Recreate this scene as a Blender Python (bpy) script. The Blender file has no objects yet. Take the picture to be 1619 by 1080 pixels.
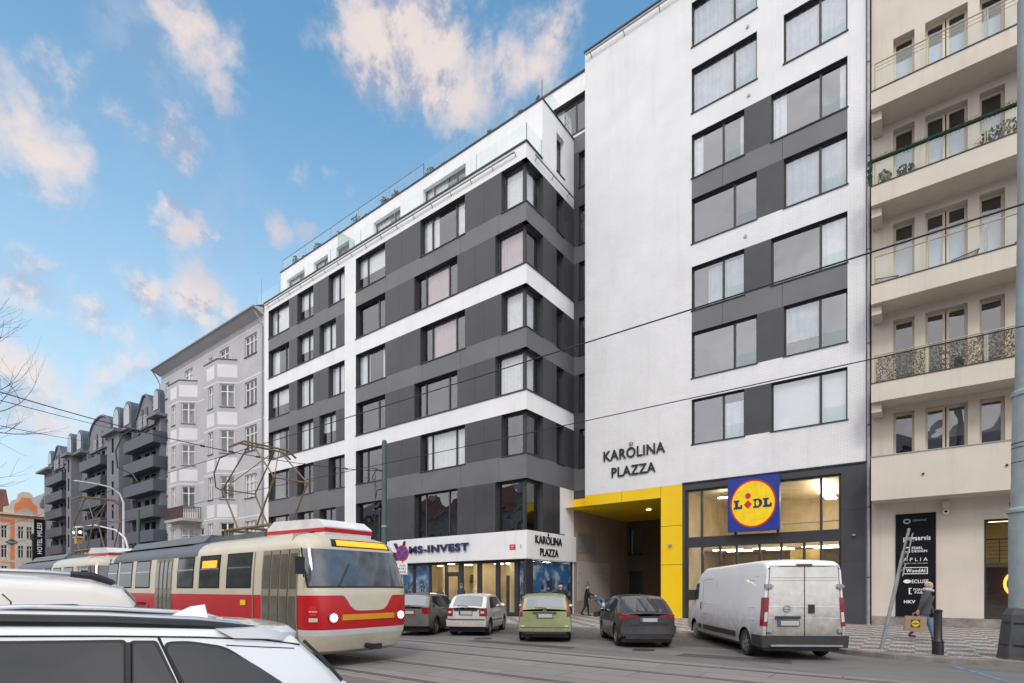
import bpy, bmesh, math, random
from mathutils import Vector, Matrix, Euler
random.seed(7)
R = math.radians
sc = bpy.context.scene
COL = sc.collection
# ---------------------------------------------------------------- camera
cam_d = bpy.data.cameras.new('camera')
cam = bpy.data.objects.new('camera', cam_d); COL.objects.link(cam)
cam_d.sensor_width = 36; cam_d.lens = 844 / 1619 * 36
cam_d.shift_y = (930 - 540) / 1619
cam_d.clip_start = 0.1; cam_d.clip_end = 3000
cam.location = (0, 0, 1.68); cam.rotation_euler = (R(90), 0, R(37.12))
sc.camera = cam
# ---------------------------------------------------------------- world
SUN_EL, SUN_AZ = R(42), R(150)      # azimuth clockwise from +Y
world = bpy.data.worlds.new('World'); sc.world = world; world.use_nodes = True
wn = world.node_tree; wn.nodes.clear()
class NT:
    def __init__(s, nt): s.nt = nt
    def n(s, t, **k):
        o = s.nt.nodes.new(t)
        for a, b in k.items():
            if a == 'ins':
                for i, v in b.items():
                    if isinstance(v, bpy.types.NodeSocket): s.nt.links.new(v, o.inputs[i])
                    else: o.inputs[i].default_value = v
            else: setattr(o, a, b)
        return o
    def math(s, op, a, b=None, clamp=False):
        d = {0: a}
        if b is not None: d[1] = b
        return s.n('ShaderNodeMath', operation=op, use_clamp=clamp, ins=d).outputs[0]
    def mix(s, fac, a, b):
        return s.n('ShaderNodeMix', data_type='RGBA', ins={0: fac, 6: a, 7: b}).outputs[2]
    def ramp(s, fac, lo, hi, interp='SMOOTHSTEP'):
        return s.n('ShaderNodeMapRange', interpolation_type=interp, ins={0: fac, 1: lo, 2: hi, 3: 0.0, 4: 1.0}).outputs[0]
W = NT(wn)
tc = W.n('ShaderNodeTexCoord').outputs['Generated']
sky = W.n('ShaderNodeTexSky', sky_type='NISHITA', sun_disc=False, sun_elevation=SUN_EL, sun_rotation=SUN_AZ, altitude=200, air_density=1.0, dust_density=0.6, ozone_density=2.0)
skyc = W.n('ShaderNodeMix', data_type='RGBA', blend_type='MULTIPLY', ins={0: 1.0, 6: sky.outputs[0], 7: (0.20, 0.285, 0.265, 1)}).outputs[2]
sep = W.n('ShaderNodeSeparateXYZ', ins={0: tc})
# pale haze towards the horizon
hz = W.n('ShaderNodeMapRange', interpolation_type='SMOOTHSTEP', ins={0: sep.outputs[2], 1: 0.0, 2: 0.76, 3: 1.0, 4: 0.0}).outputs[0]
skyc = W.mix(W.math('MULTIPLY', hz, 0.92), skyc, (0.64, 0.765, 0.85, 1))
# clouds: soft-edged banks placed by direction and broken up by noise
CLOUDS = [(-0.820,0.163,0.548,0.176,0.46), (-0.796,0.218,0.565,0.142,0.44), (-0.778,0.266,0.569,0.103,0.46), (-0.797,0.138,0.588,0.140,0.34), (-0.793,0.186,0.580,0.135,0.42), (-0.689,0.275,0.670,0.099,0.45), (-0.673,0.308,0.672,0.074,0.40), (-0.700,0.340,0.628,0.059,0.36), (-0.699,0.331,0.634,0.038,0.30), (-0.708,0.365,0.604,0.040,0.30), (-0.696,0.418,0.584,0.041,0.46), (-0.673,0.448,0.589,0.044,0.46), (-0.812,0.289,0.508,0.053,0.50), (-0.810,0.315,0.495,0.060,0.55), (-0.799,0.348,0.491,0.031,0.40), (-0.550,0.444,0.707,0.153,0.46), (-0.505,0.514,0.694,0.159,0.50), (-0.373,0.589,0.717,0.122,0.46), (-0.577,0.411,0.705,0.059,0.40), (-0.447,0.550,0.705,0.115,0.48), (-0.398,0.597,0.696,0.095,0.46), (-0.742,0.415,0.526,0.078,0.46), (-0.712,0.448,0.541,0.056,0.48), (-0.667,0.481,0.568,0.032,0.42), (-0.909,0.187,0.372,0.104,0.48), (-0.903,0.226,0.365,0.092,0.45), (-0.894,0.266,0.361,0.048,0.36), (-0.865,0.288,0.410,0.089,0.42), (-0.840,0.344,0.419,0.118,0.47), (-0.824,0.382,0.418,0.066,0.44), (-0.910,0.157,0.384,0.065,0.40), (-0.941,0.188,0.281,0.153,0.42), (-0.921,0.267,0.282,0.151,0.44), (-0.903,0.293,0.314,0.091,0.36), (-0.955,0.177,0.238,0.103,0.42), (-0.941,0.257,0.220,0.097,0.30), (-0.565,0.398,0.722,0.058,0.40)]
wz_ = W.n('ShaderNodeTexNoise', ins={'Vector': tc, 'Scale': 9.0, 'Detail': 6.0, 'Roughness': 0.6}).outputs['Color']
warp = W.n('ShaderNodeVectorMath', operation='MULTIPLY_ADD', ins={0: W.n('ShaderNodeVectorMath', operation='SUBTRACT', ins={0: wz_, 1: (0.5, 0.5, 0.5)}).outputs[0], 1: (0.10, 0.10, 0.08), 2: tc}).outputs[0]
acc = None
for (dx, dy, dz, rad, amp) in CLOUDS:
    dist = W.n('ShaderNodeVectorMath', operation='DISTANCE', ins={0: warp, 1: (dx, dy, dz)}).outputs['Value']
    v = W.n('ShaderNodeMapRange', interpolation_type='SMOOTHSTEP', ins={0: dist, 1: 0.0, 2: rad, 3: amp, 4: 0.0}).outputs[0]
    acc = v if acc is None else W.math('MAXIMUM', acc, v)
n1 = W.n('ShaderNodeTexNoise', ins={'Vector': tc, 'Scale': 8.0, 'Detail': 10.0, 'Roughness': 0.62, 'Distortion': 0.15}).outputs[0]
n2 = W.n('ShaderNodeTexNoise', ins={'Vector': tc, 'Scale': 3.0, 'Detail': 6.0, 'Roughness': 0.6}).outputs[0]
dens = W.math('ADD', W.math('MULTIPLY', n1, 1.15), acc)
cl = W.ramp(dens, 0.81, 1.16)
wisp = W.math('MULTIPLY', W.ramp(n2, 0.50, 0.78), 0.35)
cl = W.math('MAXIMUM', cl, wisp)
off = W.n('ShaderNodeVectorMath', operation='ADD', ins={0: tc, 1: (0.035, -0.01, 0.03)}).outputs[0]
n3 = W.n('ShaderNodeTexNoise', ins={'Vector': off, 'Scale': 8.0, 'Detail': 7.0, 'Roughness': 0.6, 'Distortion': 0.15}).outputs[0]
shade = W.ramp(W.math('SUBTRACT', n3, n1), -0.03, 0.10)
n4 = W.n('ShaderNodeTexNoise', ins={'Vector': tc, 'Scale': 2.2, 'Detail': 3.0}).outputs[0]
shade = W.math('MAXIMUM', shade, W.ramp(n4, 0.52, 0.70))
ccol = W.mix(shade, (0.93, 0.79, 0.73, 1), (0.44, 0.45, 0.57, 1))
skyc = W.mix(W.math('MULTIPLY', cl, 0.88), skyc, ccol)
# the far side of the sky (behind the photographer and overhead) is a bright even overcast
dt = W.n('ShaderNodeVectorMath', operation='DOT_PRODUCT', ins={0: tc, 1: (0.10, -0.92, 0.38)}).outputs['Value']
ov = W.ramp(W.math('ADD', dt, W.math('MULTIPLY', W.math('SUBTRACT', n2, 0.5), 0.3)), 0.05, 0.38)
n5 = W.n('ShaderNodeTexNoise', ins={'Vector': tc, 'Scale': 2.6, 'Detail': 5.0, 'Roughness': 0.55}).outputs[0]
skyc = W.mix(ov, skyc, W.mix(W.ramp(n5, 0.32, 0.66), (1.0, 1.0, 1.08, 1), (1.78, 1.71, 1.72, 1)))
bg = W.n('ShaderNodeBackground', ins={0: skyc, 1: 1.0})
wo = W.n('ShaderNodeOutputWorld', ins={0: bg.outputs[0]})
# ---------------------------------------------------------------- sun (veiled by cloud)
sl = bpy.data.lights.new('sun', 'SUN'); sl.energy = 1.3; sl.angle = R(12); sl.color = (1, 0.96, 0.9)
so = bpy.data.objects.new('sun', sl); COL.objects.link(so)
sd = Vector((math.sin(SUN_AZ) * math.cos(SUN_EL), math.cos(SUN_AZ) * math.cos(SUN_EL), math.sin(SUN_EL)))
so.rotation_euler = (-sd).to_track_quat('-Z', 'Y').to_euler(); so.location = (10, -20, 40)
sc.view_settings.view_transform = 'Standard'; sc.view_settings.look = 'None'
sc.view_settings.exposure = 0.0; sc.view_settings.gamma = 1.0
# ---------------------------------------------------------------- materials
def mat(name, col, rough=0.6, var=0.08, scale=3.0, bump=0.0, bscale=40.0, metal=0.0, coat=0.0, streak=0.0, spec=0.5, dirt=None):
    m = bpy.data.materials.new(name); m.use_nodes = True
    nt = m.node_tree; N = NT(nt); b = nt.nodes['Principled BSDF']
    g = N.n('ShaderNodeTexCoord').outputs['Object']
    no = N.n('ShaderNodeTexNoise', ins={'Vector': g, 'Scale': scale, 'Detail': 6.0, 'Roughness': 0.6}).outputs[0]
    c0 = tuple(max(0, x * (1 - var * 1.6)) for x in col) + (1,)
    c1 = tuple(min(1, x * (1 + var * 1.6)) for x in col) + (1,)
    c = N.mix(N.ramp(no, 0.3, 0.7, 'LINEAR'), c0, c1)
    if streak:
        mp = N.n('ShaderNodeMapping', ins={0: g, 3: (2.2, 2.2, 0.12)}).outputs[0]
        s2 = N.n('ShaderNodeTexNoise', ins={'Vector': mp, 'Scale': 1.6, 'Detail': 5.0, 'Roughness': 0.65}).outputs[0]
        c = N.mix(N.math('MULTIPLY', N.ramp(s2, 0.5, 0.78), streak), c, tuple(x * 0.55 for x in col) + (1,))
    if dirt:   # (top height, dirt colour, strength): road dirt stuck to the lower bodywork
        sp = N.n('ShaderNodeSeparateXYZ', ins={0: g}).outputs[2]
        nn = N.n('ShaderNodeTexNoise', ins={'Vector': g, 'Scale': 5.0, 'Detail': 7.0, 'Roughness': 0.7}).outputs[0]
        h_ = N.math('ADD', sp, N.math('MULTIPLY', N.math('SUBTRACT', nn, 0.5), 0.9))
        dd = N.n('ShaderNodeMapRange', interpolation_type='SMOOTHSTEP', ins={0: h_, 1: 0.1, 2: dirt[0], 3: dirt[2], 4: 0.0}).outputs[0]
        c = N.mix(dd, c, dirt[1] + (1,))
    nt.links.new(c, b.inputs['Base Color'])
    r = N.n('ShaderNodeMapRange', ins={0: no, 1: 0.2, 2: 0.8, 3: max(0, rough - 0.07), 4: min(1, rough + 0.07)}).outputs[0]
    nt.links.new(r, b.inputs['Roughness'])
    b.inputs['Metallic'].default_value = metal
    b.inputs['Specular IOR Level'].default_value = spec
    b.inputs['Coat Weight'].default_value = coat; b.inputs['Coat Roughness'].default_value = 0.04
    if bump:
        bn = N.n('ShaderNodeTexNoise', ins={'Vector': g, 'Scale': bscale, 'Detail': 5.0}).outputs[0]
        bp = N.n('ShaderNodeBump', ins={'Strength': bump, 'Distance': 0.02, 'Height': bn}).outputs[0]
        nt.links.new(bp, b.inputs['Normal'])
    return m
def emit(name, col, st):
    m = bpy.data.materials.new(name); m.use_nodes = True
    b = m.node_tree.nodes['Principled BSDF']
    b.inputs['Base Color'].default_value = col + (1,); b.inputs['Emission Color'].default_value = col + (1,)
    b.inputs['Emission Strength'].default_value = st
    return m
def glass(name, ior=1.75, tint=(0.8, 0.86, 0.84), rough=0.0, wav=0.02, ws=0.8):
    m = bpy.data.materials.new(name); m.use_nodes = True
    nt = m.node_tree; nt.nodes.clear(); N = NT(nt)
    g = N.n('ShaderNodeTexCoord').outputs['Object']
    no = N.n('ShaderNodeTexNoise', ins={'Vector': g, 'Scale': ws, 'Detail': 1.0}).outputs[0]
    bp = N.n('ShaderNodeBump', ins={'Strength': wav, 'Distance': 0.3, 'Height': no}).outputs[0]
    f0 = ((ior - 1) / (ior + 1)) ** 2
    fc = N.n('ShaderNodeLayerWeight', ins={'Blend': 0.5, 'Normal': bp}).outputs['Facing']
    fr = N.math('ADD', f0, N.math('MULTIPLY', N.math('POWER', fc, 5.0), 1 - f0), True)
    t = N.n('ShaderNodeBsdfTransparent', ins={0: tint + (1,)}).outputs[0]
    gl = N.n('ShaderNodeBsdfGlossy', ins={'Roughness': rough, 'Normal': bp, 'Color': (0.95, 0.97, 1, 1)}).outputs[0]
    mx = N.n('ShaderNodeMixShader', ins={0: fr, 1: t, 2: gl}).outputs[0]
    N.n('ShaderNodeOutputMaterial', ins={0: mx})
    return m
def brickmat(name, col, mortar, bw, bh, ms=0.01, rough=0.7, strength=0.3, rot=None, vertical=True, var=0.06, streak=0.0, dirty=None):
    m = bpy.data.materials.new(name); m.use_nodes = True
    nt = m.node_tree; N = NT(nt); b = nt.nodes['Principled BSDF']
    g = N.n('ShaderNodeTexCoord').outputs['Object']
    s = N.n('ShaderNodeSeparateXYZ', ins={0: g}).outputs
    if vertical: v = N.n('ShaderNodeCombineXYZ', ins={0: N.math('ADD', s[0], s[1]), 1: s[2], 2: 0.0}).outputs[0]
    else: v = N.n('ShaderNodeMapping', ins={0: g, 2: (0, 0, rot or 0)}).outputs[0]
    dist = N.n('ShaderNodeTexNoise', ins={'Vector': g, 'Scale': 2.0}).outputs['Color']
    c1 = tuple(x * (1 - var) for x in col) + (1,); c2 = tuple(min(1, x * (1 + var)) for x in col) + (1,)
    br = N.n('ShaderNodeTexBrick', ins={'Vector': v, 'Color1': c1, 'Color2': c2, 'Mortar': mortar + (1,), 'Scale': 1.0, 'Mortar Size': ms, 'Mortar Smooth': 0.3, 'Bias': 0.0, 'Brick Width': bw, 'Row Height': bh})
    no = N.n('ShaderNodeTexNoise', ins={'Vector': g, 'Scale': 0.7, 'Detail': 6.0, 'Roughness': 0.65}).outputs[0]
    c = N.n('ShaderNodeMix', data_type='RGBA', blend_type='MULTIPLY', ins={0: 1.0, 6: br.outputs[0], 7: N.mix(N.ramp(no, 0.3, 0.7, 'LINEAR'), (0.9, 0.9, 0.9, 1), (1, 1, 1, 1))}).outputs[2]
    if streak:
        mp = N.n('ShaderNodeMapping', ins={0: g, 3: (1.6, 1.6, 0.10)}).outputs[0]
        s2 = N.n('ShaderNodeTexNoise', ins={'Vector': mp, 'Scale': 1.4, 'Detail': 5.0, 'Roughness': 0.65}).outputs[0]
        c = N.mix(N.math('MULTIPLY', N.ramp(s2, 0.5, 0.8), streak), c, tuple(x * 0.6 for x in col) + (1,))
    nt.links.new(c, b.inputs['Base Color']); b.inputs['Roughness'].default_value = rough
    hgt = N.math('ADD', N.math('SUBTRACT', 1.0, br.outputs[1]), N.math('MULTIPLY', N.n('ShaderNodeTexNoise', ins={'Vector': g, 'Scale': 30.0}).outputs[0], 0.5))
    bp = N.n('ShaderNodeBump', ins={'Strength': strength, 'Distance': 0.01, 'Height': hgt}).outputs[0]
    nt.links.new(bp, b.inputs['Normal'])
    return m
M = {}
def defm(k, *a, **kw): M[k] = mat(k, *a, **kw)
defm('render_white', (0.80, 0.81, 0.82), 0.85, 0.035, 0.6, 0.15, 60, streak=0.22)
M['brick_white'] = brickmat('brick_white', (0.80, 0.81, 0.82), (0.64, 0.65, 0.67), 0.24, 0.075, 0.008, 0.75, 0.45, streak=0.24, var=0.02)
defm('panel_dark', (0.050, 0.052, 0.061), 0.45, 0.16, 0.4)
defm('panel_grey', (0.135, 0.139, 0.149), 0.50, 0.10, 0.4)
defm('joint', (0.02, 0.02, 0.022), 0.8)
defm('reveal', (0.045, 0.046, 0.052), 0.6)
defm('frame_dark', (0.035, 0.037, 0.042), 0.45)
defm('frame_white', (0.72, 0.72, 0.70), 0.4, 0.03)
defm('frame_cream', (0.66, 0.58, 0.46), 0.5, 0.03)
defm('sill_metal', (0.05, 0.052, 0.06), 0.35, metal=0.6)
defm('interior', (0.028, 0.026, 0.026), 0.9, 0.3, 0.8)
defm('curtain', (0.66, 0.66, 0.67), 0.9, 0.06, 4)
defm('curtain_sheer', (0.40, 0.43, 0.47), 0.9, 0.10, 3)
defm('curtain_pink', (0.46, 0.36, 0.37), 0.9, 0.08, 2)
defm('blind_white', (0.66, 0.68, 0.67), 0.7, 0.02)
defm('yellow_panel', (0.86, 0.56, 0.003), 0.42, 0.03, 0.6)
defm('concrete', (0.42, 0.41, 0.39), 0.85, 0.1, 2, 0.3, 30)
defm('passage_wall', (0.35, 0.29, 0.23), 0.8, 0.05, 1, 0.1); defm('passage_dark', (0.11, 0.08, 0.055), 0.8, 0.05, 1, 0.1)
defm('beige', (0.60, 0.545, 0.47), 0.85, 0.04, 0.8, 0.2, 50, streak=0.28)
defm('plinth', (0.24, 0.215, 0.20), 0.6, 0.25, 3, 0.4, 8)
defm('old_grey', (0.47, 0.47, 0.49), 0.85, 0.05, 0.5, 0.2, 40, streak=0.25)
defm('old_grey_dark', (0.44, 0.44, 0.455), 0.85, 0.05, 0.5, 0.2, 40)
defm('old_white', (0.68, 0.68, 0.70), 0.8, 0.04, 0.5)
defm('roof_grey', (0.20, 0.21, 0.23), 0.5, 0.15, 2)
defm('slate', (0.085, 0.10, 0.13), 0.5, 0.15, 2)
defm('dk_wall', (0.18, 0.185, 0.215), 0.85, 0.06, 0.5)
defm('dk_balc', (0.070, 0.082, 0.108), 0.6, 0.06, 0.5)
defm('orange_wall', (0.76, 0.27, 0.10), 0.85, 0.08, 1)
defm('cream_trim', (0.66, 0.58, 0.50), 0.8, 0.08, 2)
defm('red_tile', (0.25, 0.10, 0.08), 0.8, 0.15, 2)
M['glass'] = glass('glass', 2.3, (0.90, 0.93, 0.94), wav=0.06)
M['glass_sky'] = glass('glass_sky', 3.3, (0.88, 0.92, 0.94), wav=0.06)
M['glass_old'] = glass('glass_old', 1.9, (0.85, 0.88, 0.88))
M['glass_flat'] = glass('glass_flat', 1.55, (0.9, 0.9, 0.88))
M['glass_rail'] = glass('glass_rail', 1.45, (0.86, 0.93, 0.92), 0, 0)
M['glass_green'] = glass('glass_green', 1.6, (0.62, 0.72, 0.66))
def cover(name, base, fac=0.5):      # car glass: dark privacy glass that mirrors the sky
    return mat(name, base, 0.03, 0.05, 1, spec=1.0, coat=1.0)
M['car_glass'] = cover('car_glass', (0.035, 0.038, 0.045))
M['car_glass_pale'] = cover('car_glass_pale', (0.20, 0.23, 0.25))
defm('rubber', (0.018, 0.018, 0.019), 0.8, 0.2, 8)
defm('plastic_black', (0.03, 0.03, 0.032), 0.55, 0.15, 4)
defm('chrome', (0.55, 0.55, 0.56), 0.2, metal=1.0)
defm('rim', (0.36, 0.36, 0.37), 0.4, 0.1, 6, metal=0.7)
defm('plate', (0.45, 0.45, 0.45), 0.5, 0.03)
defm('plate_blue', (0.02, 0.06, 0.35), 0.5)
defm('lamp_red', (0.26, 0.010, 0.012), 0.12, 0.08, 6, coat=1)
defm('lamp_clear', (0.62, 0.60, 0.60), 0.12, coat=1)
defm('steel', (0.33, 0.34, 0.35), 0.45, 0.1, 3, metal=0.8)
defm('galv', (0.33, 0.35, 0.36), 0.55, 0.12, 3, metal=0.4)
defm('black_metal', (0.018, 0.018, 0.02), 0.4, 0.2, 6)
defm('pole_green', (0.052, 0.085, 0.080), 0.6, 0.1, 2)
defm('pole_blue', (0.27, 0.325, 0.335), 0.6, 0.10, 2, 0.2, 20, streak=0.3)
defm('pole_base', (0.070, 0.074, 0.078), 0.6, 0.15, 3, 0.2, 20)
defm('wire', (0.02, 0.02, 0.022), 0.6)
defm('leaf', (0.055, 0.075, 0.035), 0.8, 0.3, 8)
defm('garland', (0.020, 0.060, 0.035), 0.8, 0.3, 12)
defm('bark', (0.075, 0.06, 0.05), 0.9, 0.2, 10, 0.4, 30)
defm('text_black', (0.012, 0.012, 0.014), 0.5)
defm('text_white', (0.75, 0.75, 0.75), 0.6)
defm('text_navy', (0.012, 0.022, 0.105), 0.4)
defm('sign_blue', (0.012, 0.035, 0.26), 0.4)
defm('sign_red', (0.55, 0.02, 0.03), 0.4)
defm('sign_yellow', (0.90, 0.62, 0.01), 0.4)
defm('board_black', (0.007, 0.008, 0.011), 0.7, spec=0.15)
M['lamp_on'] = emit('lamp_on', (1.0, 0.90, 0.72), 13.0)
M['lamp_shop'] = emit('lamp_shop', (1.0, 0.86, 0.58), 34.0)
M['lamp_soft'] = emit('lamp_soft', (1.0, 0.85, 0.6), 3.0)
defm('room_cream', (0.68, 0.60, 0.45), 0.8, 0.12, 0.8)
defm('room_yellow', (0.62, 0.46, 0.16), 0.8, 0.15, 1.5)
# ---------------------------------------------------------------- mesh helpers
class MB:
    def __init__(s): s.v = []; s.f = []; s.m = []; s.cur = 0
    def face(s, pts):
        i = len(s.v); s.v += [tuple(p) for p in pts]; s.f.append(tuple(range(i, i + len(pts)))); s.m.append(s.cur)
    def box(s, x0, x1, y0, y1, z0, z1, T=None):
        i = len(s.v)
        P = [(x, y, z) for z in (z0, z1) for x, y in ((x0, y0), (x1, y0), (x1, y1), (x0, y1))]
        s.v += [tuple(T(p)) for p in P] if T else P
        for q in ((0, 3, 2, 1), (4, 5, 6, 7), (0, 1, 5, 4), (1, 2, 6, 5), (2, 3, 7, 6), (3, 0, 4, 7)):
            s.f.append(tuple(i + k for k in q)); s.m.append(s.cur)
    def tube(s, a, b, r0, r1=None, n=8, cap=True):
        a = Vector(a); b = Vector(b); r1 = r0 if r1 is None else r1
        d = (b - a).normalized(); u = d.orthogonal().normalized(); w = d.cross(u)
        i = len(s.v)
        for p, r in ((a, r0), (b, r1)):
            for k in range(n):
                t = 2 * math.pi * k / n; s.v.append(tuple(p + (u * math.cos(t) + w * math.sin(t)) * r))
        for k in range(n):
            j = (k + 1) % n; s.f.append((i + k, i + j, i + n + j, i + n + k)); s.m.append(s.cur)
        if cap:
            s.f.append(tuple(i + k for k in range(n))[::-1]); s.m.append(s.cur)
            s.f.append(tuple(i + n + k for k in range(n))); s.m.append(s.cur)
    def path(s, pts, r, n=6):
        pts = [Vector(p) for p in pts]; rs = r if isinstance(r, (list, tuple)) else [r] * len(pts)
        i0 = len(s.v); u = None
        for k, p in enumerate(pts):
            d = (pts[min(k + 1, len(pts) - 1)] - pts[max(k - 1, 0)]).normalized()
            if u is None: u = d.orthogonal().normalized()
            else: u = (u - d * u.dot(d)).normalized()
            w = d.cross(u)
            for q in range(n):
                t = 2 * math.pi * q / n; s.v.append(tuple(p + (u * math.cos(t) + w * math.sin(t)) * rs[k]))
        for k in range(len(pts) - 1):
            for q in range(n):
                j = (q + 1) % n; a = i0 + k * n; s.f.append((a + q, a + j, a + n + j, a + n + q)); s.m.append(s.cur)
        s.f.append(tuple(i0 + q for q in range(n))[::-1]); s.m.append(s.cur)
        e = i0 + (len(pts) - 1) * n; s.f.append(tuple(e + q for q in range(n))); s.m.append(s.cur)
    def lathe(s, prof, n=20, T=None, ax='z'):
        i0 = len(s.v)
        for (r, z) in prof:
            for k in range(n):
                t = 2 * math.pi * k / n
                p = (r * math.cos(t), r * math.sin(t), z) if ax == 'z' else (r * math.cos(t), z, r * math.sin(t))
                s.v.append(tuple(T(p)) if T else p)
        for a in range(len(prof) - 1):
            for k in range(n):
                j = (k + 1) % n; q = i0 + a * n; s.f.append((q + k, q + j, q + n + j, q + n + k)); s.m.append(s.cur)
        s.f.append(tuple(i0 + k for k in range(n))[::-1]); s.m.append(s.cur)
        e = i0 + (len(prof) - 1) * n; s.f.append(tuple(e + k for k in range(n))); s.m.append(s.cur)
    def grid(s, rows, closed=False):
        i0 = len(s.v); n = len(rows[0])
        for r in rows: s.v += [tuple(p) for p in r]
        for a in range(len(rows) - 1):
            for k in range(n if closed else n - 1):
                j = (k + 1) % n; q = i0 + a * n; s.f.append((q + k, q + j, q + n + j, q + n + k)); s.m.append(s.cur)
    def prism(s, poly, z0, z1, T=None):
        T = T or (lambda p: p); i = len(s.v); n = len(poly)
        s.v += [tuple(T((x, y, z0))) for x, y in poly] + [tuple(T((x, y, z1))) for x, y in poly]
        s.f.append(tuple(i + k for k in range(n))[::-1]); s.m.append(s.cur)
        s.f.append(tuple(i + n + k for k in range(n))); s.m.append(s.cur)
        for k in range(n):
            j = (k + 1) % n; s.f.append((i + k, i + j, i + n + j, i + n + k)); s.m.append(s.cur)
    def build(s, name, mats, parent=None, smooth=False, ang=35, world=False, loc=None, recalc=True):
        me = bpy.data.meshes.new(name)
        vs = s.v
        if loc is not None and parent is None: vs = [(a - loc[0], b - loc[1], c_ - loc[2]) for a, b, c_ in vs]
        if world and parent is not None:
            Mi = wmat(parent).inverted(); vs = [tuple(Mi @ Vector(p)) for p in vs]
        me.from_pydata(vs, [], s.f)
        if not isinstance(mats, (list, tuple)): mats = [mats]
        for m_ in mats: me.materials.append(M[m_] if isinstance(m_, str) else m_)
        for p, k in zip(me.polygons, s.m): p.material_index = min(k, len(mats) - 1)
        if recalc:
            bm = bmesh.new(); bm.from_mesh(me)
            if smooth: bmesh.ops.remove_doubles(bm, verts=bm.verts, dist=0.0004)
            bmesh.ops.recalc_face_normals(bm, faces=bm.faces); bm.to_mesh(me); bm.free()
        if smooth:
            for p in me.polygons: p.use_smooth = True
            me.set_sharp_from_angle(angle=R(ang))
        o = bpy.data.objects.new(name, me); COL.objects.link(o)
        if parent is not None: o.parent = parent
        elif loc is not None: o.location = loc
        return o
def wmat(o):
    m = o.matrix_basis.copy()
    while o.parent is not None: o = o.parent; m = o.matrix_basis @ m
    return m
def tag(o, label=None, cat=None, group=None, kind=None):
    if label: o['label'] = label
    if cat: o['category'] = cat
    if group: o['group'] = group
    if kind: o['kind'] = kind
    return o
def empty(name, loc, rz=0, label=None, cat=None, group=None, kind=None):
    o = bpy.data.objects.new(name, None); COL.objects.link(o); o.location = loc; o.rotation_euler = (0, 0, rz); o.empty_display_size = 0.3
    return tag(o, label, cat, group, kind)
class Fr:   # a wall's own frame: u along the wall, z up, w outwards
    def __init__(s, o, u, n): s.o = Vector(o + (0,)); s.u = Vector(u + (0,)); s.n = Vector(n + (0,))
    def p(s, u, z, w=0.0): q = s.o + s.u * u + s.n * w; return (q.x, q.y, z)
    def T(s, q): return s.p(q[0], q[2], q[1])      # (u, w, z) boxes
def fbox(mb, F, u0, u1, w0, w1, z0, z1): mb.box(u0, u1, w0, w1, z0, z1, F.T)
def facade(mb, F, U0, U1, Z0, Z1, ops, regs, depth=0.3, base=0, rev=None):
    """wall sheet with real openings; regs = (u0,u1,z0,z1,material index), later ones win; ops = (u0,u1,z0,z1[,depth])"""
    us = {U0, U1}; zs = {Z0, Z1}
    for q in list(ops) + list(regs):
        us |= {min(max(q[0], U0), U1), min(max(q[1], U0), U1)}; zs |= {min(max(q[2], Z0), Z1), min(max(q[3], Z0), Z1)}
    us = sorted(us); zs = sorted(zs)
    for a, b in zip(us, us[1:]):
        if b - a < 1e-4: continue
        for c_, d in zip(zs, zs[1:]):
            if d - c_ < 1e-4: continue
            um, zm = (a + b) / 2, (c_ + d) / 2
            if any(o[0] < um < o[1] and o[2] < zm < o[3] for o in ops): continue
            mb.cur = base
            for r in regs:
                if r[0] < um < r[1] and r[2] < zm < r[3]: mb.cur = r[4]
            mb.face([F.p(a, c_), F.p(b, c_), F.p(b, d), F.p(a, d)])
    for o in ops:
        dp = o[4] if len(o) > 4 else depth
        mb.cur = rev if rev is not None else base
        a, b, c_, d = o[:4]
        if a > U0 + 1e-3: mb.face([F.p(a, c_), F.p(a, d), F.p(a, d, -dp), F.p(a, c_, -dp)])
        if b < U1 - 1e-3: mb.face([F.p(b, c_), F.p(b, d), F.p(b, d, -dp), F.p(b, c_, -dp)])
        mb.face([F.p(a, d), F.p(b, d), F.p(b, d, -dp), F.p(a, d, -dp)])
        mb.face([F.p(a, c_), F.p(b, c_), F.p(b, c_, -dp), F.p(a, c_, -dp)])
    mb.cur = base
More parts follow.
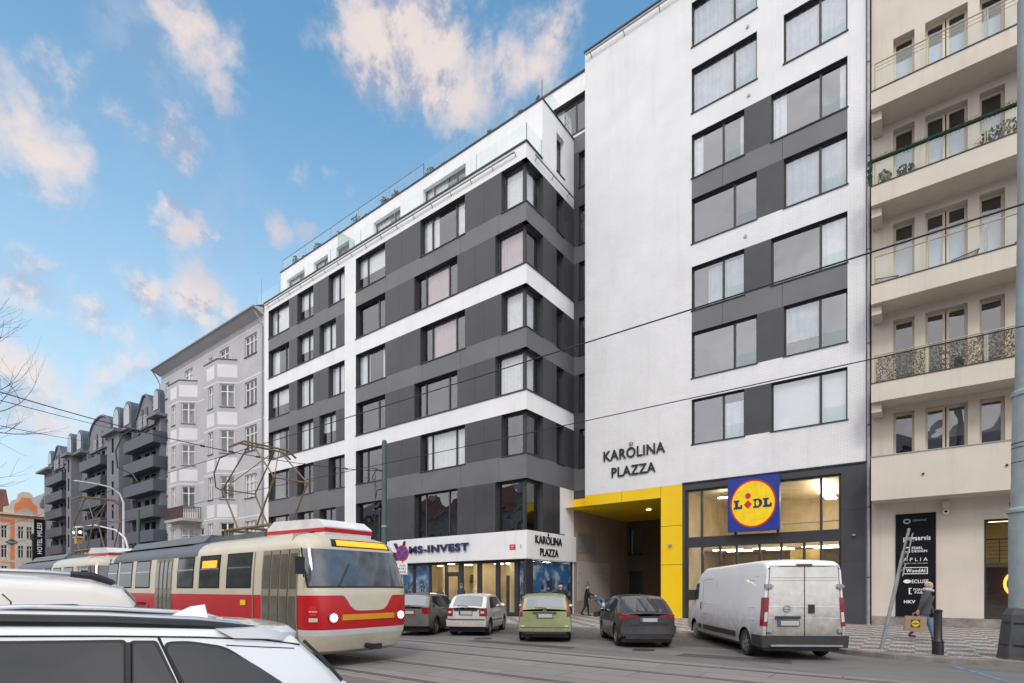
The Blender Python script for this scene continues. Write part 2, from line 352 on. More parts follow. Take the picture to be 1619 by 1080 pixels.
def window(parent, F, u0, u1, z0, z1, mulls=(), depth=0.3, fm='frame_dark', gm='glass', sill='sill_metal', cur=None, fw=0.07, bars=(), ledge=0.05, name='window', curm='curtain', back=None):
    mb = MB(); w0, w1 = -depth - 0.03, -depth + 0.04
    fbox(mb, F, u0, u0 + fw, w0, w1, z0, z1); fbox(mb, F, u1 - fw, u1, w0, w1, z0, z1)
    fbox(mb, F, u0 + fw, u1 - fw, w0, w1, z0, z0 + fw); fbox(mb, F, u0 + fw, u1 - fw, w0, w1, z1 - fw, z1)
    for t in mulls:
        u = u0 + (u1 - u0) * t; fbox(mb, F, u - fw * 0.75, u + fw * 0.75, w0 + 0.003, w1 + 0.008, z0 + fw, z1 - fw)
    for t in bars:
        z = z0 + (z1 - z0) * t; fbox(mb, F, u0 + fw, u1 - fw, w0 + 0.006, w1 + 0.004, z - fw * 0.5, z + fw * 0.5)
    f = mb.build(name, fm, parent, world=True)
    g = MB(); g.face([F.p(u0 + fw, z0 + fw, -depth), F.p(u1 - fw, z0 + fw, -depth), F.p(u1 - fw, z1 - fw, -depth), F.p(u0 + fw, z1 - fw, -depth)])
    g.build('pane', gm, f, world=True, recalc=False)
    if sill:
        s = MB(); fbox(s, F, u0 - 0.04, u1 + 0.04, -depth + 0.045, ledge, z0 - 0.035, z0 + 0.012); s.build('sill', sill, f, world=True)
    if cur:
        for (a, b, lo, hi) in cur:     # fractions of the opening
            c_ = MB()
            ua, ub = u0 + (u1 - u0) * a, u0 + (u1 - u0) * b; za, zb = z0 + (z1 - z0) * lo, z0 + (z1 - z0) * hi
            n = max(6, int((ub - ua) / 0.05)); ph = random.random() * 6
            amp = 0.0 if curm in ('blind_white', 'blind_blue', 'blind_grey') else 0.034
            c_.grid([[F.p(ua + (ub - ua) * k / n, z, -depth - 0.09 + amp * math.sin(k * 1.35 + ph + math.sin(k * 0.31) * 2)) for k in range(n + 1)] for z in (za, zb)])
            c_.build('curtain', curm, f, world=True, smooth=True, ang=80)
    return f
def text(s, F, u0, u1, zc, zh, m, parent, w=0.02, thick=0.03, bold=0.0, name='lettering', shear=0.0, align='fit', slope=None):
    cu = bpy.data.curves.new('t', 'FONT'); cu.body = s; cu.size = 1; cu.extrude = 0.02; cu.offset = bold; cu.shear = shear; cu.resolution_u = 3; cu.space_character = 1.0 + bold * 3.5
    ob = bpy.data.objects.new('t', cu); COL.objects.link(ob)
    bpy.context.view_layer.update()
    me = bpy.data.meshes.new_from_object(ob.evaluated_get(bpy.context.evaluated_depsgraph_get()))
    bpy.data.objects.remove(ob); bpy.data.curves.remove(cu)
    xs = [v.co.x for v in me.vertices]; ys = [v.co.y for v in me.vertices]
    x0, x1, y0, y1 = min(xs), max(xs), min(ys), max(ys)
    Mi = wmat(parent).inverted() if parent else Matrix()
    for v in me.vertices:
        u = u0 + (v.co.x - x0) / (x1 - x0) * (u1 - u0); z = zc - zh / 2 + (v.co.y - y0) / (y1 - y0) * zh
        ww = w + (thick if v.co.z > 0 else 0)
        v.co = Mi @ Vector(F.p(u, z, ww))
    me.materials.append(M[m]); me.name = name
    o = bpy.data.objects.new(name, me); COL.objects.link(o); o.parent = parent
    return o
defm('lamp_red2', (0.16, 0.01, 0.012), 0.3, coat=.5)

defm('rail_metal', (0.55, 0.55, 0.56), 0.35, 0.05, metal=0.8); defm('sign_blue2', (0.03, 0.05, 0.30), 0.5)
M['lamp_on2'] = emit('lamp_on2', (1.0, 0.95, 0.8), 1.6)
# ================================================================ ground
def sheet(name, pts, z, m, kind='structure'):
    mb = MB(); mb.face([(x, y, z) for x, y in pts]); return tag(mb.build(name, m, recalc=False), kind=kind)
def roadmat():
    m = bpy.data.materials.new('asphalt'); m.use_nodes = True; nt = m.node_tree; N = NT(nt); b = nt.nodes['Principled BSDF']
    g = N.n('ShaderNodeTexCoord').outputs['Object']
    big = N.n('ShaderNodeTexNoise', ins={'Vector': N.n('ShaderNodeMapping', ins={0: g, 3: (0.12, 0.9, 1)}).outputs[0], 'Scale': 1.1, 'Detail': 7.0, 'Roughness': 0.6}).outputs[0]
    fine = N.n('ShaderNodeTexNoise', ins={'Vector': g, 'Scale': 90.0, 'Detail': 3.0}).outputs[0]
    c = N.mix(N.ramp(big, 0.3, 0.72, 'LINEAR'), (0.105, 0.099, 0.097, 1), (0.205, 0.194, 0.188, 1))
    c = N.mix(N.math('MULTIPLY', N.ramp(fine, 0.35, 0.7, 'LINEAR'), 0.5), c, (0.21, 0.20, 0.195, 1))
    vor = N.n('ShaderNodeTexVoronoi', feature='DISTANCE_TO_EDGE', ins={'Vector': N.n('ShaderNodeMapping', ins={0: g, 3: (0.16, 0.35, 1)}).outputs[0], 'Scale': 1.0}).outputs[0]
    vn = N.math('ADD', vor, N.math('MULTIPLY', N.n('ShaderNodeTexNoise', ins={'Vector': g, 'Scale': 6.0}).outputs[0], 0.02))
    c = N.mix(N.math('MULTIPLY', N.n('ShaderNodeMapRange', ins={0: vn, 1: 0.008, 2: 0.020, 3: 1.0, 4: 0.0}).outputs[0], 0.35), c, (0.05, 0.048, 0.047, 1))
    nt.links.new(c, b.inputs['Base Color']); b.inputs['Roughness'].default_value = 0.72
    bp = N.n('ShaderNodeBump', ins={'Strength': 0.35, 'Distance': 0.01, 'Height': fine}).outputs[0]; nt.links.new(bp, b.inputs['Normal'])
    return m
M['asphalt'] = roadmat()
M['slabs'] = brickmat('slabs', (0.26, 0.237, 0.222), (0.09, 0.085, 0.08), 2.2, 0.72, 0.012, 0.72, 0.25, vertical=False, var=0.07)
M['setts'] = brickmat('setts', (0.155, 0.148, 0.14), (0.05, 0.048, 0.045), 0.13, 0.11, 0.016, 0.7, 0.8, rot=R(30), vertical=False, var=0.30)
def mosaic():
    m = bpy.data.materials.new('mosaic_paving'); m.use_nodes = True; nt = m.node_tree; N = NT(nt); b = nt.nodes['Principled BSDF']
    g = N.n('ShaderNodeTexCoord').outputs['Object']
    v = N.n('ShaderNodeTexVoronoi', feature='F1', ins={'Vector': g, 'Scale': 13.0, 'Randomness': 0.5})
    e = N.n('ShaderNodeTexVoronoi', feature='DISTANCE_TO_EDGE', ins={'Vector': g, 'Scale': 13.0, 'Randomness': 0.5}).outputs[0]
    pos = v.outputs['Position']
    ch = N.n('ShaderNodeTexChecker', ins={'Vector': N.n('ShaderNodeMapping', ins={0: pos, 2: (0, 0, R(0)), 3: (1, 1, 0)}).outputs[0], 'Scale': 1.7, 'Color1': (0.62, 0.59, 0.56, 1), 'Color2': (0.28, 0.255, 0.24, 1)}).outputs[0]
    no = N.n('ShaderNodeTexNoise', ins={'Vector': g, 'Scale': 1.2, 'Detail': 6.0}).outputs[0]
    c = N.n('ShaderNodeMix', data_type='RGBA', blend_type='MULTIPLY', ins={0: 1.0, 6: ch, 7: N.mix(no, (0.72, 0.70, 0.68, 1), (1.1, 1.1, 1.1, 1))}).outputs[2]
    c = N.n('ShaderNodeMix', data_type='RGBA', blend_type='MULTIPLY', ins={0: 0.35, 6: c, 7: v.outputs['Color']}).outputs[2]
    c = N.mix(N.n('ShaderNodeMapRange', ins={0: e, 1: 0.0, 2: 0.12, 3: 0.8, 4: 0.0}).outputs[0], c, (0.10, 0.095, 0.09, 1))
    nt.links.new(c, b.inputs['Base Color']); b.inputs['Roughness'].default_value = 0.7
    bp = N.n('ShaderNodeBump', ins={'Strength': 0.6, 'Distance': 0.01, 'Height': N.ramp(e, 0.0, 0.15, 'LINEAR')}).outputs[0]; nt.links.new(bp, b.inputs['Normal'])
    return m
M['mosaic'] = mosaic()
defm('kerbstone', (0.22, 0.20, 0.185), 0.75, 0.22, 3, 0.4, 20)
sheet('ground', [(-900, -900), (900, -900), (900, 900), (-900, 900)], -0.02, 'concrete')
sheet('road', [(-121, -4.5), (60, -4.5), (60, 18.7), (-121, 18.7)], 0.0, 'asphalt')
sheet('tram_track_bed', [(-121, 6.25), (60, 6.25), (60, 12.0), (-121, 12.0)], 0.004, 'slabs')
sheet('parking_bay', [(-60, 15.25), (-2.6, 15.25), (-1.9, 16.5), (-2.6, 17.6), (-3.9, 18.6), (-60, 18.6)], 0.004, 'setts')
mb = MB()
for y in (6.67, 8.12, 10.12, 11.57):
    mb.box(-121, 60, y - 0.035, y + 0.035, 0.002, 0.010)
tag(mb.build('tram_rails', 'steel'), kind='structure')
mb = MB()
for y in (6.67, 8.12, 10.12, 11.57):
    mb.box(-121, 60, y + 0.036, y + 0.085, 0.001, 0.0085); mb.box(-121, 60, y - 0.055, y - 0.036, 0.001, 0.0085)
tag(mb.build('rail_grooves', 'rubber'), kind='structure')
KERB = [(-121, 18.6), (-60, 18.6), (-20, 18.6), (-7, 18.6), (-3.9, 18.6), (-2.6, 17.6), (-1.9, 16.5), (-1.4, 15.85), (-0.4, 15.45), (0.6, 15.35), (2, 15.6), (6, 15.9), (60, 16.0)]
def off_line(pl, d):
    out = []
    for i, p in enumerate(pl):
        a = Vector(pl[max(i - 1, 0)]); b = Vector(pl[min(i + 1, len(pl) - 1)]); t = (b - a).normalized(); out.append((p[0] - t.y * d, p[1] + t.x * d))
    return out
inn = off_line(KERB, 0.26)
mb = MB()
mb.grid([[(x, y, -0.02) for x, y in KERB], [(x, y, 0.115) for x, y in KERB], [(x + 0.0, y + 0.02, 0.128) for x, y in KERB], [(x, y, 0.128) for x, y in inn]])
tag(mb.build('kerb', 'kerbstone'), kind='structure')
mb = MB(); mb.face([(x, y, 0.12) for x, y in inn] + [(60, 60), (-121, 60)] and [(x, y, 0.12) for x, y in inn] + [(60, 60, 0.12), (-121, 60, 0.12)])
tag(mb.build('pavement', 'mosaic', recalc=False), kind='structure')
mb = MB(); mb.box(-121, 60, -12, -4.5, -0.02, 0.12); tag(mb.build('near_pavement', 'mosaic'), kind='structure')
# patches, covers and grates in the road
defm('patch_dark', (0.075, 0.072, 0.070), 0.8, 0.15, 4, 0.3, 60); defm('iron', (0.05, 0.047, 0.045), 0.6, 0.2, 8, 0.4, 30)
for k, (x, y, w_, l_, a_) in enumerate(((-3.5, 13.4, 2.6, .7, .05), (-9.5, 12.9, 3.8, .6, 0), (-14, 5.2, 2.2, .9, .08))):
    mb = MB(); mb.face([(x + p_ * math.cos(a_) - q_ * math.sin(a_), y + p_ * math.sin(a_) + q_ * math.cos(a_), .0045) for p_, q_ in ((-w_ / 2, -l_ / 2), (w_ / 2, -l_ / 2 + .05), (w_ / 2 - .1, l_ / 2), (-w_ / 2 + .06, l_ / 2 - .04))]); tag(mb.build('road_patch', 'patch_dark', recalc=False), kind='structure')
for (x, y) in ((-5.9, 13.7), (-11.5, 13.6), (-1.2, 9.1)):
    mb = MB(); mb.lathe([(.31, -.01), (.31, .009), (.27, .011), (.26, .007), (.02, .007)], 24, lambda p: (x + p[0], y + p[1], p[2])); tag(mb.build('manhole_cover', 'iron', loc=(x, y, 0)), 'round iron manhole cover ' + {-5.9: 'in the road in front of the dark grey hatchback', -11.5: 'in the road in front of the white hatchback', -1.2: 'between the tram rails of the two tracks'}[x], 'manhole cover')
# blue line on the road and a pale bay edge line of setts
defm('blue_paint', (0.12, 0.22, 0.34), 0.7, 0.5, 9)
mb = MB(); mb.face([(0.55, 14.95, 0.005), (0.66, 14.98, 0.005), (1.36, 13.05, 0.005), (1.26, 13.0, 0.005)]); tag(mb.build('road_marking', 'blue_paint', recalc=False), kind='structure')
mb = MB(); mb.box(-60, -2.9, 15.13, 15.25, -0.01, 0.008); tag(mb.build('bay_edging', 'kerbstone'), kind='structure')

# ================================================================ LEFT BLOCK (white and dark grey corner building)
ROWS = {1: (22.65, 25.0), 2: (19.3, 21.6), 3: (15.87, 18.2), 4: (12.45, 14.75), 5: (9.02, 11.38), 6: (4.86, 7.66)}
LB = empty('apartment_block', (-30.5, 27, 0), 0, 'long white and charcoal apartment block with roof terraces and a blue-lettered shop sign', 'apartment building')
CX, CY = -16.8, 23.48
FF = Fr((0, CY), (1, 0), (0, -1)); SF = Fr((CX, 0), (0, 1), (1, 0))
X0 = -44.17; XB = -43.5; XP0, XP1 = -32.94, -31.65
mats = ['render_white', 'panel_dark', 'panel_grey', 'joint', 'reveal']
ops = []; wins = []; cors = []
for r, (z0, z1) in ROWS.items():
    odd = r % 2 == 1
    wins.append((XB, -40.33, z0, z1, (0.30,) if r in (1, 3) else (0.72,), r)); 
    wins.append((-39.13, -36.91, z0, z1, (0.55,), r))
    wins.append(((-34.94, XP0 - 0.02) if odd else (-36.1, -34.01)) + (z0, z1, (0.5,), r))
    wins.append((XP1, -28.47, z0, z1, (0.32,) if odd else (0.70,), r))
    wins.append(((-25.06, -21.26) if odd else (-25.62, -21.87)) + (z0, z1, (0.22, 0.76), r))
    cors.append(((-18.52 if odd else -18.96), z0, z1, r))
ops = [w[:4] for w in wins] + [(c_[0], CX, c_[1], c_[2]) for c_ in cors]
Z = 0.12; DG = 3.29
regs = []
for a, b in ((XB, XP0), (XP1, CX)):
    regs.append((a, b, 4.86, 25.0, 1))
    for z0, z1 in ((21.6, 22.65), (14.75, 15.87), (7.66, 9.02)): regs.append((a, b, z0, z1, 2))
    for z0, z1 in ((18.2, 19.3), (11.38, 12.45)): regs.append((a, b, z0, z1, 0))
J = 0.012
for r, (z0, z1) in ROWS.items():
    for x in ((-26.82, -19.8, -41.9 + 2.1, -38.0 + 1.9) if r % 2 else (-27.1, -20.47, -33.5)):
        regs.append((x - J, x + J, z0, z1, 3))
for z0, z1 in ((21.6, 22.65), (14.75, 15.87), (7.66, 9.02)):
    for x in (-38.8, -35.2, -28.4, -24.9, -21.6, -18.7): regs.append((x - J * .7, x + J * .7, z0, z1, 3))
SH = [(-27.7, -26.1), (-25.98, -24.62), (-24.5, -23.2), (-23.08, -22.08), (-21.77, -20.55), (-20.33, -19.16), (-18.96, -17.82), (-17.6, -16.95)]
shop_op = (-27.9, CX, Z, DG - 0.02, 0.45)
facade(m1 := MB(), FF, X0, CX, Z, 25.86, ops + [shop_op], regs, 0.32, 0, 4)
sw = [(26.53, 27.37, z0, z1) for r, (z0, z1) in ROWS.items() if r != 6]
SY1 = 28.5
sregs = [(CY, SY1, 7.66, 25.0, 1)] + [(CY, 26.9, 4.86, 7.66, 1)]
for z0, z1 in ((21.6, 22.65), (14.75, 15.87), (7.66, 9.02)): sregs.append((CY, SY1, z0, z1, 2))
for z0, z1 in ((18.2, 19.3), (11.38, 12.45)): sregs.append((CY, SY1, z0, z1, 0))
for r, (z0, z1) in ROWS.items(): sregs.append((26.1 - J, 26.1 + J, z0, z1, 3))
sops = sw + [(CY, 25.13, c_[1], c_[2]) for c_ in cors] + [(CY, 28.35, Z, DG - 0.02, 0.2)]
facade(m1, SF, CY, SY1, Z, 25.86, sops, sregs, 0.32, 0, 4)
# passage side wall of the block (tan, carries on under the yellow ceiling)
m1.cur = 5; m1.face([SF.p(SY1, Z), SF.p(36.1, Z), SF.p(36.1, 7.1), SF.p(SY1, 7.1)])
m1.cur = 0
# left gable, roof, parapets
m1.face([(X0, CY, 0), (X0, 36, 0), (X0, 36, 25.86), (X0, CY, 25.86)])
m1.face([(X0, CY, 25.86), (CX, CY, 25.86), (CX, 30, 25.86), (X0, 30, 25.86)])
wall = m1.build('wall', mats + ['passage_wall'], LB, world=True, recalc=False)
# dark core behind the windows
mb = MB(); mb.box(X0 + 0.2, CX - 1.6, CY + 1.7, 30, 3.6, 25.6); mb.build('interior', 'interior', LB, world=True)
# soffits, cornice capping, band drip edges
mb = MB()
fbox(mb, FF, X0 - 0.05, CX + 0.06, 0.0, 0.06, 25.83, 25.92); mb.box(CX, CX + 0.06, CY, 25.0, 25.83, 25.92)
fbox(mb, FF, X0 - 0.05, CX + 0.06, -0.25, -0.001, 25.87, 25.93)
mb.build('parapet_capping', 'sill_metal', LB, world=True)
for z in (19.3, 12.45, 4.86):
    for a, b in ((XB, XP0), (XP1, CX + 0.055)): mb = MB(); fbox(mb, FF, a, b, 0.003, 0.055, z - 0.02, z + 0.03); mb.build('drip_edge', 'sill_metal', LB, world=True)
    mb = MB(); mb.box(CX + 0.003, CX + 0.055, CY, SY1 - (0.0 if z > 5 else 1.1), z - 0.02, z + 0.03); mb.build('drip_edge', 'sill_metal', LB, world=True)
# pipe rail along the top band
mb = MB()
mb.tube(FF.p(-43.9, 25.50, 0.16), FF.p(-17.5, 25.50, 0.16), 0.045); mb.tube(SF.p(24.1, 25.46, 0.16), SF.p(28.2, 25.46, 0.16), 0.045)
x = -43.4
while x < -17.4: mb.tube(FF.p(x, 25.32, 0.0), FF.p(x, 25.50, 0.16), 0.025); x += 1.62
for y in (24.3, 26.0, 27.7): mb.tube(SF.p(y, 25.28, 0.0), SF.p(y, 25.46, 0.16), 0.025)
mb.build('pipe_rail', 'galv', LB, world=True)
random.seed(21)
pinks = {(-25.06, 3), (-25.62, 2), (-25.62, 4)}
for (a, b, z0, z1, mu, r) in wins:
    cur = None; cm = 'curtain'
    if r <= 3 or random.random() < 0.6:
        k = random.random()
        if (a, r) in pinks: cur = [(0.24, 0.74, 0, 1)]; cm = 'curtain_pink'
        elif k < 0.35: cur = [(0, 1, 0, 1)]
        elif k < 0.6: cur = [(0.0, 0.35, 0, 1), (0.78, 1, 0, 1)]
        elif k < 0.85: cur = [(0.0, 1, 0.45, 1)]; cm = 'blind_white'
    if r in (5, 6): cur = [(0.1, 0.9, 0, 1)] if (r == 5 and a > -27 and a < -20) else None
    window(LB, FF, a + 0.001, b - 0.001, z0 + 0.001, z1 - 0.001, mu, 0.32, cur=cur, curm=cm, bars=())
for (y0, y1, z0, z1) in sw: window(LB, SF, y0, y1, z0, z1, (), 0.32, fw=0.06)
def corner_window(x0, z0, z1, r):
    mb = MB(); d = 0.32; fw = 0.07; xi, yi = CX - d, CY + d
    FI = Fr((0, yi), (1, 0), (0, -1)); SI = Fr((xi, 0), (0, 1), (1, 0))
    fbox(mb, FI, x0, x0 + fw, -0.03, 0.04, z0, z1); fbox(mb, FI, x0 + fw, xi - 0.12, -0.03, 0.04, z0, z0 + fw); fbox(mb, FI, x0 + fw, xi - 0.12, -0.03, 0.04, z1 - 0.14, z1)
    mb.box(xi - 0.12, xi + 0.045, yi - 0.045, yi + 0.12, z0, z1)
    fbox(mb, SI, 25.13 - fw, 25.13, -0.03, 0.04, z0, z1); fbox(mb, SI, yi + 0.12, 25.13 - fw, -0.03, 0.04, z0, z0 + fw); fbox(mb, SI, yi + 0.12, 25.13 - fw, -0.03, 0.04, z1 - 0.14, z1)
    mb.box(x0 - 0.02, CX + 0.05, CY - 0.05, yi - 0.047, z0 - 0.03, z0 + 0.015); mb.box(xi + 0.047, CX + 0.05, yi - 0.046, 25.15, z0 - 0.03, z0 + 0.015)
    f = mb.build('corner_window', 'frame_dark', LB, world=True)
    g = MB(); g.face([FI.p(x0 + fw, z0 + fw), FI.p(xi - .12, z0 + fw), FI.p(xi - .12, z1 - .14), FI.p(x0 + fw, z1 - .14)]); g.build('pane', 'glass', f, world=True, recalc=False)
    g = MB(); g.face([SI.p(yi + .12, z0 + fw), SI.p(25.06, z0 + fw), SI.p(25.06, z1 - .14), SI.p(yi + .12, z1 - .14)]); g.build('pane', 'glass', f, world=True, recalc=False)
    if r <= 4:
        c_ = MB(); n = 34
        c_.grid([[FI.p(x0 + 0.05 + (xi - 0.25 - x0) * k / n, z, -0.16 + 0.02 * math.sin(k * 1.3)) for k in range(n + 1)] for z in (z0, z1)])
        if r != 2: c_.grid([[SI.p(yi + 0.2 + 0.75 * k / 20, z, -0.16 + 0.02 * math.sin(k * 1.3)) for k in range(21)] for z in (z0, z1)])
        c_.build('curtain', 'curtain_pink' if r in (2,) else 'curtain', f, world=True, smooth=True, ang=80)
for c_ in cors: corner_window(*c_)
# penthouse storey, set back
PF = Fr((0, 25.03), (1, 0), (0, -1))
pw = [(-43.3, -40.62, 25.95, 28.28, (0.65,)), (-39.29, -37.31, 25.95, 28.28, (0.6,)), (-36.22, -34.56, 25.95, 28.3, (0.5,)), (-31.64, -28.73, 25.95, 28.4, (0.72,)), (-26.44, -22.61, 25.95, 28.45, (0.22, 0.76))]
mb = MB(); facade(mb, PF, -44.3, CX, 25.87, 29.25, [w[:4] for w in pw], [], 0.28)
facade(mb, SF, 25.03, 28.5, 25.87, 29.25, [(26.53, 27.37, 26.15, 28.42)], [], 0.3)
mb.face([(-44.3, 25.03, 29.25), (CX, 25.03, 29.25), (CX, 34, 29.25), (-44.3, 34, 29.25)]); mb.face([(-44.3, 25.03, 25.87), (-44.3, 34, 25.87), (-44.3, 34, 29.25), (-44.3, 25.03, 29.25)])
mb.build('penthouse_wall', 'render_white', LB, world=True, recalc=False)
mb = MB(); mb.box(-44, CX - 1.3, 26.4, 33.5, 25.9, 29.1); mb.build('penthouse_interior', 'interior', LB, world=True)
for w in pw: window(LB, PF, *w[:4], w[4], 0.28, sill=None, cur=[(0, 0.5, 0, 1)] if random.random() < 0.6 else None)
window(LB, SF, 26.53, 27.37, 26.15, 28.42, (), 0.3)
mb = MB(); fbox(mb, PF, -44.36, CX + 0.05, -0.3, 0.06, 29.25, 29.33); mb.box(CX - 0.3, CX + 0.05, 25.34, 28.5, 29.25, 29.33); mb.build('roof_edge', 'sill_metal', LB, world=True)
# glass railings
def rail(P, za, zb, posts=None, top=False, mname='glass_rail', pr=0.012, nm='glass_railing'):
    mb = MB(); 
    for a, b in zip(P, P[1:]):
        d = (Vector(b) - Vector(a)).length; n = max(1, round(d / 1.9))
        for k in range(n):
            p = Vector(a).lerp(Vector(b), k / n + 0.02 / n); q = Vector(a).lerp(Vector(b), (k + 1) / n - 0.02 / n)
            mb.face([(p.x, p.y, za), (q.x, q.y, za), (q.x, q.y, zb), (p.x, p.y, zb)])
    o = mb.build(nm, mname, LB, world=True, recalc=False)
    mb = MB()
    for a, b in zip(P, P[1:]):
        d = (Vector(b) - Vector(a)).length; n = max(1, round(d / 3.8))
        for k in range(n + 1):
            p = Vector(a).lerp(Vector(b), k / n); mb.box(p.x - pr, p.x + pr, p.y - pr, p.y + pr, za, zb + 0.02)
        if top: mb.tube((a[0], a[1], zb), (b[0], b[1], zb), 0.03)
    mb.build('post', 'galv', o, world=True)
rail([(-45.6, CY + 0.1), (CX - 0.05, CY + 0.1), (CX - 0.05, 25.0)], 25.93, 26.95)
rail([(-44.2, 25.15), (-26.5, 25.15)], 29.33, 30.35, top=True)
rail([(-26.5, 25.15), (CX - 0.1, 25.15), (CX - 0.1, 28.4)], 29.33, 30.45)
rail([(-33.9, CY + 0.1), (-33.9, 25.0)], 25.93, 28.0, mname='glass_green', nm='glass_partition')
# roof stair boxes, planters, plants, furniture on the terraces
for (x, y, w, h) in ((-26.8, 27.6, 3.4, 1.9), (-22.9, 27.8, 2.4, 1.7), (-19.2, 28.0, 1.6, 1.0)):
    mb = MB(); mb.prism([(y - 1.2, 29.3), (y + 1.4, 29.3), (y + 1.4, 29.3 + h), (y + 0.3, 29.3 + h + 0.2), (y - 1.2, 29.3 + h - 0.5)], x - w / 2, x + w / 2, lambda p: (p[2], p[0], p[1]))
    o = mb.build('roof_hatch', 'render_white', LB, world=True)
    m2 = MB(); m2.box(x - w / 2 - .04, x + w / 2 + .04, y - 1.26, y - 1.16, 29.3 + h - 0.56, 29.3 + h - 0.44); m2.build('flashing', 'sill_metal', o, world=True)
def bush(cx_, cy_, z, r, h, n, m='leaf', sp=None):
    mb = MB()
    for _ in range(n):
        a = random.random() * 6.28; q = r * math.sqrt(random.random()); zz = z + h * random.random()
        q *= 0.5 + 0.7 * math.sin(math.pi * min(1, (zz - z) / h * 0.9 + 0.1))
        p = Vector((cx_ + q * math.cos(a), cy_ + q * math.sin(a), zz)); s = 0.05 + 0.06 * random.random()
        u = Vector((random.uniform(-1, 1), random.uniform(-1, 1), random.uniform(-1, 1))).normalized() * s; v = u.orthogonal().normalized() * s * 0.6
        mb.face([p - u, p + v, p + u, p - v])
    return mb
plants = [(-43.3, .25, 1.1), (-41.9, .3, .6), (-40.0, .35, 1.0), (-39.2, .4, .5), (-36.8, .5, .5), (-34.6, .45, .9), (-33.3, .35, .5), (-31.2, .4, .8), (-30.2, .35, 1.0), (-29.4, .3, .4), (-26.6, .4, 1.0), (-25.2, .3, .5), (-21.2, .4, .7), (-19.0, .3, .8), (-17.7, .35, .9)]
PL = ['low grey-green plant', 'tall thin potted shrub', 'small round potted shrub', 'spiky potted plant']
for i, (x, r, h) in enumerate(plants):
    y = 25.75 + 0.3 * random.random()
    t = empty('potted_plant', (x, y, 29.33), 0, 'small potted plant behind the glass railing of the roof terrace', 'plant', 'potted plants on the roof terrace')
    m2 = MB(); m2.lathe([(0.16, 0), (0.22, 0.34), (0.20, 0.36)], 10); m2.build('pot', 'slate', t)
    m3 = bush(0, 0, 0.3, r * 0.9, h, 130); m3.cur = 0
    m3.tube((0, 0, 0.2), (0, 0, 0.3 + h * 0.7), 0.02, 0.008, 5); m3.build('foliage', 'leaf', t, recalc=False)
# recess strip between the two blocks (dark, full height)
RF = Fr((0, 28.5), (1, 0), (0, -1))
rr = [(-16.45, -14.6, z0, z1, 0.25) for r, (z0, z1) in ROWS.items() if r != 6] + [(-16.45, -14.6, 26.15, 28.3, 0.25)]
LBX = [(-30, -14.6, 29.6, 31.9, 0.3)]
mb = MB(); facade(mb, RF, -30, -10, 7.1, 33.05, rr + LBX, [(-30, -10, 7.1, 29.4, 1), (-30, -10, 29.4, 33.1, 0)] + [(-30, -10, a, b, 2) for a, b in ((21.6, 22.65), (14.75, 15.87), (7.66, 9.02), (28.4, 29.4))], 0.25, 1, 4)
mb.build('recess_wall', mats, LB, world=True, recalc=False)
for q in rr: window(LB, RF, q[0], -15.2, q[2], q[3], (0.55,), 0.25, cur=[(0.5, 1, 0, 1)] if q[2] == 12.45 else None, curm='room_yellow')
window(LB, RF, -30, -14.6, 29.6, 31.9, (0.5, 0.62, 0.74, 0.86, 0.93), 0.3, cur=[(0.9, 1, 0, 1), (0.6, .8, 0, 1)])
mb = MB(); mb.box(-30, -10, 29.7, 31, 7.2, 32.8); mb.build('recess_interior', 'interior', LB, world=True)
mb = MB(); fbox(mb, RF, -30, -14.5, -0.3, 0.08, 33.05, 33.15); mb.build('roof_edge', 'sill_metal', LB, world=True)
# ---- ground floor shop
mb = MB(); fbox(mb, FF, -27.9, CX + 0.1, 0.003, 0.1, DG, 4.83); mb.box(CX + 0.003, CX + 0.1, CY, 28.6, DG, 4.83)
mb.build('fascia', 'render_white', LB, world=True)
SHF = Fr((0, CY + 0.40), (1, 0), (0, -1))
for i, (a, b) in enumerate(SH):
    if i == 3: continue
    window(LB, SHF, a, b, Z + 0.15, DG - 0.1, (), 0.0, sill=None, fw=0.06, name='shop_window', gm='glass_flat')
mb = MB(); last = -27.9
for a, b in SH:
    fbox(mb, SHF, last, a - 0.002, -0.06, 0.07, Z, DG - 0.06); last = b + 0.002
fbox(mb, SHF, last, CX - 0.22, -0.06, 0.07, Z, DG - 0.06)
fbox(mb, SHF, -27.9, CX - 0.22, -0.061, 0.075, DG - 0.1, DG - 0.022); fbox(mb, SHF, -27.9, CX - 0.22, -0.061, 0.075, Z, Z + 0.15)
mb.box(CX - 0.2, CX - 0.02, CY + 0.02, CY + 0.62, Z, DG - 0.03)
mb.build('shopfront_frame', 'frame_dark', LB, world=True)
# glass door
d = MB(); fbox(d, SHF, -23.08, -22.98, -0.03, 0.04, Z, 2.5); fbox(d, SHF, -22.18, -22.08, -0.03, 0.04, Z, 2.5); fbox(d, SHF, -22.98, -22.18, -0.03, 0.04, 2.4, 2.5); fbox(d, SHF, -22.98, -22.18, -0.03, 0.04, Z, Z + .12); fbox(d, SHF, -23.08, -22.08, -0.035, 0.045, 2.5, 2.66)
door = d.build('door', 'frame_dark', LB, world=True)
d = MB(); d.face([SHF.p(-22.98, .24), SHF.p(-22.18, .24), SHF.p(-22.18, 2.4), SHF.p(-22.98, 2.4)]); d.face([SHF.p(-23.08, 2.66), SHF.p(-22.08, 2.66), SHF.p(-22.08, 3.19), SHF.p(-23.08, 3.19)]); d.build('pane', 'glass_flat', door, world=True, recalc=False)
d = MB(); d.tube(SHF.p(-22.3, 1.0, 0.08), SHF.p(-22.3, 1.6, 0.08), 0.02); d.build('handle', 'steel', door, world=True)
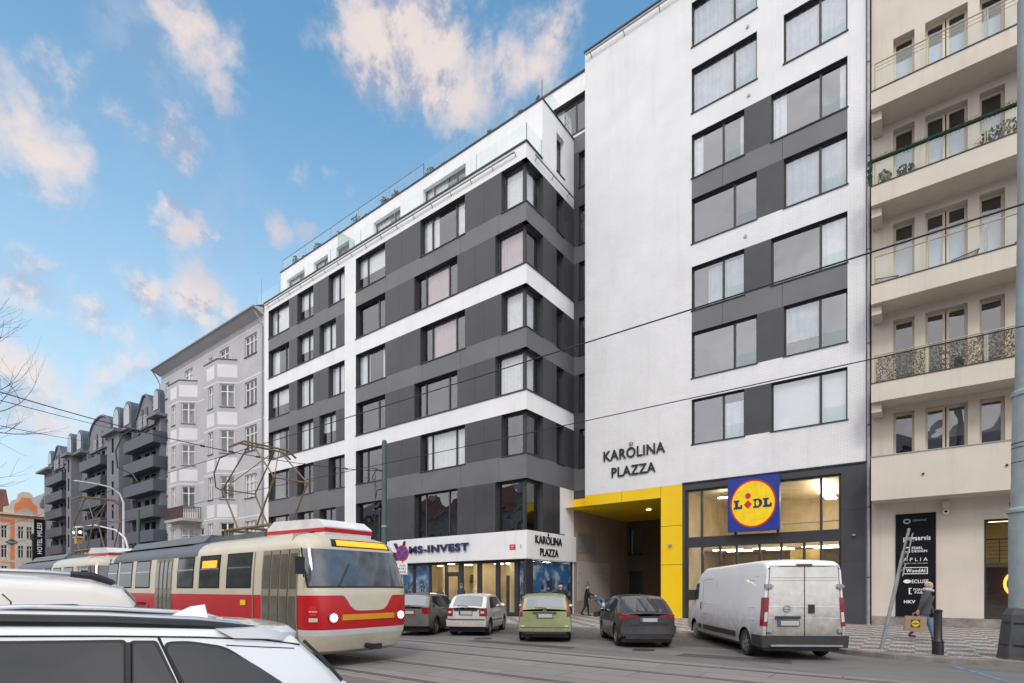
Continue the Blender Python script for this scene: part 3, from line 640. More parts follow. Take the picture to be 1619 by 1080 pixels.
# shop room with lamps
mb = MB(); mb.cur = 0
zf = 0.13
mb.face([(-27.9, 27.8, zf), (CX - 0.3, 27.8, zf), (CX - 0.3, 27.8, 3.24), (-27.9, 27.8, 3.24)])
for x in (-27.85, -24.55, -21.9, -19.05): mb.box(x - 0.04, x + 0.04, 25.0 if x > -27 else 23.9, 27.8, zf, 3.24)
mb.face([(-27.9, 23.9, 3.24), (CX - 0.3, 23.9, 3.24), (CX - 0.3, 27.8, 3.24), (-27.9, 27.8, 3.24)])
mb.build('shop_room', 'room_cream', LB, world=True, recalc=False)
mb = MB()
for x in (-26.3, -25.2, -23.8, -22.6, -21.2, -20.3, -19.7, -18.5, -17.6):
    for y in (24.7, 26.4): mb.box(x - 0.1, x + 0.5, y - 0.05, y + 0.05, 3.19, 3.22)
mb.build('ceiling_lamp', 'lamp_shop', LB, world=True)
mb = MB()
for (x0, x1, y, z0, z1) in ((-24.35, -23.9, 27.75, 2.0, 2.6), (-24.2, -23.7, 27.75, 0.9, 1.4), (-23.6, -23.2, 27.75, 1.9, 2.3), (-21.2, -20.7, 27.7, .12, 2.5), (-18.4, -17.4, 26.0, .12, 1.2), (-20.2, -19.5, 26.5, .12, .9), (-17.9, -17.5, 27.0, .12, 2.2)): mb.box(x0, x1, y - 0.3, y, z0, z1)
mb.build('furniture', 'bark', LB, world=True)
def sheer_poster(name, F, u0, u1, z0, z1, w):
    """window poster: sky above pale and dark house blocks"""
    mb = MB(); nu, nz = 14, 22
    random.seed(int(abs(u0) * 10))
    for i in range(nu):
        hh = 0.25 + 0.45 * random.random()
        for k in range(nz):
            t = (k + 0.5) / nz; a = u0 + (u1 - u0) * i / nu; b = u0 + (u1 - u0) * (i + 1) / nu; c_ = z0 + (z1 - z0) * k / nz; d_ = z0 + (z1 - z0) * (k + 1) / nz
            mb.cur = (1 + (random.random() < 0.45) + (random.random() < 0.25)) if t < hh else 0
            mb.face([F.p(a, c_, w), F.p(b, c_, w), F.p(b, d_, w), F.p(a, d_, w)])
    return mb.build(name, ['poster_sky', 'poster_pale', 'poster_dark', 'poster_dark'], LB, world=True, recalc=False)
def postersky():
    m = bpy.data.materials.new('poster_sky'); m.use_nodes = True; nt = m.node_tree; N = NT(nt); b = nt.nodes['Principled BSDF']
    g = N.n('ShaderNodeTexCoord').outputs['Object']
    no = N.n('ShaderNodeTexNoise', ins={'Vector': g, 'Scale': 1.6, 'Detail': 6.0}).outputs[0]
    nt.links.new(N.mix(N.ramp(no, 0.45, 0.7), (0.05, 0.16, 0.38, 1), (0.50, 0.58, 0.66, 1)), b.inputs['Base Color']); b.inputs['Roughness'].default_value = 0.3
    return m
M['poster_sky'] = postersky(); defm('poster_pale', (0.30, 0.32, 0.36), 0.4, 0.3, 4); defm('poster_dark', (0.05, 0.065, 0.10), 0.4, 0.3, 4)
sheer_poster('window_poster', SHF, -27.6, -26.2, .35, 3.1, -0.02); sheer_poster('window_poster', SHF, -25.9, -24.7, .35, 3.1, -0.02); sheer_poster('window_poster', SHF, -17.6, -17.0, .35, 3.1, -0.02)
GS = Fr((CX - 0.12, 0), (0, 1), (1, 0))
sheer_poster('window_poster', GS, 24.2, 28.3, .3, 3.15, 0.0)
window(LB, GS, 24.12, 28.34, Z + 0.05, DG - 0.05, (), -0.03, sill=None, fw=0.07, name='shop_window', gm='glass_flat')
text('A', GS, 24.35, 24.55, 2.85, 0.14, 'text_white', LB, 0.012, 0.004, name='poster_mark'); 
# lettering
text('MS-INVEST', FF, -25.9, -20.8, 4.12, 0.46, 'text_navy', LB, 0.16, 0.06, 0.035, 'shop_sign_lettering')
mb = MB()
mb.prism([(-27.45, 4.62), (-27.15, 4.62), (-26.75, 3.95), (-26.75, 3.6)], 0.13, 0.17, lambda p: FF.p(p[0], p[1], p[2])); mb.prism([(-27.45, 4.05), (-27.2, 4.0), (-26.9, 3.52), (-27.45, 3.52)], 0.13, 0.17, lambda p: FF.p(p[0], p[1], p[2]))
mb.prism([(-26.85, 3.95), (-26.45, 4.72), (-26.30, 4.72), (-26.42, 3.9)], 0.13, 0.17, lambda p: FF.p(p[0], p[1], p[2]))
mb.build('shop_logo', 'text_navy', LB, world=True)
def crown(F, u, z, s, parent, w):
    mb = MB()
    for k in (-1, 0, 1): 
        mb.tube(F.p(u + k * s * 0.45, z + s * (0.75 if k else 0.95), w), F.p(u + k * s * 0.45, z + s * (0.75 if k else 0.95), w + 0.03), s * 0.13, n=8)
        mb.prism([(u + k * s * .3 - s * .07, z), (u + k * s * .3 + s * .07, z), (u + k * s * .42 + s * .05, z + s * .62), (u + k * s * .42 - s * .05, z + s * .62)], w, w + 0.03, lambda p: F.p(p[0], p[1], p[2]))
    mb.build('crown_emblem', 'text_black', parent, world=True)
SFF = Fr((CX + 0.1, 0), (0, 1), (1, 0))
text('KAROLINA', SFF, 24.15, 26.9, 4.38, 0.46, 'text_black', LB, 0.02, 0.04, 0.012, 'name_lettering'); text('PLAZZA', SFF, 24.62, 26.5, 3.70, 0.42, 'text_black', LB, 0.02, 0.04, 0.012, 'name_lettering')
crown(SFF, 25.45, 4.64, 0.15, LB, 0.02)
mb = MB(); fbox(mb, FF, -17.85, -17.45, 0.102, 0.12, 3.78, 4.08); o = mb.build('number_plate', 'sign_red', LB, world=True)
text('99', FF, -17.75, -17.55, 3.97, 0.10, 'text_white', o, 0.121, 0.003, 0.01); 
text('Praha', FF, -17.80, -17.50, 3.84, 0.06, 'text_white', o, 0.121, 0.003, 0.0)
text('5', FF, -17.15, -17.05, 3.95, 0.20, 'galv', LB, 0.103, 0.01, 0.01, 'house_number')
# ================================================================ RIGHT BLOCK (tall white block above the supermarket)
RB = empty('supermarket_block', (-8.5, 30, 0), 0, 'tall white tiled block with a yellow framed passage and a supermarket below it', 'apartment building')
LF = Fr((0, 27.5), (1, 0), (0, -1))
A0, A1, A2, A3 = -9.21, -6.65, -5.46, -2.39; B1, B2 = -6.08, -4.92
RZ = {1: (9.07, 11.38), 2: (12.47, 14.83), 3: (15.95, 18.2), 4: (19.38, 21.7), 5: (22.75, 25.0), 6: (26.1, 28.4), 7: (29.5, 31.8)}
lw = []
for r, (z0, z1) in RZ.items():
    if r % 2 == 1 and r != 7: lw += [(A0, A1, z0, z1, (0.60,), r), (A2, A3, z0, z1, (0.66,), r)]
    else: lw += [(A0, B1, z0, z1, (0.66,), r), (B2, A3, z0, z1, (0.58,), r)]
lreg = []
for r in (1, 3, 5): lreg.append((A1, A2, RZ[r][0], RZ[r][1], 1))
for r in (2, 4): lreg.append((B1, B2, RZ[r][0], RZ[r][1], 1))
for a, b in ((14.83, 15.95), (21.7, 22.75)):
    lreg.append((A0, A3, a, b, 2)); lreg += [(-7.7, -7.68, a, b, 3), (-4.98, -4.96, a, b, 3)]
for r in (1, 3, 5): pass
yz = 7.1
ground_ops = [(-15.45, -10.85, 0.1, 6.5, 0.0), (-9.55, -2.63, Z, 6.75, 0.25)]
greg = [(-15.45, -9.69, 0.1, yz, 5), (-9.69, -1.7, 0.1, yz, 1), (-10.865, -10.84, 6.5, yz, 3), (-13.125, -13.10, 6.5, yz, 3), (-10.85, -9.69, 4.95, 4.975, 3), (-10.85, -9.69, 2.9, 2.925, 3), (-9.70, -9.69, Z, yz, 3), (-2.63, -1.7, 5.1, 5.115, 3), (-2.63, -1.7, 2.85, 2.865, 3)]
mb = MB(); facade(mb, LF, -15.45, -1.72, Z, 33.0, [w[:4] for w in lw] + ground_ops, lreg + greg, 0.30, 0, 4)
mb.cur = 0; mb.face([(-15.45, 27.5, yz), (-15.45, 45, yz), (-15.45, 45, 33.0), (-15.45, 27.5, 33.0)]); mb.face([(-15.45, 27.5, 33.0), (-1.72, 27.5, 33.0), (-1.72, 45, 33.0), (-15.45, 45, 33.0)]); mb.face([(-1.72, 27.5, 0), (-1.72, 45, 0), (-1.72, 45, 33.0), (-1.72, 27.5, 33.0)])
mb.build('wall', ['brick_white', 'panel_dark', 'panel_grey', 'joint', 'reveal', 'yellow_panel'], RB, world=True, recalc=False)
mb = MB(); mb.box(-15.2, -2.0, 29.0, 44, 8.3, 32.8); mb.build('interior', 'interior', RB, world=True)
for i, (a, b, z0, z1, mu, r) in enumerate(lw):
    cur = None; cm = 'curtain'
    if r in (6, 7) or (r == 4 and a == B2): cur = [(0, 1, 0, 1)]; cm = 'curtain_sheer'
    if r == 5: cur = [(0.0, 0.2, 0, 1), (0.9, 1, 0, 1)]
    if r == 1: cur = [(0, 1, 0, 1)] if a == A2 else [(0.55, 1, 0, 0.8)]
    if r == 1 and a == A2: cm = 'blind_white'
    if r == 3 and a == A0: cur = [(0.3, 1, 0, 0.9)]; cm = 'curtain_sheer'
    if r == 3 and a == A2: cur = [(0.66, 1, 0, 1)]
    if r == 2 and a == B2: cur = [(0.0, 0.57, 0.3, 1)]; cm = 'curtain_sheer'
    f = window(RB, LF, a, b, z0, z1, mu, 0.22, cur=cur, curm=cm, gm='glass_sky')
    g = MB(); t = mu[0]; g.face([LF.p(a + (b - a) * t + .1, z0 + .04, -0.14), LF.p(b - .05, z0 + .04, -0.14), LF.p(b - .05, z0 + .72, -0.14), LF.p(a + (b - a) * t + .1, z0 + .72, -0.14)]); g.build('glass_guard', 'glass_rail', f, world=True, recalc=False)
mb = MB(); fbox(mb, LF, -15.5, -1.7, -0.3, 0.06, 33.0, 33.08); mb.build('roof_edge', 'sill_metal', RB, world=True); mb = MB(); fbox(mb, LF, -9.69, -1.7, 0.003, 0.06, yz - 0.02, yz + 0.05); mb.build('drip_edge', 'sill_metal', RB, world=True)
mb = MB(); mb.tube(LF.p(-15.3, 32.65, 0.2), LF.p(-1.8, 32.65, 0.2), 0.045)
x = -15.0
while x < -2: mb.tube(LF.p(x, 32.45, 0), LF.p(x, 32.65, 0.2), 0.025); x += 2.05
mb.build('pipe_rail', 'galv', RB, world=True)
mb = MB()
for x, z in ((-6.5, 28.85), (-2.95, 28.65), (-6.45, 25.5), (-6.6, 18.75), (-6.5, 32.0)): mb.tube(LF.p(x, z, -0.01), LF.p(x, z, 0.05), 0.07, n=12)
mb.build('vent_cap', 'galv', RB, world=True)
text('KAROLINA', LF, -14.22, -10.61, 9.18, 0.58, 'text_black', RB, 0.03, 0.05, 0.012, 'name_lettering'); text('PLAZZA', LF, -13.72, -11.13, 8.20, 0.54, 'text_black', RB, 0.03, 0.05, 0.012, 'name_lettering')
crown(LF, -12.55, 9.52, 0.22, RB, 0.03)
# passage: ceiling, right wall, back wall with door and window, floor lamp
mb = MB()
mb.cur = 0; mb.box(-16.79, -15.45, 28.44, 28.5, 6.45, 7.12)     # yellow lintel piece in the recess
mb.face([(-16.8, 27.52, 6.5), (-10.85, 27.52, 6.5), (-10.85, 36.1, 6.5), (-16.8, 36.1, 6.5)])
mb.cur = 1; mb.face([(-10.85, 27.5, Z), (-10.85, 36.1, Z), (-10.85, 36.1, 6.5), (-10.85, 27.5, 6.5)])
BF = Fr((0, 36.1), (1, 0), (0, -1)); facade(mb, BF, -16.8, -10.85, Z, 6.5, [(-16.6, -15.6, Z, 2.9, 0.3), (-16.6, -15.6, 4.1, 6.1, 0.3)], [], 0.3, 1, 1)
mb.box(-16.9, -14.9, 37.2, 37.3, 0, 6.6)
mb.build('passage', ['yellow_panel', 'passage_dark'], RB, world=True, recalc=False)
window(RB, BF, -16.6, -15.6, 4.1, 6.1, (), 0.25, name='passage_window'); d = MB(); fbox(d, BF, -16.6, -15.6, -0.3, -0.2, Z, 2.9); d.build('passage_door', 'frame_dark', RB, world=True)
mb = MB(); mb.tube((-13.0, 31.0, 6.49), (-13.0, 31.0, 6.44), 0.14, n=14); mb.build('ceiling_lamp', 'lamp_soft', RB, world=True)
mb = MB(); fbox(mb, SF, 28.9, 31.2, 0.0, 0.03, 3.9, 5.1); o = mb.build('wall_vent', 'galv', LB, world=True)
def speckle():
    m = bpy.data.materials.new('climbing_board'); m.use_nodes = True; nt = m.node_tree; N = NT(nt); b = nt.nodes['Principled BSDF']
    g = N.n('ShaderNodeTexCoord').outputs['Object']
    v = N.n('ShaderNodeTexVoronoi', ins={'Vector': g, 'Scale': 3.2}).outputs['Distance']; v2 = N.n('ShaderNodeTexVoronoi', ins={'Vector': g, 'Scale': 11.0}).outputs['Distance']
    c = N.mix(N.n('ShaderNodeMapRange', ins={0: v, 1: 0.10, 2: 0.16, 3: 1.0, 4: 0.0}).outputs[0], (0.46, 0.43, 0.41, 1), (0.05, 0.05, 0.055, 1))
    c = N.mix(N.n('ShaderNodeMapRange', ins={0: v2, 1: 0.12, 2: 0.2, 3: 0.5, 4: 0.0}).outputs[0], c, (0.2, 0.19, 0.18, 1))
    nt.links.new(c, b.inputs['Base Color']); return m
M['speckle'] = speckle()
mb = MB(); fbox(mb, SF, 28.95, 33.4, 0.0, 0.03, 0.9, 3.35); mb.build('notice_wall', 'speckle', LB, world=True)
mb = MB(); fbox(mb, LF, -10.42, -10.26, 0.0, 0.12, 3.88, 4.0); mb.build('security_camera', 'galv', RB, world=True)
mb = MB(); fbox(mb, LF, -2.2, -2.1, 0.0, 0.14, 3.95, 4.03); mb.build('security_camera', 'galv', RB, world=True)
# supermarket glazing
GF = Fr((0, 27.72), (1, 0), (0, -1))
mb = MB()
fbox(mb, GF, -9.55, -2.63, -0.08, 0.16, 3.78, 4.30); fbox(mb, GF, -9.55, -2.63, -0.06, 0.12, 6.66, 6.75)
for x in (-9.5, -8.75, -3.42, -2.68, -7.1, -5.2): fbox(mb, GF, x - 0.05, x + 0.05, -0.06, 0.10, 4.30, 6.66)
for x in (-9.5, -8.72, -7.84, -7.05, -6.0, -5.05, -4.1, -3.42, -2.68): fbox(mb, GF, x - 0.05, x + 0.05, -0.06, 0.10, Z, 3.78)
mb.build('shopfront_frame', 'frame_dark', RB, world=True)
for x0, x1 in ((-9.45, -8.8), (-8.7, -7.15), (-7.05, -5.25), (-5.15, -3.47), (-3.37, -2.73)):
    g = MB(); g.face([GF.p(x0, 4.3), GF.p(x1, 4.3), GF.p(x1, 6.66), GF.p(x0, 6.66)]); g.build('shop_window', 'glass_flat', RB, world=True, recalc=False)
for x0, x1 in ((-9.45, -8.77), (-8.67, -7.89), (-7.79, -7.1), (-7.0, -6.05), (-5.95, -5.1), (-5.0, -4.15), (-4.05, -3.47), (-3.37, -2.73)):
    g = MB(); g.face([GF.p(x0, .2), GF.p(x1, .2), GF.p(x1, 3.78), GF.p(x0, 3.78)]); g.build('shop_window', 'glass_flat', RB, world=True, recalc=False)
mb = MB(); mb.cur = 0
mb.face([(-9.6, 35, Z), (-2.6, 35, Z), (-2.6, 35, 6.9), (-9.6, 35, 6.9)]); mb.face([(-9.6, 27.8, Z), (-9.6, 35, Z), (-9.6, 35, 6.9), (-9.6, 27.8, 6.9)]); mb.face([(-2.6, 27.8, Z), (-2.6, 35, Z), (-2.6, 35, 6.9), (-2.6, 27.8, 6.9)]); mb.face([(-9.6, 27.8, 6.8), (-2.6, 27.8, 6.8), (-2.6, 35, 6.8), (-9.6, 35, 6.8)])
mb.box(-9.6, -2.6, 30.2, 35, 3.75, 3.95)
mb.build('shop_room', 'room_cream', RB, world=True, recalc=False)
mb = MB()
for x in (-8.6, -6.6, -4.4): mb.box(x, x + 1.5, 29.0, 29.12, 3.66, 3.70); mb.box(x + .3, x + 1.6, 30.6, 30.7, 3.68, 3.72)
mb.box(-3.9, -3.4, 29.0, 33.5, 6.5, 6.56); mb.box(-8.3, -7.7, 28.9, 29.1, 6.4, 6.45)
mb.build('ceiling_lamp', 'lamp_on', RB, world=True)
mb = MB(); mb.box(-5.0, -3.6, 29.6, 29.7, 1.0, 3.6); mb.box(-7.0, -6.2, 33, 33.5, .2, 3.0); mb.build('display', 'room_yellow', RB, world=True)
mb = MB(); mb.tube((-5.1, 28.2, 4.75), (-2.7, 28.2, 4.75), 0.03); mb.build('inner_handrail', 'galv', RB, world=True)
# the square supermarket sign
LS = empty('supermarket_sign', (-6.16, 27.1, 4.4), 0, 'square blue supermarket sign with a yellow disc ringed in red and LIDL across it', 'shop sign')
S0, S1, T0, T1 = -7.32, -5.02, 4.40, 6.98
DF = Fr((0, 27.2), (1, 0), (0, -1))
mb = MB(); fbox(mb, DF, S0, S1, -0.12, 0.12, T0, T1); mb.build('panel', 'sign_blue', LS, world=True)
uc, zc = (S0 + S1) / 2, (T0 + T1) / 2 ; ru, rz = 1.02, 1.14
def ell(mb, a, b, w0, w1): mb.prism([(uc + a * math.cos(t * math.pi / 32), zc + b * math.sin(t * math.pi / 32)) for t in range(64)], w0, w1, lambda p: DF.p(p[0], p[1], p[2]))
mb = MB(); ell(mb, ru, rz, 0.12, 0.135); mb.build('ring', 'sign_red', LS, world=True)
mb = MB(); ell(mb, ru * .93, rz * .93, 0.135, 0.145); mb.build('disc', 'sign_yellow', LS, world=True)
def poly(mb, pts): mb.prism([(uc + x * ru * 0.93, zc + y * rz * .93) for x, y in pts], 0.146, 0.156, lambda p: DF.p(p[0], p[1], p[2]))
mb = MB()
h = 0.20
def slabL(x, w_=0.40):
    poly(mb, [(x, -h), (x, -h + .08), (x + .06, -h + .08), (x + .06, h - .08), (x, h - .08), (x, h), (x + .27, h), (x + .27, h - .08), (x + .20, h - .08), (x + .20, -h + .10), (x + w_ - .09, -h + .10), (x + w_ - .07, -h + .18), (x + w_, -h + .18), (x + w_, -h)])
for x_ in (-0.90, 0.47):
    slabL(x_); mb.build('letter_l', 'text_navy', LS, world=True); mb = MB()
poly(mb, [(-.12 + .14, -h), (.02, -h + .08), (.08, -h + .08), (.08, h - .08), (.02, h - .08), (.02, h), (.28, h), (.40, h - .06), (.45, h - .2), (.40, -h + .08), (.28, -h)])
mb.build('letter_d', 'text_navy', LS, world=True)
mb = MB(); mb.prism([(uc + (.22 + .08 * math.cos(t * .3927)) * ru * .93, zc + .13 * math.sin(t * .3927) * rz * .93) for t in range(16)], 0.157, 0.160, lambda p: DF.p(p[0], p[1], p[2])); mb.build('letter_counter', 'sign_yellow', LS, world=True)
mb = MB(); poly(mb, [(-.42, -.02), (-.22, .17), (-.04, -.02), (-.22, -.22)]); mb.prism([(uc + (-.22 + .13 * math.cos(t * .3927)) * ru * .93, zc + (.36 + .13 * math.sin(t * .3927)) * rz * .93) for t in range(16)], 0.146, 0.156, lambda p: DF.p(p[0], p[1], p[2])); mb.build('letter_i', 'sign_red', LS, world=True)
def lace():
    m = bpy.data.materials.new('lace'); m.use_nodes = True; nt = m.node_tree; nt.nodes.clear(); N = NT(nt)
    g = N.n('ShaderNodeTexCoord').outputs['Object']
    no = N.n('ShaderNodeTexNoise', ins={'Vector': g, 'Scale': 11.0, 'Detail': 3.0, 'Roughness': 0.7, 'Distortion': 2.0}).outputs[0]
    a = N.ramp(no, 0.49, 0.53)
    d = N.n('ShaderNodeBsdfPrincipled', ins={'Base Color': (0.035, 0.033, 0.025, 1), 'Roughness': 0.3}).outputs[0]
    t = N.n('ShaderNodeBsdfTransparent', ins={0: (0.9, 0.88, 0.8, 1)}).outputs[0]
    N.n('ShaderNodeOutputMaterial', ins={0: N.n('ShaderNodeMixShader', ins={0: a, 1: d, 2: t}).outputs[0]})
    return m
M['lace'] = lace()
defm('rail_rust', (0.10, 0.06, 0.05), 0.8, 0.2, 6); defm('sign_yellow2', (0.55, 0.30, 0.02), 0.6, 0.1, 3); defm('rail_olive', (0.36, 0.34, 0.22), 0.5, 0.05)
# ================================================================ BEIGE BUILDING on the right
BB = empty('beige_building', (3.5, 29, 0), 0, 'beige rendered apartment building with stacked balconies and a black sponsor board beside its glass door', 'apartment building')
BB['label'] = 'beige rendered building with stacked balconies and a glass door at street level'
X1 = 9.0; cols = [(-0.72, -0.09), (0.36, 0.88), (1.03, 1.56), (2.01, 2.64), (4.0, 4.7), (5.2, 5.9)]
heads = [9.02, 12.9, 16.95, 20.9, 24.7]
bops = []
for hI, hd in enumerate(heads):
    for (a, b) in ((-0.76, -0.05), (0.30, 1.62), (1.97, 2.70), (4.0, 4.7), (5.2, 5.9)): bops.append((a, b, hd - (2.5 if hI else 2.2), hd, 0.42))
mb = MB(); facade(mb, LF, -1.52, X1, 0.12, 31.0, bops + [(2.10, 6.0, 0.47, 4.34, 0.25)], [(-1.52, X1, 0.12, 0.50, 1)], 0.42, 0, 0)
mb.face([(-1.52, 27.5, 31.0), (X1, 27.5, 31.0), (X1, 40, 31.0), (-1.52, 40, 31.0)]); mb.face([(-1.52, 27.5, 0), (-1.52, 40, 0), (-1.52, 40, 31.0), (-1.52, 27.5, 31.0)])
mb.build('wall', ['beige', 'plinth'], BB, world=True, recalc=False)
mb = MB(); mb.box(-1.3, X1, 29.0, 39, 5.0, 30); mb.build('interior', 'interior', BB, world=True)
defm('blind_blue', (0.44, 0.50, 0.58), 0.8, 0.04, 2); defm('blind_grey', (0.17, 0.165, 0.165), 0.8, 0.06, 2)
for hI, hd in enumerate(heads):
    for (a, b) in ((-0.76, -0.05), (0.30, 0.94), (0.98, 1.62), (1.97, 2.70), (4.0, 4.7), (5.2, 5.9)):
        lo = hd - (2.5 if hI else 2.2)
        f = window(BB, LF, a, b, lo, hd, (), 0.36, fm='frame_cream', sill=None, fw=0.085, cur=([(0.05, 0.95, 0.03, 0.70)] if hI >= 2 else ([(0.05, 0.95, 0.45, 0.93)] if hI == 0 and a > 0 else None)), curm='blind_blue' if hI >= 2 else 'blind_grey', name='balcony_door')
mb = MB(); zs = [(5.24, 7.01)] + [(9.25, 10.0), (13.25, 14.02), (17.26, 18.03), (21.19, 21.89)]
YB = 26.2
for i, (z0, z1) in enumerate(zs):
    m1 = MB(); m1.box(-1.46, X1, YB, YB + 0.16, z0, z1); m1.box(-1.46, X1, YB + 0.16, 27.5, z0 + 0.001, z0 + (0.30 if i else 0.25)); m1.box(-1.46, -1.30, YB + 0.16, 27.5, z0 + 0.3, z1)
    if i: m1.box(-1.46, -1.12, YB + 0.25, 27.5, z0 - 0.36, z0)
    o = m1.build('balcony', 'beige', BB, world=True)
    m2 = MB(); m2.box(-1.49, X1, YB - 0.03, YB + 0.19, z1, z1 + 0.035); m2.build('capping', 'galv' if i == 0 else 'bark', o, world=True)
    if i == 0:
        m3 = MB()
        for x in (0.22, 2.62): m3.tube((x, YB - 0.06, 6.12), (x, YB + .02, 6.14), 0.04)
        m3.build('drain_spout', 'black_metal', o, world=True); continue
    ht = 1.14 if i != 3 else 1.05
    m3 = MB()
    xs = [-1.34 + 1.72 * k for k in range(7)]
    for x in xs:
        m3.box(x - 0.022, x + 0.022, YB + 0.06, YB + 0.10, z1 + 0.03, z1 + ht)
        if x > -1: m3.box(x - 0.085, x - 0.05, YB + 0.06, YB + 0.10, z1 + 0.03, z1 + ht - 0.02)
    m3.tube((-1.36, YB + 0.08, z1 + ht), (X1, YB + 0.08, z1 + ht), 0.026, n=8)
    if i == 4:
        for dz in (0.15, 0.30): m3.tube((-1.36, YB + 0.08, z1 + ht - dz), (X1, YB + 0.08, z1 + ht - dz), 0.012, n=6)
    m3.build('railing_frame', 'rail_olive' if 'rail_olive' in M else 'frame_cream', o, world=True)
    m4 = MB()
    for a, b in zip(xs, xs[1:]): m4.face([(a + 0.03, YB + 0.08, z1 + 0.06), (b - 0.09, YB + 0.08, z1 + 0.06), (b - 0.09, YB + 0.08, z1 + ht - (0.34 if i == 4 else 0.06)), (a + 0.03, YB + 0.08, z1 + ht - (0.34 if i == 4 else 0.06))])
    m4.build('railing_glass', 'lace' if i == 1 else 'glass_rail', o, world=True, recalc=False)
# green garland wound along the third balcony's rail
G = []; random.seed(3)
mb = MB()
for k in range(3600):
    x = -1.5 + 6.5 * random.random(); a = random.random() * 6.28; r = 0.06 + 0.10 * random.random()
    zz = 19.10 + 0.03 * math.sin(x * 5); p = Vector((x, YB + 0.08 + r * math.cos(a), zz + r * math.sin(a)))
    d = Vector((random.uniform(-.5, .5), math.cos(a), math.sin(a))).normalized() * 0.06; v = d.cross(Vector((1, 0, 0))).normalized() * 0.018
    mb.face([p - v, p + d, p + v])
mb.tube((-1.5, YB + .08, 19.1), (5, YB + .08, 19.1), 0.075, n=8)
for k in range(260):
    z = 18.1 + random.random(); a = random.random() * 6.28; p = Vector((-1.5 + .06 * math.cos(a), YB + 0.04 + .06 * math.sin(a), z)); mb.face([p, p + Vector((random.uniform(-.08, .08), random.uniform(-.08, .02), .05)), p + Vector((0.03, 0, .06))])
tag(mb.build('garland', 'garland', recalc=False, loc=(1, YB, 19.1)), 'dark green fir garland wound along the rail of the second balcony from the top', 'garland')
def bplant(x, z, r, h, lab, n=160, m='leaf'):
    t = empty('balcony_plant', (x, YB + 0.45, z), 0, lab, 'plant', 'plants on the garlanded balcony')
    a = MB(); a.lathe([(0.12, 0), (0.17, 0.28), (0.15, 0.3)], 10); a.build('pot', 'bark', t)
    b = bush(0, 0, 0.25, r, h, n); b.build('foliage', m, t, recalc=False)
defm('dry_grass', (0.20, 0.18, 0.09), 0.9, 0.3, 8)
bplant(-1.05, 17.75, .22, .8, 'dry grassy pot plant at the left end of the garlanded balcony', m='dry_grass')
bplant(-0.35, 17.75, .38, .62, 'dark leafy pot plant in front of the leftmost balcony door')
bplant(2.15, 17.75, .35, .7, 'grey-green pot plant left of the dry bush on the garlanded balcony')
bplant(2.65, 17.75, .38, .85, 'pale dry bush in front of the right door of the garlanded balcony', m='dry_grass')
bplant(3.15, 17.75, .25, .65, 'small leafy pot plant at the right edge of the garlanded balcony')
def wire_chair(x, z, rz, lab):
    t = empty('lounge_chair', (x, YB + 0.6, z), rz, lab, 'chair', 'round wire chairs on the balcony')
    mb = MB(); rim = [(0.42 * math.cos(a * .3927), 0.40 * math.sin(a * .3927), 0.84 + 0.20 * math.sin(a * .3927)) for a in range(17)]
    mb.path(rim, 0.018, 6)
    mb.build('rim', 'black_metal', t)
    mb = MB()
    for a in range(0, 32): 
        q = a * .19635; mb.path([(0.42 * math.cos(q), 0.40 * math.sin(q), 0.84 + 0.20 * math.sin(q)), (0.30 * math.cos(q), .28 * math.sin(q), .55), (0.05 * math.cos(q), .05 * math.sin(q), .34)], 0.007, 4)
    mb.build('seat_cords', 'black_metal', t)
    for q in (0.6, 2.5, 4.7):
        l = MB(); l.tube((0.2 * math.cos(q), .2 * math.sin(q), .38), (.32 * math.cos(q), .32 * math.sin(q), 0), .014); l.build('leg', 'black_metal', t)
wire_chair(-0.98, 13.62, 0.3, 'black wire lounge chair at the left end of its balcony'); wire_chair(1.5, 13.62, -0.4, 'black wire lounge chair in front of the middle balcony door')
t = empty('reclining_chair', (2.75, YB + .55, 13.62), 0, 'black reclining chair behind the right end of the glass railing', 'chair')
mb = MB(); mb.prism([(-.75, .32), (-.1, .30), (.55, .95), (.5, 1.0), (-.12, .36), (-.75, .38)], -.3, .3, lambda p: (p[0], p[2], p[1])); mb.build('seat', 'black_metal', t)
for x in (-.6, .2):
    for y in (-.28, .28): l = MB(); l.tube((x, y, .33), (x + .05, y, 0), .015); l.build('leg', 'black_metal', t)
# sponsor board
SB = empty('sponsor_board', (-0.02, 27.44, 0.5), 0, 'tall black wall board listing company names in white beside the leaning pole', 'sign board')
mb = MB(); fbox(mb, LF, -0.68, 0.64, 0.003, 0.05, 0.51, 4.75); mb.build('panel', 'board_black', SB, world=True)
def btext(s, a, b, z, hh, bold=0.01): text(s, LF, a, b, z, hh, 'text_white', SB, 0.052, 0.004, bold)
mb = MB(); mb.prism([(-0.30 + .13 * math.cos(t * .314), 4.44 + .11 * math.sin(t * .314)) for t in range(20)], 0.052, 0.056, lambda p: LF.p(*p)); mb.build('ring_logo', 'galv', SB, world=True)
mb = MB(); mb.prism([(-0.30 + .07 * math.cos(t * .314), 4.44 + .055 * math.sin(t * .314)) for t in range(20)], 0.057, 0.059, lambda p: LF.p(*p)); mb.build('ring_hole', 'board_black', SB, world=True)
text('GREENSTONE', LF, -0.12, 0.34, 4.46, 0.08, 'galv', SB, 0.052, 0.004, 0.0)
btext('pragservis', -0.42, 0.47, 3.70, 0.25, 0.02); btext('PEARL', -0.14, 0.22, 3.33, 0.10, 0.02); btext('DESIGN', -0.14, 0.36, 3.20, 0.10, 0.02)
mb = MB(); fbox(mb, LF, -0.40, -0.20, 0.052, 0.056, 3.15, 3.38); mb.build('square_logo', 'text_white', SB, world=True); mb = MB(); fbox(mb, LF, -0.36, -0.25, 0.057, 0.059, 3.20, 3.33); mb.build('square_hole', 'board_black', SB, world=True)
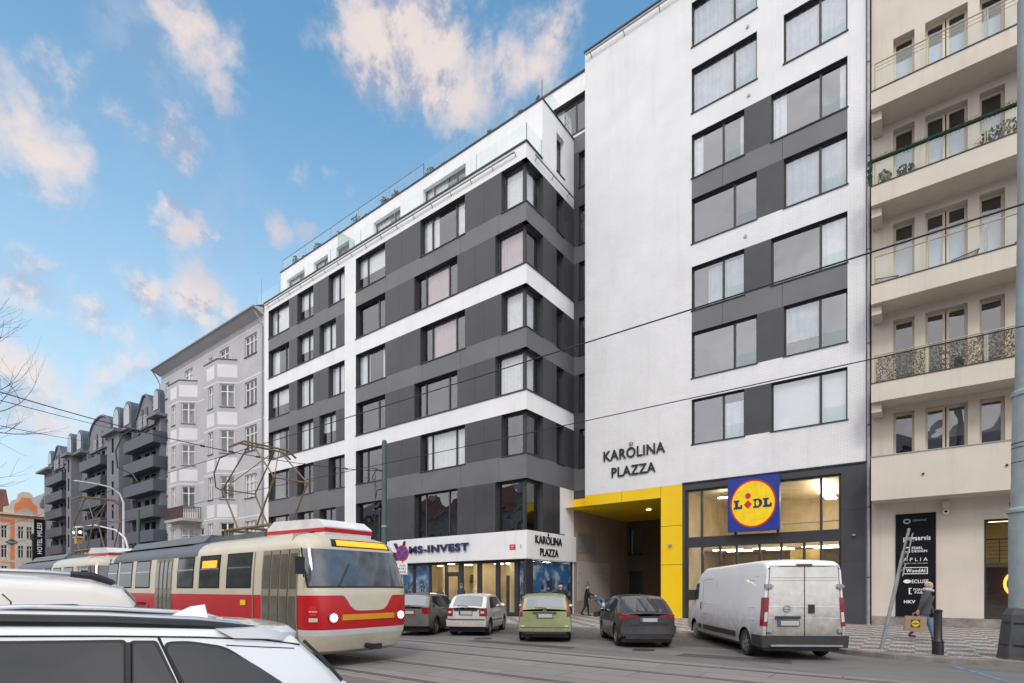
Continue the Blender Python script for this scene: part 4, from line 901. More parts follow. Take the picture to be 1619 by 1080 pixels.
btext('A P L I A', -0.42, 0.38, 2.86, 0.14, 0.005); btext('SMART AND WELLNESS', -0.40, 0.38, 2.70, 0.035, 0.0)
mb = MB(); fbox(mb, LF, -0.42, 0.38, 0.052, 0.055, 2.26, 2.54); mb.build('frame_logo', 'text_white', SB, world=True); mb = MB(); fbox(mb, LF, -0.39, 0.35, 0.056, 0.058, 2.29, 2.51); mb.build('frame_hole', 'board_black', SB, world=True)
text('WoodAI', LF, -0.33, 0.30, 2.40, 0.15, 'text_white', SB, 0.059, 0.003, 0.025)
btext('ECLUSE', -0.14, 0.40, 1.96, 0.15, 0.02)
mb = MB(); mb.prism([(-0.29 + .13 * math.cos(t * .314), 1.96 + .08 * math.sin(t * .314)) for t in range(20)], 0.052, 0.056, lambda p: LF.p(*p)); mb.build('oval_logo', 'text_white', SB, world=True)
btext('FORM', -0.08, 0.24, 1.62, 0.10); btext('FAB', -0.04, 0.22, 1.50, 0.09); btext('[', -0.24, -0.14, 1.56, 0.26)
btext('HKV', -0.40, -0.02, 1.12, 0.13, 0.03)
# wall lamp, alarm camera, number plate
mb = MB(); fbox(mb, LF, 0.84, 1.04, 0.0, 0.16, 4.86, 5.12); o = tag(mb.build('wall_lamp', 'frame_cream', loc=(0.94, 27.4, 4.9)), 'small beige box lamp on the wall under the lowest balcony', 'lamp')
t = empty('security_camera', (0.95, 27.4, 4.75), 0, 'round white dome camera on the wall right below the beige box lamp', 'camera')
mb = MB(); mb.tube((0, 0.1, 0), (0, -0.06, -0.02), 0.10, 0.10, 14); mb.build('housing', 'text_white', t); mb = MB(); mb.tube((0, -0.062, -0.02), (0, -0.09, -0.03), 0.055, 0.03, 12); mb.build('lens', 'black_metal', t)
mb = MB(); fbox(mb, LF, 2.82, 2.98, 0.0, 0.02, 4.78, 4.92); tag(mb.build('house_number', 'sign_red', loc=(2.9, 27.4, 4.8)), 'tiny dark red house number plate above the glass door', 'sign')
# glass door shop on the right with its lit room
DFr = Fr((0, 27.70), (1, 0), (0, -1))
mb = MB(); fbox(mb, DFr, 2.10, 2.17, -.04, .06, .47, 4.34); fbox(mb, DFr, 2.17, 6.0, -.04, .06, 4.26, 4.34); fbox(mb, DFr, 2.17, 6.0, -.04, .06, .47, .56); fbox(mb, DFr, 3.9, 3.98, -.04, .06, .56, 4.26)
f = mb.build('shop_window', 'frame_dark', BB, world=True)
g = MB(); g.face([DFr.p(2.17, .56), DFr.p(3.9, .56), DFr.p(3.9, 4.26), DFr.p(2.17, 4.26)]); g.build('pane', 'glass_flat', f, world=True, recalc=False)
mb = MB(); mb.cur = 0; mb.face([(2.0, 30.5, 2.7), (6.0, 30.5, 2.7), (6.0, 30.5, 4.4), (2.0, 30.5, 4.4)]); mb.face([(2.0, 27.8, 2.7), (2.0, 30.5, 2.7), (2.0, 30.5, 4.4), (2.0, 27.8, 4.4)]); mb.face([(2, 27.8, 4.38), (6, 27.8, 4.38), (6, 30.5, 4.38), (2, 30.5, 4.38)])
mb.cur = 1; mb.box(2.0, 6.0, 28.0, 30.4, 2.5, 2.68); mb.face([(2.0, 29.3, .4), (6, 29.3, .4), (6, 29.3, 2.5), (2, 29.3, 2.5)]); mb.face([(2.0, 27.8, .45), (6, 27.8, .45), (6, 29.3, .45), (2, 29.3, .45)])
mb.build('shop_room', ['room_yellow', 'bark'], BB, world=True, recalc=False)
mb = MB()
for z in (2.85, 3.0, 3.15, 3.3, 3.45, 3.6): mb.tube((2.1, 28.1, z), (3.6, 28.1, z), 0.012 if z < 3.6 else .03)
mb.tube((2.6, 28.1, 2.7), (2.6, 28.1, 3.6), .02); mb.tube((3.3, 28.1, 2.7), (3.3, 28.1, 3.6), .02); mb.build('gallery_railing', 'black_metal', BB, world=True)
mb = MB(); mb.box(2.95, 3.6, 28.4, 28.8, 2.7, 3.45); mb.build('cabinet', 'frame_dark', BB, world=True)
mb = MB(); mb.path([(3.25 + .42 * math.cos(a * .26), 28.9, 1.85 + .5 * math.sin(a * .26)) for a in range(6, 19)], 0.05, 8); M['glow'] = emit('glow', (1.0, 0.32, 0.05), 3.0); mb.build('neon_ring', 'glow', BB, world=True)
mb = MB(); mb.box(2.3, 5.8, 28.3, 28.5, 4.30, 4.34); mb.build('ceiling_lamp', 'lamp_soft', BB, world=True)
# downpipe between the blocks
t = empty('downpipe', (-1.62, 27.38, 0.12), 0, 'long galvanised downpipe on the joint between the white block and the beige building', 'pipe')
mb = MB(); mb.tube((0, 0, 0), (0, 0, 28.2), 0.055, n=12); mb.build('pipe', 'galv', t)
mb = MB(); mb.tube((0, 0, 28.2), (0, 0, 28.9), 0.09, n=12); mb.build('funnel', 'galv', t)
for z in (2, 5, 8.5, 12, 16, 20, 24): m2 = MB(); m2.lathe([(0.06, z), (0.07, z + .01), (0.07, z + .04), (.06, z + .05)], 12); m2.build('clamp', 'black_metal', t)

# ================================================================ OLD GREY HOUSE with oriels
OB = empty('old_house', (-55, 28, 0), 0, 'old grey rendered house with two tiers of angled bay windows and white panels', 'apartment building')
OF = Fr((0, 23.5), (1, 0), (0, -1))
osill = [(22.1, 23.9), (17.72, 19.9), (13.72, 15.94), (9.62, 11.7), (5.5, 7.6)]
oops = []
for i, (a, b) in enumerate(osill):
    oops += [(-47.58, -45.48, a, b), (-64.9, -63.9, a, b)]
oops += [(-52.4, -50.55, 22.35, 24.0), (-60.1, -58.2, 22.35, 24.0), (-54.6, -53.9, 22.5, 23.9)]
for q in (5.5,): oops += [(-56.6, -55.2, 5.5, 7.6)]
mb = MB(); facade(mb, OF, -66.1, -44.2, 0, 25.2, oops, [(-66.1, -44.2, zz, zz + .10, 1) for zz in (20.15, 16.15, 12.05, 7.95, 24.35)], 0.22, 0, 0)
mb.face([(-44.2, 23.5, 0), (-44.2, 36, 0), (-44.2, 36, 25.2), (-44.2, 23.5, 25.2)]); mb.face([(-66.1, 23.5, 0), (-66.1, 36, 0), (-66.1, 36, 25.2), (-66.1, 23.5, 25.2)])
mb.build('wall', ['old_grey', 'old_white'], OB, world=True, recalc=False)
mb = MB(); mb.box(-65.8, -44.5, 24.6, 34, 3, 25); mb.build('interior', 'interior', OB, world=True)
def owin(F, a, b, z0, z1, par=OB, n=2):
    window(par, F, a, b, z0, z1, (0.5,) if n == 2 else (1 / 3, 2 / 3) if n == 3 else (), 0.16, fm='frame_white', fw=0.09, bars=(0.68,), cur=[(0, 1, 0, 1)] if random.random() < 0.4 else None, gm='glass_old', ledge=0.10, sill='slate')
for (a, b, c_, d) in oops: owin(OF, a, b, c_, d, n=3 if b - a > 1.9 else 2 if b - a > 1.2 else 1)
def oriel(xr, xc, xl, xe, base):
    yf = 22.3; P = [(xr, 23.5), (xc, yf), (xl, yf), (xe, 23.5)]
    o = empty('oriel', (0, 0, 0)); o.parent = OB; o.location = (0, 0, 0)
    o.matrix_parent_inverse = Matrix()
    wl = MB(); W_ = []
    for (p, q) in zip(P, P[1:]):
        L_ = math.dist(p, q); u = ((p[0] - q[0]) / L_, (p[1] - q[1]) / L_)
        n = (-u[1], u[0]); 
        if n[1] > 0: n = (u[1], -u[0])
        F = Fr(q, u, n); m_ = L_ / 2; hw = 0.62 if L_ < 2 else 0.5
        op = [(m_ - hw, m_ + hw, a, b - 0.0) for a, b in ((18.04, 20.1), (13.87, 15.95), (9.71, 11.8), (5.5, 7.6))]
        rg = [(m_ - hw - .25, m_ + hw + .25, a, a + 1.15, 1) for a in (20.72, 16.45, 12.35, 8.1)]
        rg += [(0, L_, zz, zz + .09, 1) for zz in (20.2, 16.1, 12.0, 7.9)]
        facade(wl, F, 0, L_, base, 22.3, op, rg, 0.18, 2, 2); W_.append((F, op))
    wl.cur = 2; wl.face([(x, y, 22.3) for x, y in P]); wl.face([(x, y, base) for x, y in P])
    w = wl.build('oriel', ['old_grey', 'old_white', 'old_grey_dark'], OB, world=True, recalc=False)
    bpy.data.objects.remove(o)
    c_ = MB()
    for (p, q) in zip(P, P[1:]): c_.tube((p[0], p[1], 22.34), (q[0], q[1], 22.34), 0.07, n=6)
    c_.build('capping', 'slate', w, world=True)
    for F, op in W_:
        for q in op: 
            if F.n.x > -0.3: window(w, F, *q, (0.5,), 0.14, fm='frame_white', fw=0.08, bars=(0.68,), sill='slate', ledge=0.08, gm='glass_old', cur=[(0, 1, 0, 1)] if random.random() < .25 else None)
oriel(-48.96, -50.16, -52.8, -54.0, 3.0); oriel(-57.1, -58.3, -61.0, -62.2, 3.0)
mb = MB(); mb.prism([(22.85, 25.26), (23.5, 24.95), (23.5, 25.6), (22.7, 25.45), (22.7, 25.32)], -66.4, -44.3, lambda p: (p[2], p[0], p[1])); o = mb.build('eaves', 'old_grey_dark', OB, world=True)
mb = MB(); mb.face([(-66.4, 22.7, 25.47), (-44.3, 22.7, 25.47), (-44.3, 30, 29.0), (-66.4, 30, 29.0)]); mb.face([(-66.4, 22.7, 25.47), (-66.4, 30, 29.0), (-66.4, 30, 25.0)]); mb.build('roof', 'roof_grey', OB, world=True, recalc=False)
mb = MB(); mb.tube((-66.4, 22.62, 25.40), (-44.3, 22.62, 25.40), 0.09, n=8); mb.path([(-44.6, 22.65, 25.4), (-44.5, 23.2, 24.6), (-44.4, 23.4, 24.0), (-44.4, 23.4, 1)], 0.07, 8); mb.path([(-66.3, 22.65, 25.4), (-66.3, 23.2, 24.6), (-66.2, 23.4, 24.0), (-66.2, 23.4, 1)], 0.07, 8); mb.build('gutter', 'galv', OB, world=True)
mb = MB(); mb.box(-54.9, -53.6, 27.0, 27.8, 26, 29.2); o = mb.build('chimney', 'concrete', OB, world=True)
mb = MB()
for x in (-54.6, -54.1): mb.tube((x, 27.4, 29.2), (x, 27.4, 29.6), 0.14, n=8)
mb.build('chimney_pot', 'red_tile', o, world=True)
mb = MB()
mb.box(-60.2, -56.0, 21.7, 23.5, 8.2, 8.45); mb.cur = 0; o = mb.build('balcony', 'concrete', OB, world=True)
mb = MB()
for x in [-60.15 + .16 * k for k in range(27)]: mb.tube((x, 21.75, 8.45), (x, 21.75, 9.6), 0.03, n=4)
for y in [21.9 + .16 * k for k in range(10)]: mb.tube((-56.05, y, 8.45), (-56.05, y, 9.6), 0.03, n=4)
mb.tube((-60.15, 21.75, 9.6), (-56.05, 21.75, 9.6), .03); mb.tube((-56.05, 21.75, 9.6), (-56.05, 23.5, 9.6), .03)
mb.build('railing', 'rail_rust', o, world=True)
mb = MB(); mb.box(-66.1, -44.2, 22.6, 23.49, 5.35, 5.9); mb.build('shop_canopy', 'sign_yellow2', OB, world=True)
# lightning rod on the ridge corner
mb = MB(); mb.tube((-44.9, 23.6, 25.5), (-44.9, 23.6, 28.3), 0.025, n=5); mb.build('lightning_rod', 'galv', OB, world=True)

# ================================================================ DARK HOTEL with balconies
HB = empty('hotel_building', (-90, 28, 0), 0, 'long blue-grey building with stacked balconies, arched gables and barrel dormers', 'hotel')
hops = []
ztops = [18.54, 15.91, 13.37, 10.6, 7.98, 5.4]
grp = [(-73.5, -64.6), (-90.1, -81.5), (-107.2, -98.3)]
for (a, b) in grp:
    for zt in ztops:
        w_ = (b - a)
        for f0, f1 in ((.06, .17), (.30, .46), (.52, .66), (.84, .97)): hops.append((a + w_ * f0, a + w_ * f1, zt - .9, zt + 1.15))
for x in (-74.6, -92.3, -109.5):
    for zt in ztops: hops.append((x - .4, x + .4, zt - .3, zt + 1.1))
mb = MB(); facade(mb, OF, -113.9, -66.12, 0, 20.3, hops, [], 0.35, 0, 1)
mb.face([(-113.9, 23.5, 0), (-113.9, 38, 0), (-113.9, 38, 20.3), (-113.9, 23.5, 20.3)])
mb.build('wall', ['dk_wall', 'frame_dark'], HB, world=True, recalc=False)
mb = MB(); mb.box(-113.5, -66.4, 23.95, 34, 1, 20.2); mb.build('interior', 'interior', HB, world=True)
for i, (a, b, c_, d) in enumerate(hops):
    g = MB(); g.face([OF.p(a, c_, -.3), OF.p(b, c_, -.3), OF.p(b, d, -.3), OF.p(a, d, -.3)]); 
    if i < 88: g.build('window', 'glass', HB, world=True, recalc=False)
for (a, b) in grp:
    for zt in ztops:
        m1 = MB(); m1.box(a, b, 22.2, 22.34, zt - 1.25, zt); m1.box(b - .14, b, 22.34, 23.5, zt - 1.25, zt); m1.box(a, a + .14, 22.34, 23.5, zt - 1.25, zt); m1.box(a + .14, b - .14, 22.34, 23.5, zt - 1.25, zt - 1.05)
        m1.build('balcony', 'dk_balc', HB, world=True)
        for q_ in (b - .35, a + .2): m2 = MB(); m2.box(q_, q_ + .2, 23.0, 23.49, zt, zt + 1.4); m2.build('partition', 'dk_wall', HB, world=True)
tow = [(-79.4, -75.3), (-96.5, -94.2)]
for (a, b) in tow:
    TF = Fr((0, 22.3), (1, 0), (0, -1)); mid = (a + b) / 2
    m1 = MB(); facade(m1, TF, a, b, 0, 20.2, [(mid - .35, mid + .35, zt - .5, zt + 1.2) for zt in ztops], [], .2, 0, 1)
    m1.face([(b, 22.3, 0), (b, 23.5, 0), (b, 23.5, 20.2), (b, 22.3, 20.2)]); m1.face([(a, 22.3, 0), (a, 23.5, 0), (a, 23.5, 20.2), (a, 22.3, 20.2)])
    m1.build('tower', ['dk_wall', 'frame_dark'], HB, world=True, recalc=False)
    m3 = MB(); m3.box(mid - .5, mid + .5, 22.55, 22.6, 1, 20); m3.build('tower_glazing', 'frame_dark', HB, world=True)
    m2 = MB(); m2.box(a - .5, b + .4, 21.7, 23.5, 20.2, 20.55); m2.build('cornice', 'dk_wall', HB, world=True)
for a, b in ((-66.9 - .2, -64.4), (-81.0, -79.9), (-75.2, -73.2), (-94.1, -90.5), (-98.2, -96.8), (-113.9, -107.4)):
    m2 = MB(); m2.box(a, b, 22.4, 23.5, 20.2, 20.5); m2.build('cornice', 'dk_wall', HB, world=True)
mb = MB(); mb.prism([(23.3, 20.3), (24.4, 22.6), (34, 24.0), (34, 20.3)], -113.9, -66.2, lambda p: (p[2], p[0], p[1])); mb.build('roof', 'slate', HB, world=True)
def gable(a, b, pts):
    """pts: outline in (fraction across, height)"""
    o = MB(); o.prism([(a + (b - a) * f, z) for f, z in pts], 23.25, 26.5, lambda p: (p[0], p[2], p[1])); g = o.build('gable', 'dk_wall', HB, world=True)
    r = MB(); top = [(a + (b - a) * f, 23.2, z + .08) for f, z in pts if z > 20.35]; r.path(top, .16, 6)
    for p, q in zip(top, top[1:]): r.face([(p[0], 23.1, p[2] + .1), (q[0], 23.1, q[2] + .1), (q[0], 26.6, q[2] + .1), (p[0], 26.6, p[2] + .1)])
    r.build('gable_roof', 'slate', g, world=True)
    for f in ((.35, .6) if b - a < 9 else (.18, .32, .62, .78)):
        w = MB(); x = a + (b - a) * f; w.box(x - .28, x + .28, 23.17, 23.24, 20.5, 22.1); pw_ = w.build('gable_window', 'frame_dark', g, world=True)
        w = MB()
        for dx in (-.35, 0, .35): w.box(x + dx - .05, x + dx + .05, 23.0, 23.1, 20.0, 21.2)
        for dz in (20.0, 20.6, 21.2): w.box(x - .4, x + .4, 23.01, 23.09, dz - .05, dz + .05)
        w.build('lattice', 'old_grey_dark', pw_, world=True)
gable(-72.6, -67.3, [(0, 19.9), (0, 21.3), (.42, 23.5), (.58, 23.5), (1, 21.6), (1, 19.9)])
gable(-89.8, -80.9, [(0, 19.9), (0, 20.9)] + [(.5 - .5 * math.cos(t * math.pi / 10), 20.9 + 3.2 * math.sin(t * math.pi / 10) ** .8) for t in range(1, 10)] + [(1, 20.9), (1, 19.9)])
gable(-107.3, -102.3, [(0, 19.9), (0, 21.3), (.45, 23.3), (.6, 23.3), (1, 21.5), (1, 19.9)])
for (a, b, zt) in ((-66.9, -65.1, 23.4), (-76.5, -73.1, 23.9), (-80.0, -76.9, 24.0), (-95.0, -91.4, 23.8), (-99.6, -95.8, 24.1), (-110.0, -106.2, 23.2)):
    m_ = (a + b) / 2; r = min(1.3, (b - a) / 2)
    o = MB(); pts = [(m_ - r, 20.5)] + [(m_ - r * math.cos(t * math.pi / 10), zt - r + r * math.sin(t * math.pi / 10)) for t in range(11)] + [(m_ + r, 20.5)]
    o.prism(pts, 23.0, 26.5, lambda p: (p[0], p[2], p[1])); d_ = o.build('dormer', 'slate', HB, world=True, smooth=True)
    w = MB(); pts = [(m_ - r * .72, 21.1)] + [(m_ - r * .72 * math.cos(t * math.pi / 8), zt - r + r * .72 * math.sin(t * math.pi / 8)) for t in range(9)] + [(m_ + r * .72, 21.1)]
    w.prism(pts, 22.93, 22.99, lambda p: (p[0], p[2], p[1])); w.build('dormer_window', 'car_glass', d_, world=True)
# hotel blade sign
t = empty('hotel_sign', (-113, 22, 7), 0, 'tall narrow navy blade sign with vertical white hotel lettering', 'sign')
mb = MB(); mb.box(-113.1, -112.9, 22.05, 23.4, 6.4, 12.8); mb.build('panel', 'board_black', t, world=True)
HF = Fr((-112.9, 22.7), (0, 0), (1, 0))
class VF:   # vertical lettering: u runs up the sign
    def p(s, u, z, w=0.0): return (-112.88 + w, 22.73 - (z - 22.7), u)
text('HOTEL MILESI', VF(), 7.2, 12.2, 22.72, 0.62, 'text_white', t, 0.0, 0.02, 0.02)

# ================================================================ ORANGE HOUSE at the end of the street
NB = empty('orange_house', (-128, 14, 0), 0, 'orange and cream neo-baroque house closing the street, with a curved gable', 'house')
NF = Fr((-122, 0), (0, 1), (1, 0))
wy = [4.0, 8.0, 12.0, 16.0, 20.0, 21.65, 22.5, 25.3, 29, 33]
wy = [3.5, 6.5, 9.5, 12.5, 15.5, 18.0, 20.0, 22.1, 23.2, 27.5, 31, 34.5]
wz = [(10.2, 12.2), (6.9, 8.9), (3.5, 5.4)]
nops = [(y - .38, y + .38, a, b) for y in wy for a, b in wz]
rg = []
for y in wy: 
    for a, b in wz: rg.append((y - .75, y + .75, a - .7, b + .5, 1))
rg += [(21.3, 24.1, 3.0, 13.2, 1)] + [(0, 40, z, z + .35, 1) for z in (13.3, 9.4, 6.1, 2.8)] + [(19.0, 19.5, 3, 13.4, 1), (24.5, 24.9, 3, 13.4, 1), (0, 40, 0, 2.8, 1)]
mb = MB(); facade(mb, NF, -5, 40, 0, 14.3, nops, rg, .25, 0, 1); mb.build('wall', ['orange_wall', 'cream_trim'], NB, world=True, recalc=False)
mb = MB()
for y0, y1, a, b in nops: mb.face([NF.p(y0, a, -.2), NF.p(y1, a, -.2), NF.p(y1, b, -.2), NF.p(y0, b, -.2)])
k = 0
for y0, y1, a, b in nops:
    f = MB(); ym = (y0 + y1) / 2; f.box(-122.2, -122.1, ym - .05, ym + .05, a, b); f.box(-122.2, -122.1, y0, y1, a + (b - a) * .68, a + (b - a) * .68 + .1); f.box(-122.2, -122.1, y0, y0 + .08, a, b); f.box(-122.2, -122.1, y1 - .08, y1, a, b); o = f.build('window', 'frame_white', NB, world=True)
    g = MB(); g.face([NF.p(y0, a, -.2), NF.p(y1, a, -.2), NF.p(y1, b, -.2), NF.p(y0, b, -.2)]); g.build('pane', 'car_glass', o, world=True, recalc=False)
mb = MB(); mb.box(-122.01, -121.5, -5, 40, 14.1, 14.4); mb.build('cornice', 'cream_trim', NB, world=True)
pts = [(20.0, 14.3), (20.0, 15.4), (20.7, 15.7), (21.0, 16.6), (21.6, 16.8), (21.8, 17.8), (22.3, 18.2), (23.1, 18.2), (23.6, 17.8), (23.8, 16.8), (24.4, 16.6), (24.7, 15.7), (25.4, 15.4), (25.4, 14.3)]
mb = MB(); mb.prism(pts, -122.9, -122.0, lambda p: (p[2], p[0], p[1])); g = mb.build('gable', 'cream_trim', NB, world=True)
mb = MB(); mb.prism([(21.2, 14.4), (21.3, 16.0), (21.9, 16.5), (22.1, 17.2), (23.3, 17.2), (23.5, 16.5), (24.1, 16.0), (24.2, 14.4)], -121.99, -121.92, lambda p: (p[2], p[0], p[1])); mb.build('gable_panel', 'orange_wall', g, world=True)
mb = MB(); mb.prism([(22.7 - 1.2 * math.cos(t * math.pi / 12), 14.0 + 1.3 * math.sin(t * math.pi / 12)) for t in range(13)], -121.91, -121.8, lambda p: (p[2], p[0], p[1])); mb.build('arch', 'old_grey_dark', g, world=True)
mb = MB(); mb.prism([(-5, 14.4), (3, 18.0), (20.4, 18.4), (21.0, 14.4)], -130, -123, lambda p: (p[2], p[0], p[1])); mb.build('roof', 'red_tile', NB, world=True)
mb = MB(); mb.prism([(24.0, 14.4), (25.5, 18.6), (40, 18.6), (41, 14.4)], -132, -123, lambda p: (p[2], p[0], p[1])); mb.build('side_roof', 'roof_grey', NB, world=True)
# ================================================================ TRAM
defm('tram_cream', (0.62, 0.55, 0.42), 0.35, 0.04, 2, coat=0.4, dirt=(1.0, (0.30, 0.26, 0.20), 0.5)); defm('tram_red', (0.52, 0.006, 0.010), 0.35, 0.05, 2, coat=0.15)
defm('tram_trim', (0.62, 0.62, 0.62), 0.35, 0.05, 3, coat=.4); defm('tram_grey', (0.11, 0.12, 0.135), 0.5, 0.12, 2); defm('tram_door', (0.26, 0.225, 0.165), 0.4, 0.08, 2); defm('tram_glass', (0.030, 0.030, 0.028), 0.06, 0.3, 2, coat=0.3); defm('door_glass', (0.13, 0.115, 0.09), 0.10, 0.1, 1, coat=0.6)
defm('windscreen', (0.085, 0.10, 0.12), 0.05, 0.3, 1.5, coat=1.0); defm('panto', (0.19, 0.13, 0.07), 0.6, 0.1, 4)
M['led'] = emit('led', (1.0, 0.36, 0.02), 1.1); M['headlamp'] = emit('headlamp', (1.0, 0.78, 0.55), 2.2)
LV = [(.28, -.30, 1.12), (.36, -.14, 1.20), (.69, -.02, 1.27), (.81, 0.0, 1.28), (1.0, .02, 1.3), (1.52, 0, 1.3), (1.66, -.03, 1.29), (2.1, -.20, 1.27), (2.5, -.36, 1.23), (2.6, -.38, 1.21), (2.68, -.44, 1.17), (2.78, -.60, 1.07), (2.86, -.85, .92), (2.93, -1.2, .66), (2.97, -1.6, .33)]
TL = 12.9
def lev(z):
    for (a, n0, w0), (b, n1, w1) in zip(LV, LV[1:]):
        if z <= b: t = (z - a) / (b - a); return n0 + (n1 - n0) * t, w0 + (w1 - w0) * t
    return LV[-1][1:]
def t_end(ph, z, off=0.0, rear=False):
    n, w = lev(z); n += off; w += off; rx = .62
    c_, s_ = math.cos(ph), math.sin(ph)
    y = -w * (abs(c_) ** .55) * (1 if c_ >= 0 else -1); x = n - rx + rx * abs(s_) ** .62
    return (x if not rear else -TL - x, y, z)
def tram(loc, label):
    t = empty('tram', loc, 0, label, 'tram', 'red and cream trams coupled on the near track')
    mb = MB(); rows = []
    PH = [math.pi * k / 28 for k in range(29)]
    X = [-.62 - (TL - 1.24) * k / 24 for k in range(1, 24)]
    for z, n, w in LV:
        r = [t_end(p, z) for p in PH] + [(x, w, z) for x in X] + [t_end(math.pi - p, z, 0, True) for p in PH] + [(x, -w, z) for x in reversed(X)]
        rows.append(r)
    mb.grid(rows, closed=True)
    nr = len(rows[0])
    for i in range(len(mb.f)):
        z = LV[i // nr][0]; mx = mb.v[mb.f[i][0]][0]
        mb.m[i] = 1 if .81 <= z < 1.52 else 3 if .69 <= z < .81 else (2 if z >= 2.5 and -11.9 < mx < -5.6 else 0)
    mb.cur = 0; top = rows[-1]; mb.face([(x, y, z) for x, y, z in top]); mb.cur = 4; mb.face(rows[0])
    mb.build('body', ['tram_cream', 'tram_red', 'tram_grey', 'tram_trim', 'black_metal'], t, smooth=True, ang=30)
    def side(x0, x1, z0, z1, off, m, name, par=t, sg=-1):
        q = MB(); zs = [z0] + [l[0] for l in LV if z0 < l[0] < z1] + [z1]
        q.grid([[(x, sg * (lev(z)[1] + off), z) for x in (x0, x1)] for z in zs]); return q.build(name, m, par, recalc=False)
    def front(p0, p1, z0, z1, off, m, name, par=t, top=None, low=None, rear=False):
        q = MB(); zn = 8; pn = 18
        q.grid([[t_end(p0 + (p1 - p0) * k / pn, (low(k / pn) if low else z0) + ((top(k / pn) if top else z1) - (low(k / pn) if low else z0)) * j / zn, off, rear) for k in range(pn + 1)] for j in range(zn + 1)]); return q.build(name, m, par, smooth=True, recalc=False)
    for sg in (-1, 1):
        for i, (a, b) in enumerate(((-3.74, -2.64), (-5.23, -4.19), (-6.58, -5.65), (-9.64, -8.6), (-11.04, -10.05), (-12.2, -11.33))):
            f = side(a - .05, b + .05, 1.67, 2.50, .006, 'rubber', 'window', sg=sg)
            side(a, b, 1.71, 2.46, .011, 'tram_glass', 'pane', f, sg); side(a, b, 2.14, 2.17, .014, 'chrome', 'window_bar', f, sg)
        for (a, b) in ((-2.12, -.68), (-8.12, -6.98)):
            f = side(a, b, .36, 2.50, .008, 'tram_door', 'door', sg=sg)
            n = 4; w_ = (b - a) / n
            for k in range(n):
                side(a + w_ * k + .05, a + w_ * (k + 1) - .05, .75, 1.5, .014, 'door_glass', 'pane', f, sg); side(a + w_ * k + .05, a + w_ * (k + 1) - .05, 1.66, 2.4, .014, 'door_glass', 'pane', f, sg)
                if k: side(a + w_ * k - .012, a + w_ * k + .012, .38, 2.48, .016, 'rubber', 'seal', f, sg)
    side(-5.1, -4.3, 2.18, 2.36, .02, 'led', 'line_display')
    side(-2.5, -2.46, .4, 2.5, .01, 'tram_door', 'panel_joint')
    side(-3.05, -2.8, 1.28, 1.40, .012, 'sign_yellow', 'crest')
    text('1', Fr((0, -1.305), (1, 0), (0, -1)), 0, .1, 1, .1, 'sign_yellow', t) if False else None
    q = R(1)
    f = front(q * 16, q * 164, 1.68, 2.52, .010, 'rubber', 'windscreen_seal'); front(q * 20, q * 160, 1.71, 2.49, .016, 'windscreen', 'windscreen', f)
    front(q * 20, q * 160, 2.495, 2.55, .018, 'tram_cream', 'visor'); 
    f = front(q * 70, q * 126, 2.55, 2.73, .012, 'rubber', 'destination_box'); front(q * 76, q * 120, 2.58, 2.705, .02, 'led', 'line_display', f)
    front(q * 62, q * 118, 1.2, 1.53, .006, 'tram_cream', 'front_apron', low=lambda k: 1.53 - .34 * math.exp(-((k - .5) / .22) ** 4))
    front(q * 72, q * 108, 1.00, 1.12, .012, 'led2', 'front_panel')
    for p in (60, 120):
        x, y, z = t_end(q * p, 1.06, .0)
        h_ = MB(); h_.tube((x - .05, y, z), (x + .035, y, z), .105, n=18); l = h_.build('headlight', 'chrome', t)
        h_ = MB(); h_.tube((x + .03, y, z), (x + .05, y, z), .085, n=18); h_.build('lens', 'headlamp', l)
    front(q * 20, q * 34, 1.10, 1.30, .012, 'sign_red', 'vent'); front(q * 18, q * 36, .98, 1.06, .013, 'tram_cream', 'vent_slat'); front(q * 18, q * 36, 1.18, 1.20, .014, 'tram_cream', 'vent_slat')
    w = MB(); a = t_end(q * 70, 1.72, .03); b = t_end(q * 84, 2.2, .04); w.path([a, b], .012, 5); w.build('wiper', 'black_metal', t)
    w = MB(); a = t_end(q * 14, 1.9, .02); w.path([a, (a[0] + .18, a[1] - .15, 2.1)], .012, 5); w.box(a[0] + .14, a[0] + .2, a[1] - .28, a[1] - .10, 1.95, 2.3); w.build('mirror', 'black_metal', t)
    w = MB(); w.tube((-.1, 0, .42), (.22, 0, .42), .06, n=10); w.box(.18, .26, -.14, .14, .36, .48); w.build('coupler', 'black_metal', t)
    # roof box behind the front with its red stripe, equipment boxes
    b = MB(); b.prism([(-3.1, 2.88), (-.75, 2.80), (-.70, 3.02), (-1.0, 3.20), (-2.8, 3.26), (-3.1, 3.1)], -.62, .62, lambda p: (p[0], p[2], p[1])); rb = b.build('roof_box', 'text_white', t)
    b = MB(); b.prism([(-3.12, 2.96), (-.72, 2.90), (-.69, 2.99), (-3.12, 3.04)], -.63, .63, lambda p: (p[0], p[2], p[1])); b.build('stripe', 'sign_red', rb)
    b = MB(); b.prism([(-.95, 2.9), (-.6, 2.98), (-.4, 3.2), (.4, 3.2), (.6, 2.98), (.95, 2.9)], -12.3, -6.6, lambda p: (p[2], p[0], p[1])); b.build('roof_equipment', 'tram_grey', t)
    b = MB(); b.box(-6.3, -3.4, -.55, .55, 2.93, 3.08); b.build('resistor_box', 'tram_grey', t)
    # pantograph
    p_ = MB(); cx_ = -4.6
    for y in (-.45, .45): p_.tube((cx_ - 1.0, y, 3.25), (cx_ + 1.3, y, 3.25), .04)
    for x in (-1.0, .1, 1.3): p_.tube((cx_ + x, -.5, 3.25), (cx_ + x, .5, 3.25), .035); p_.tube((cx_ + x, -.45, 3.0), (cx_ + x, -.45, 3.25), .05); p_.tube((cx_ + x, .45, 3.0), (cx_ + x, .45, 3.25), .05)
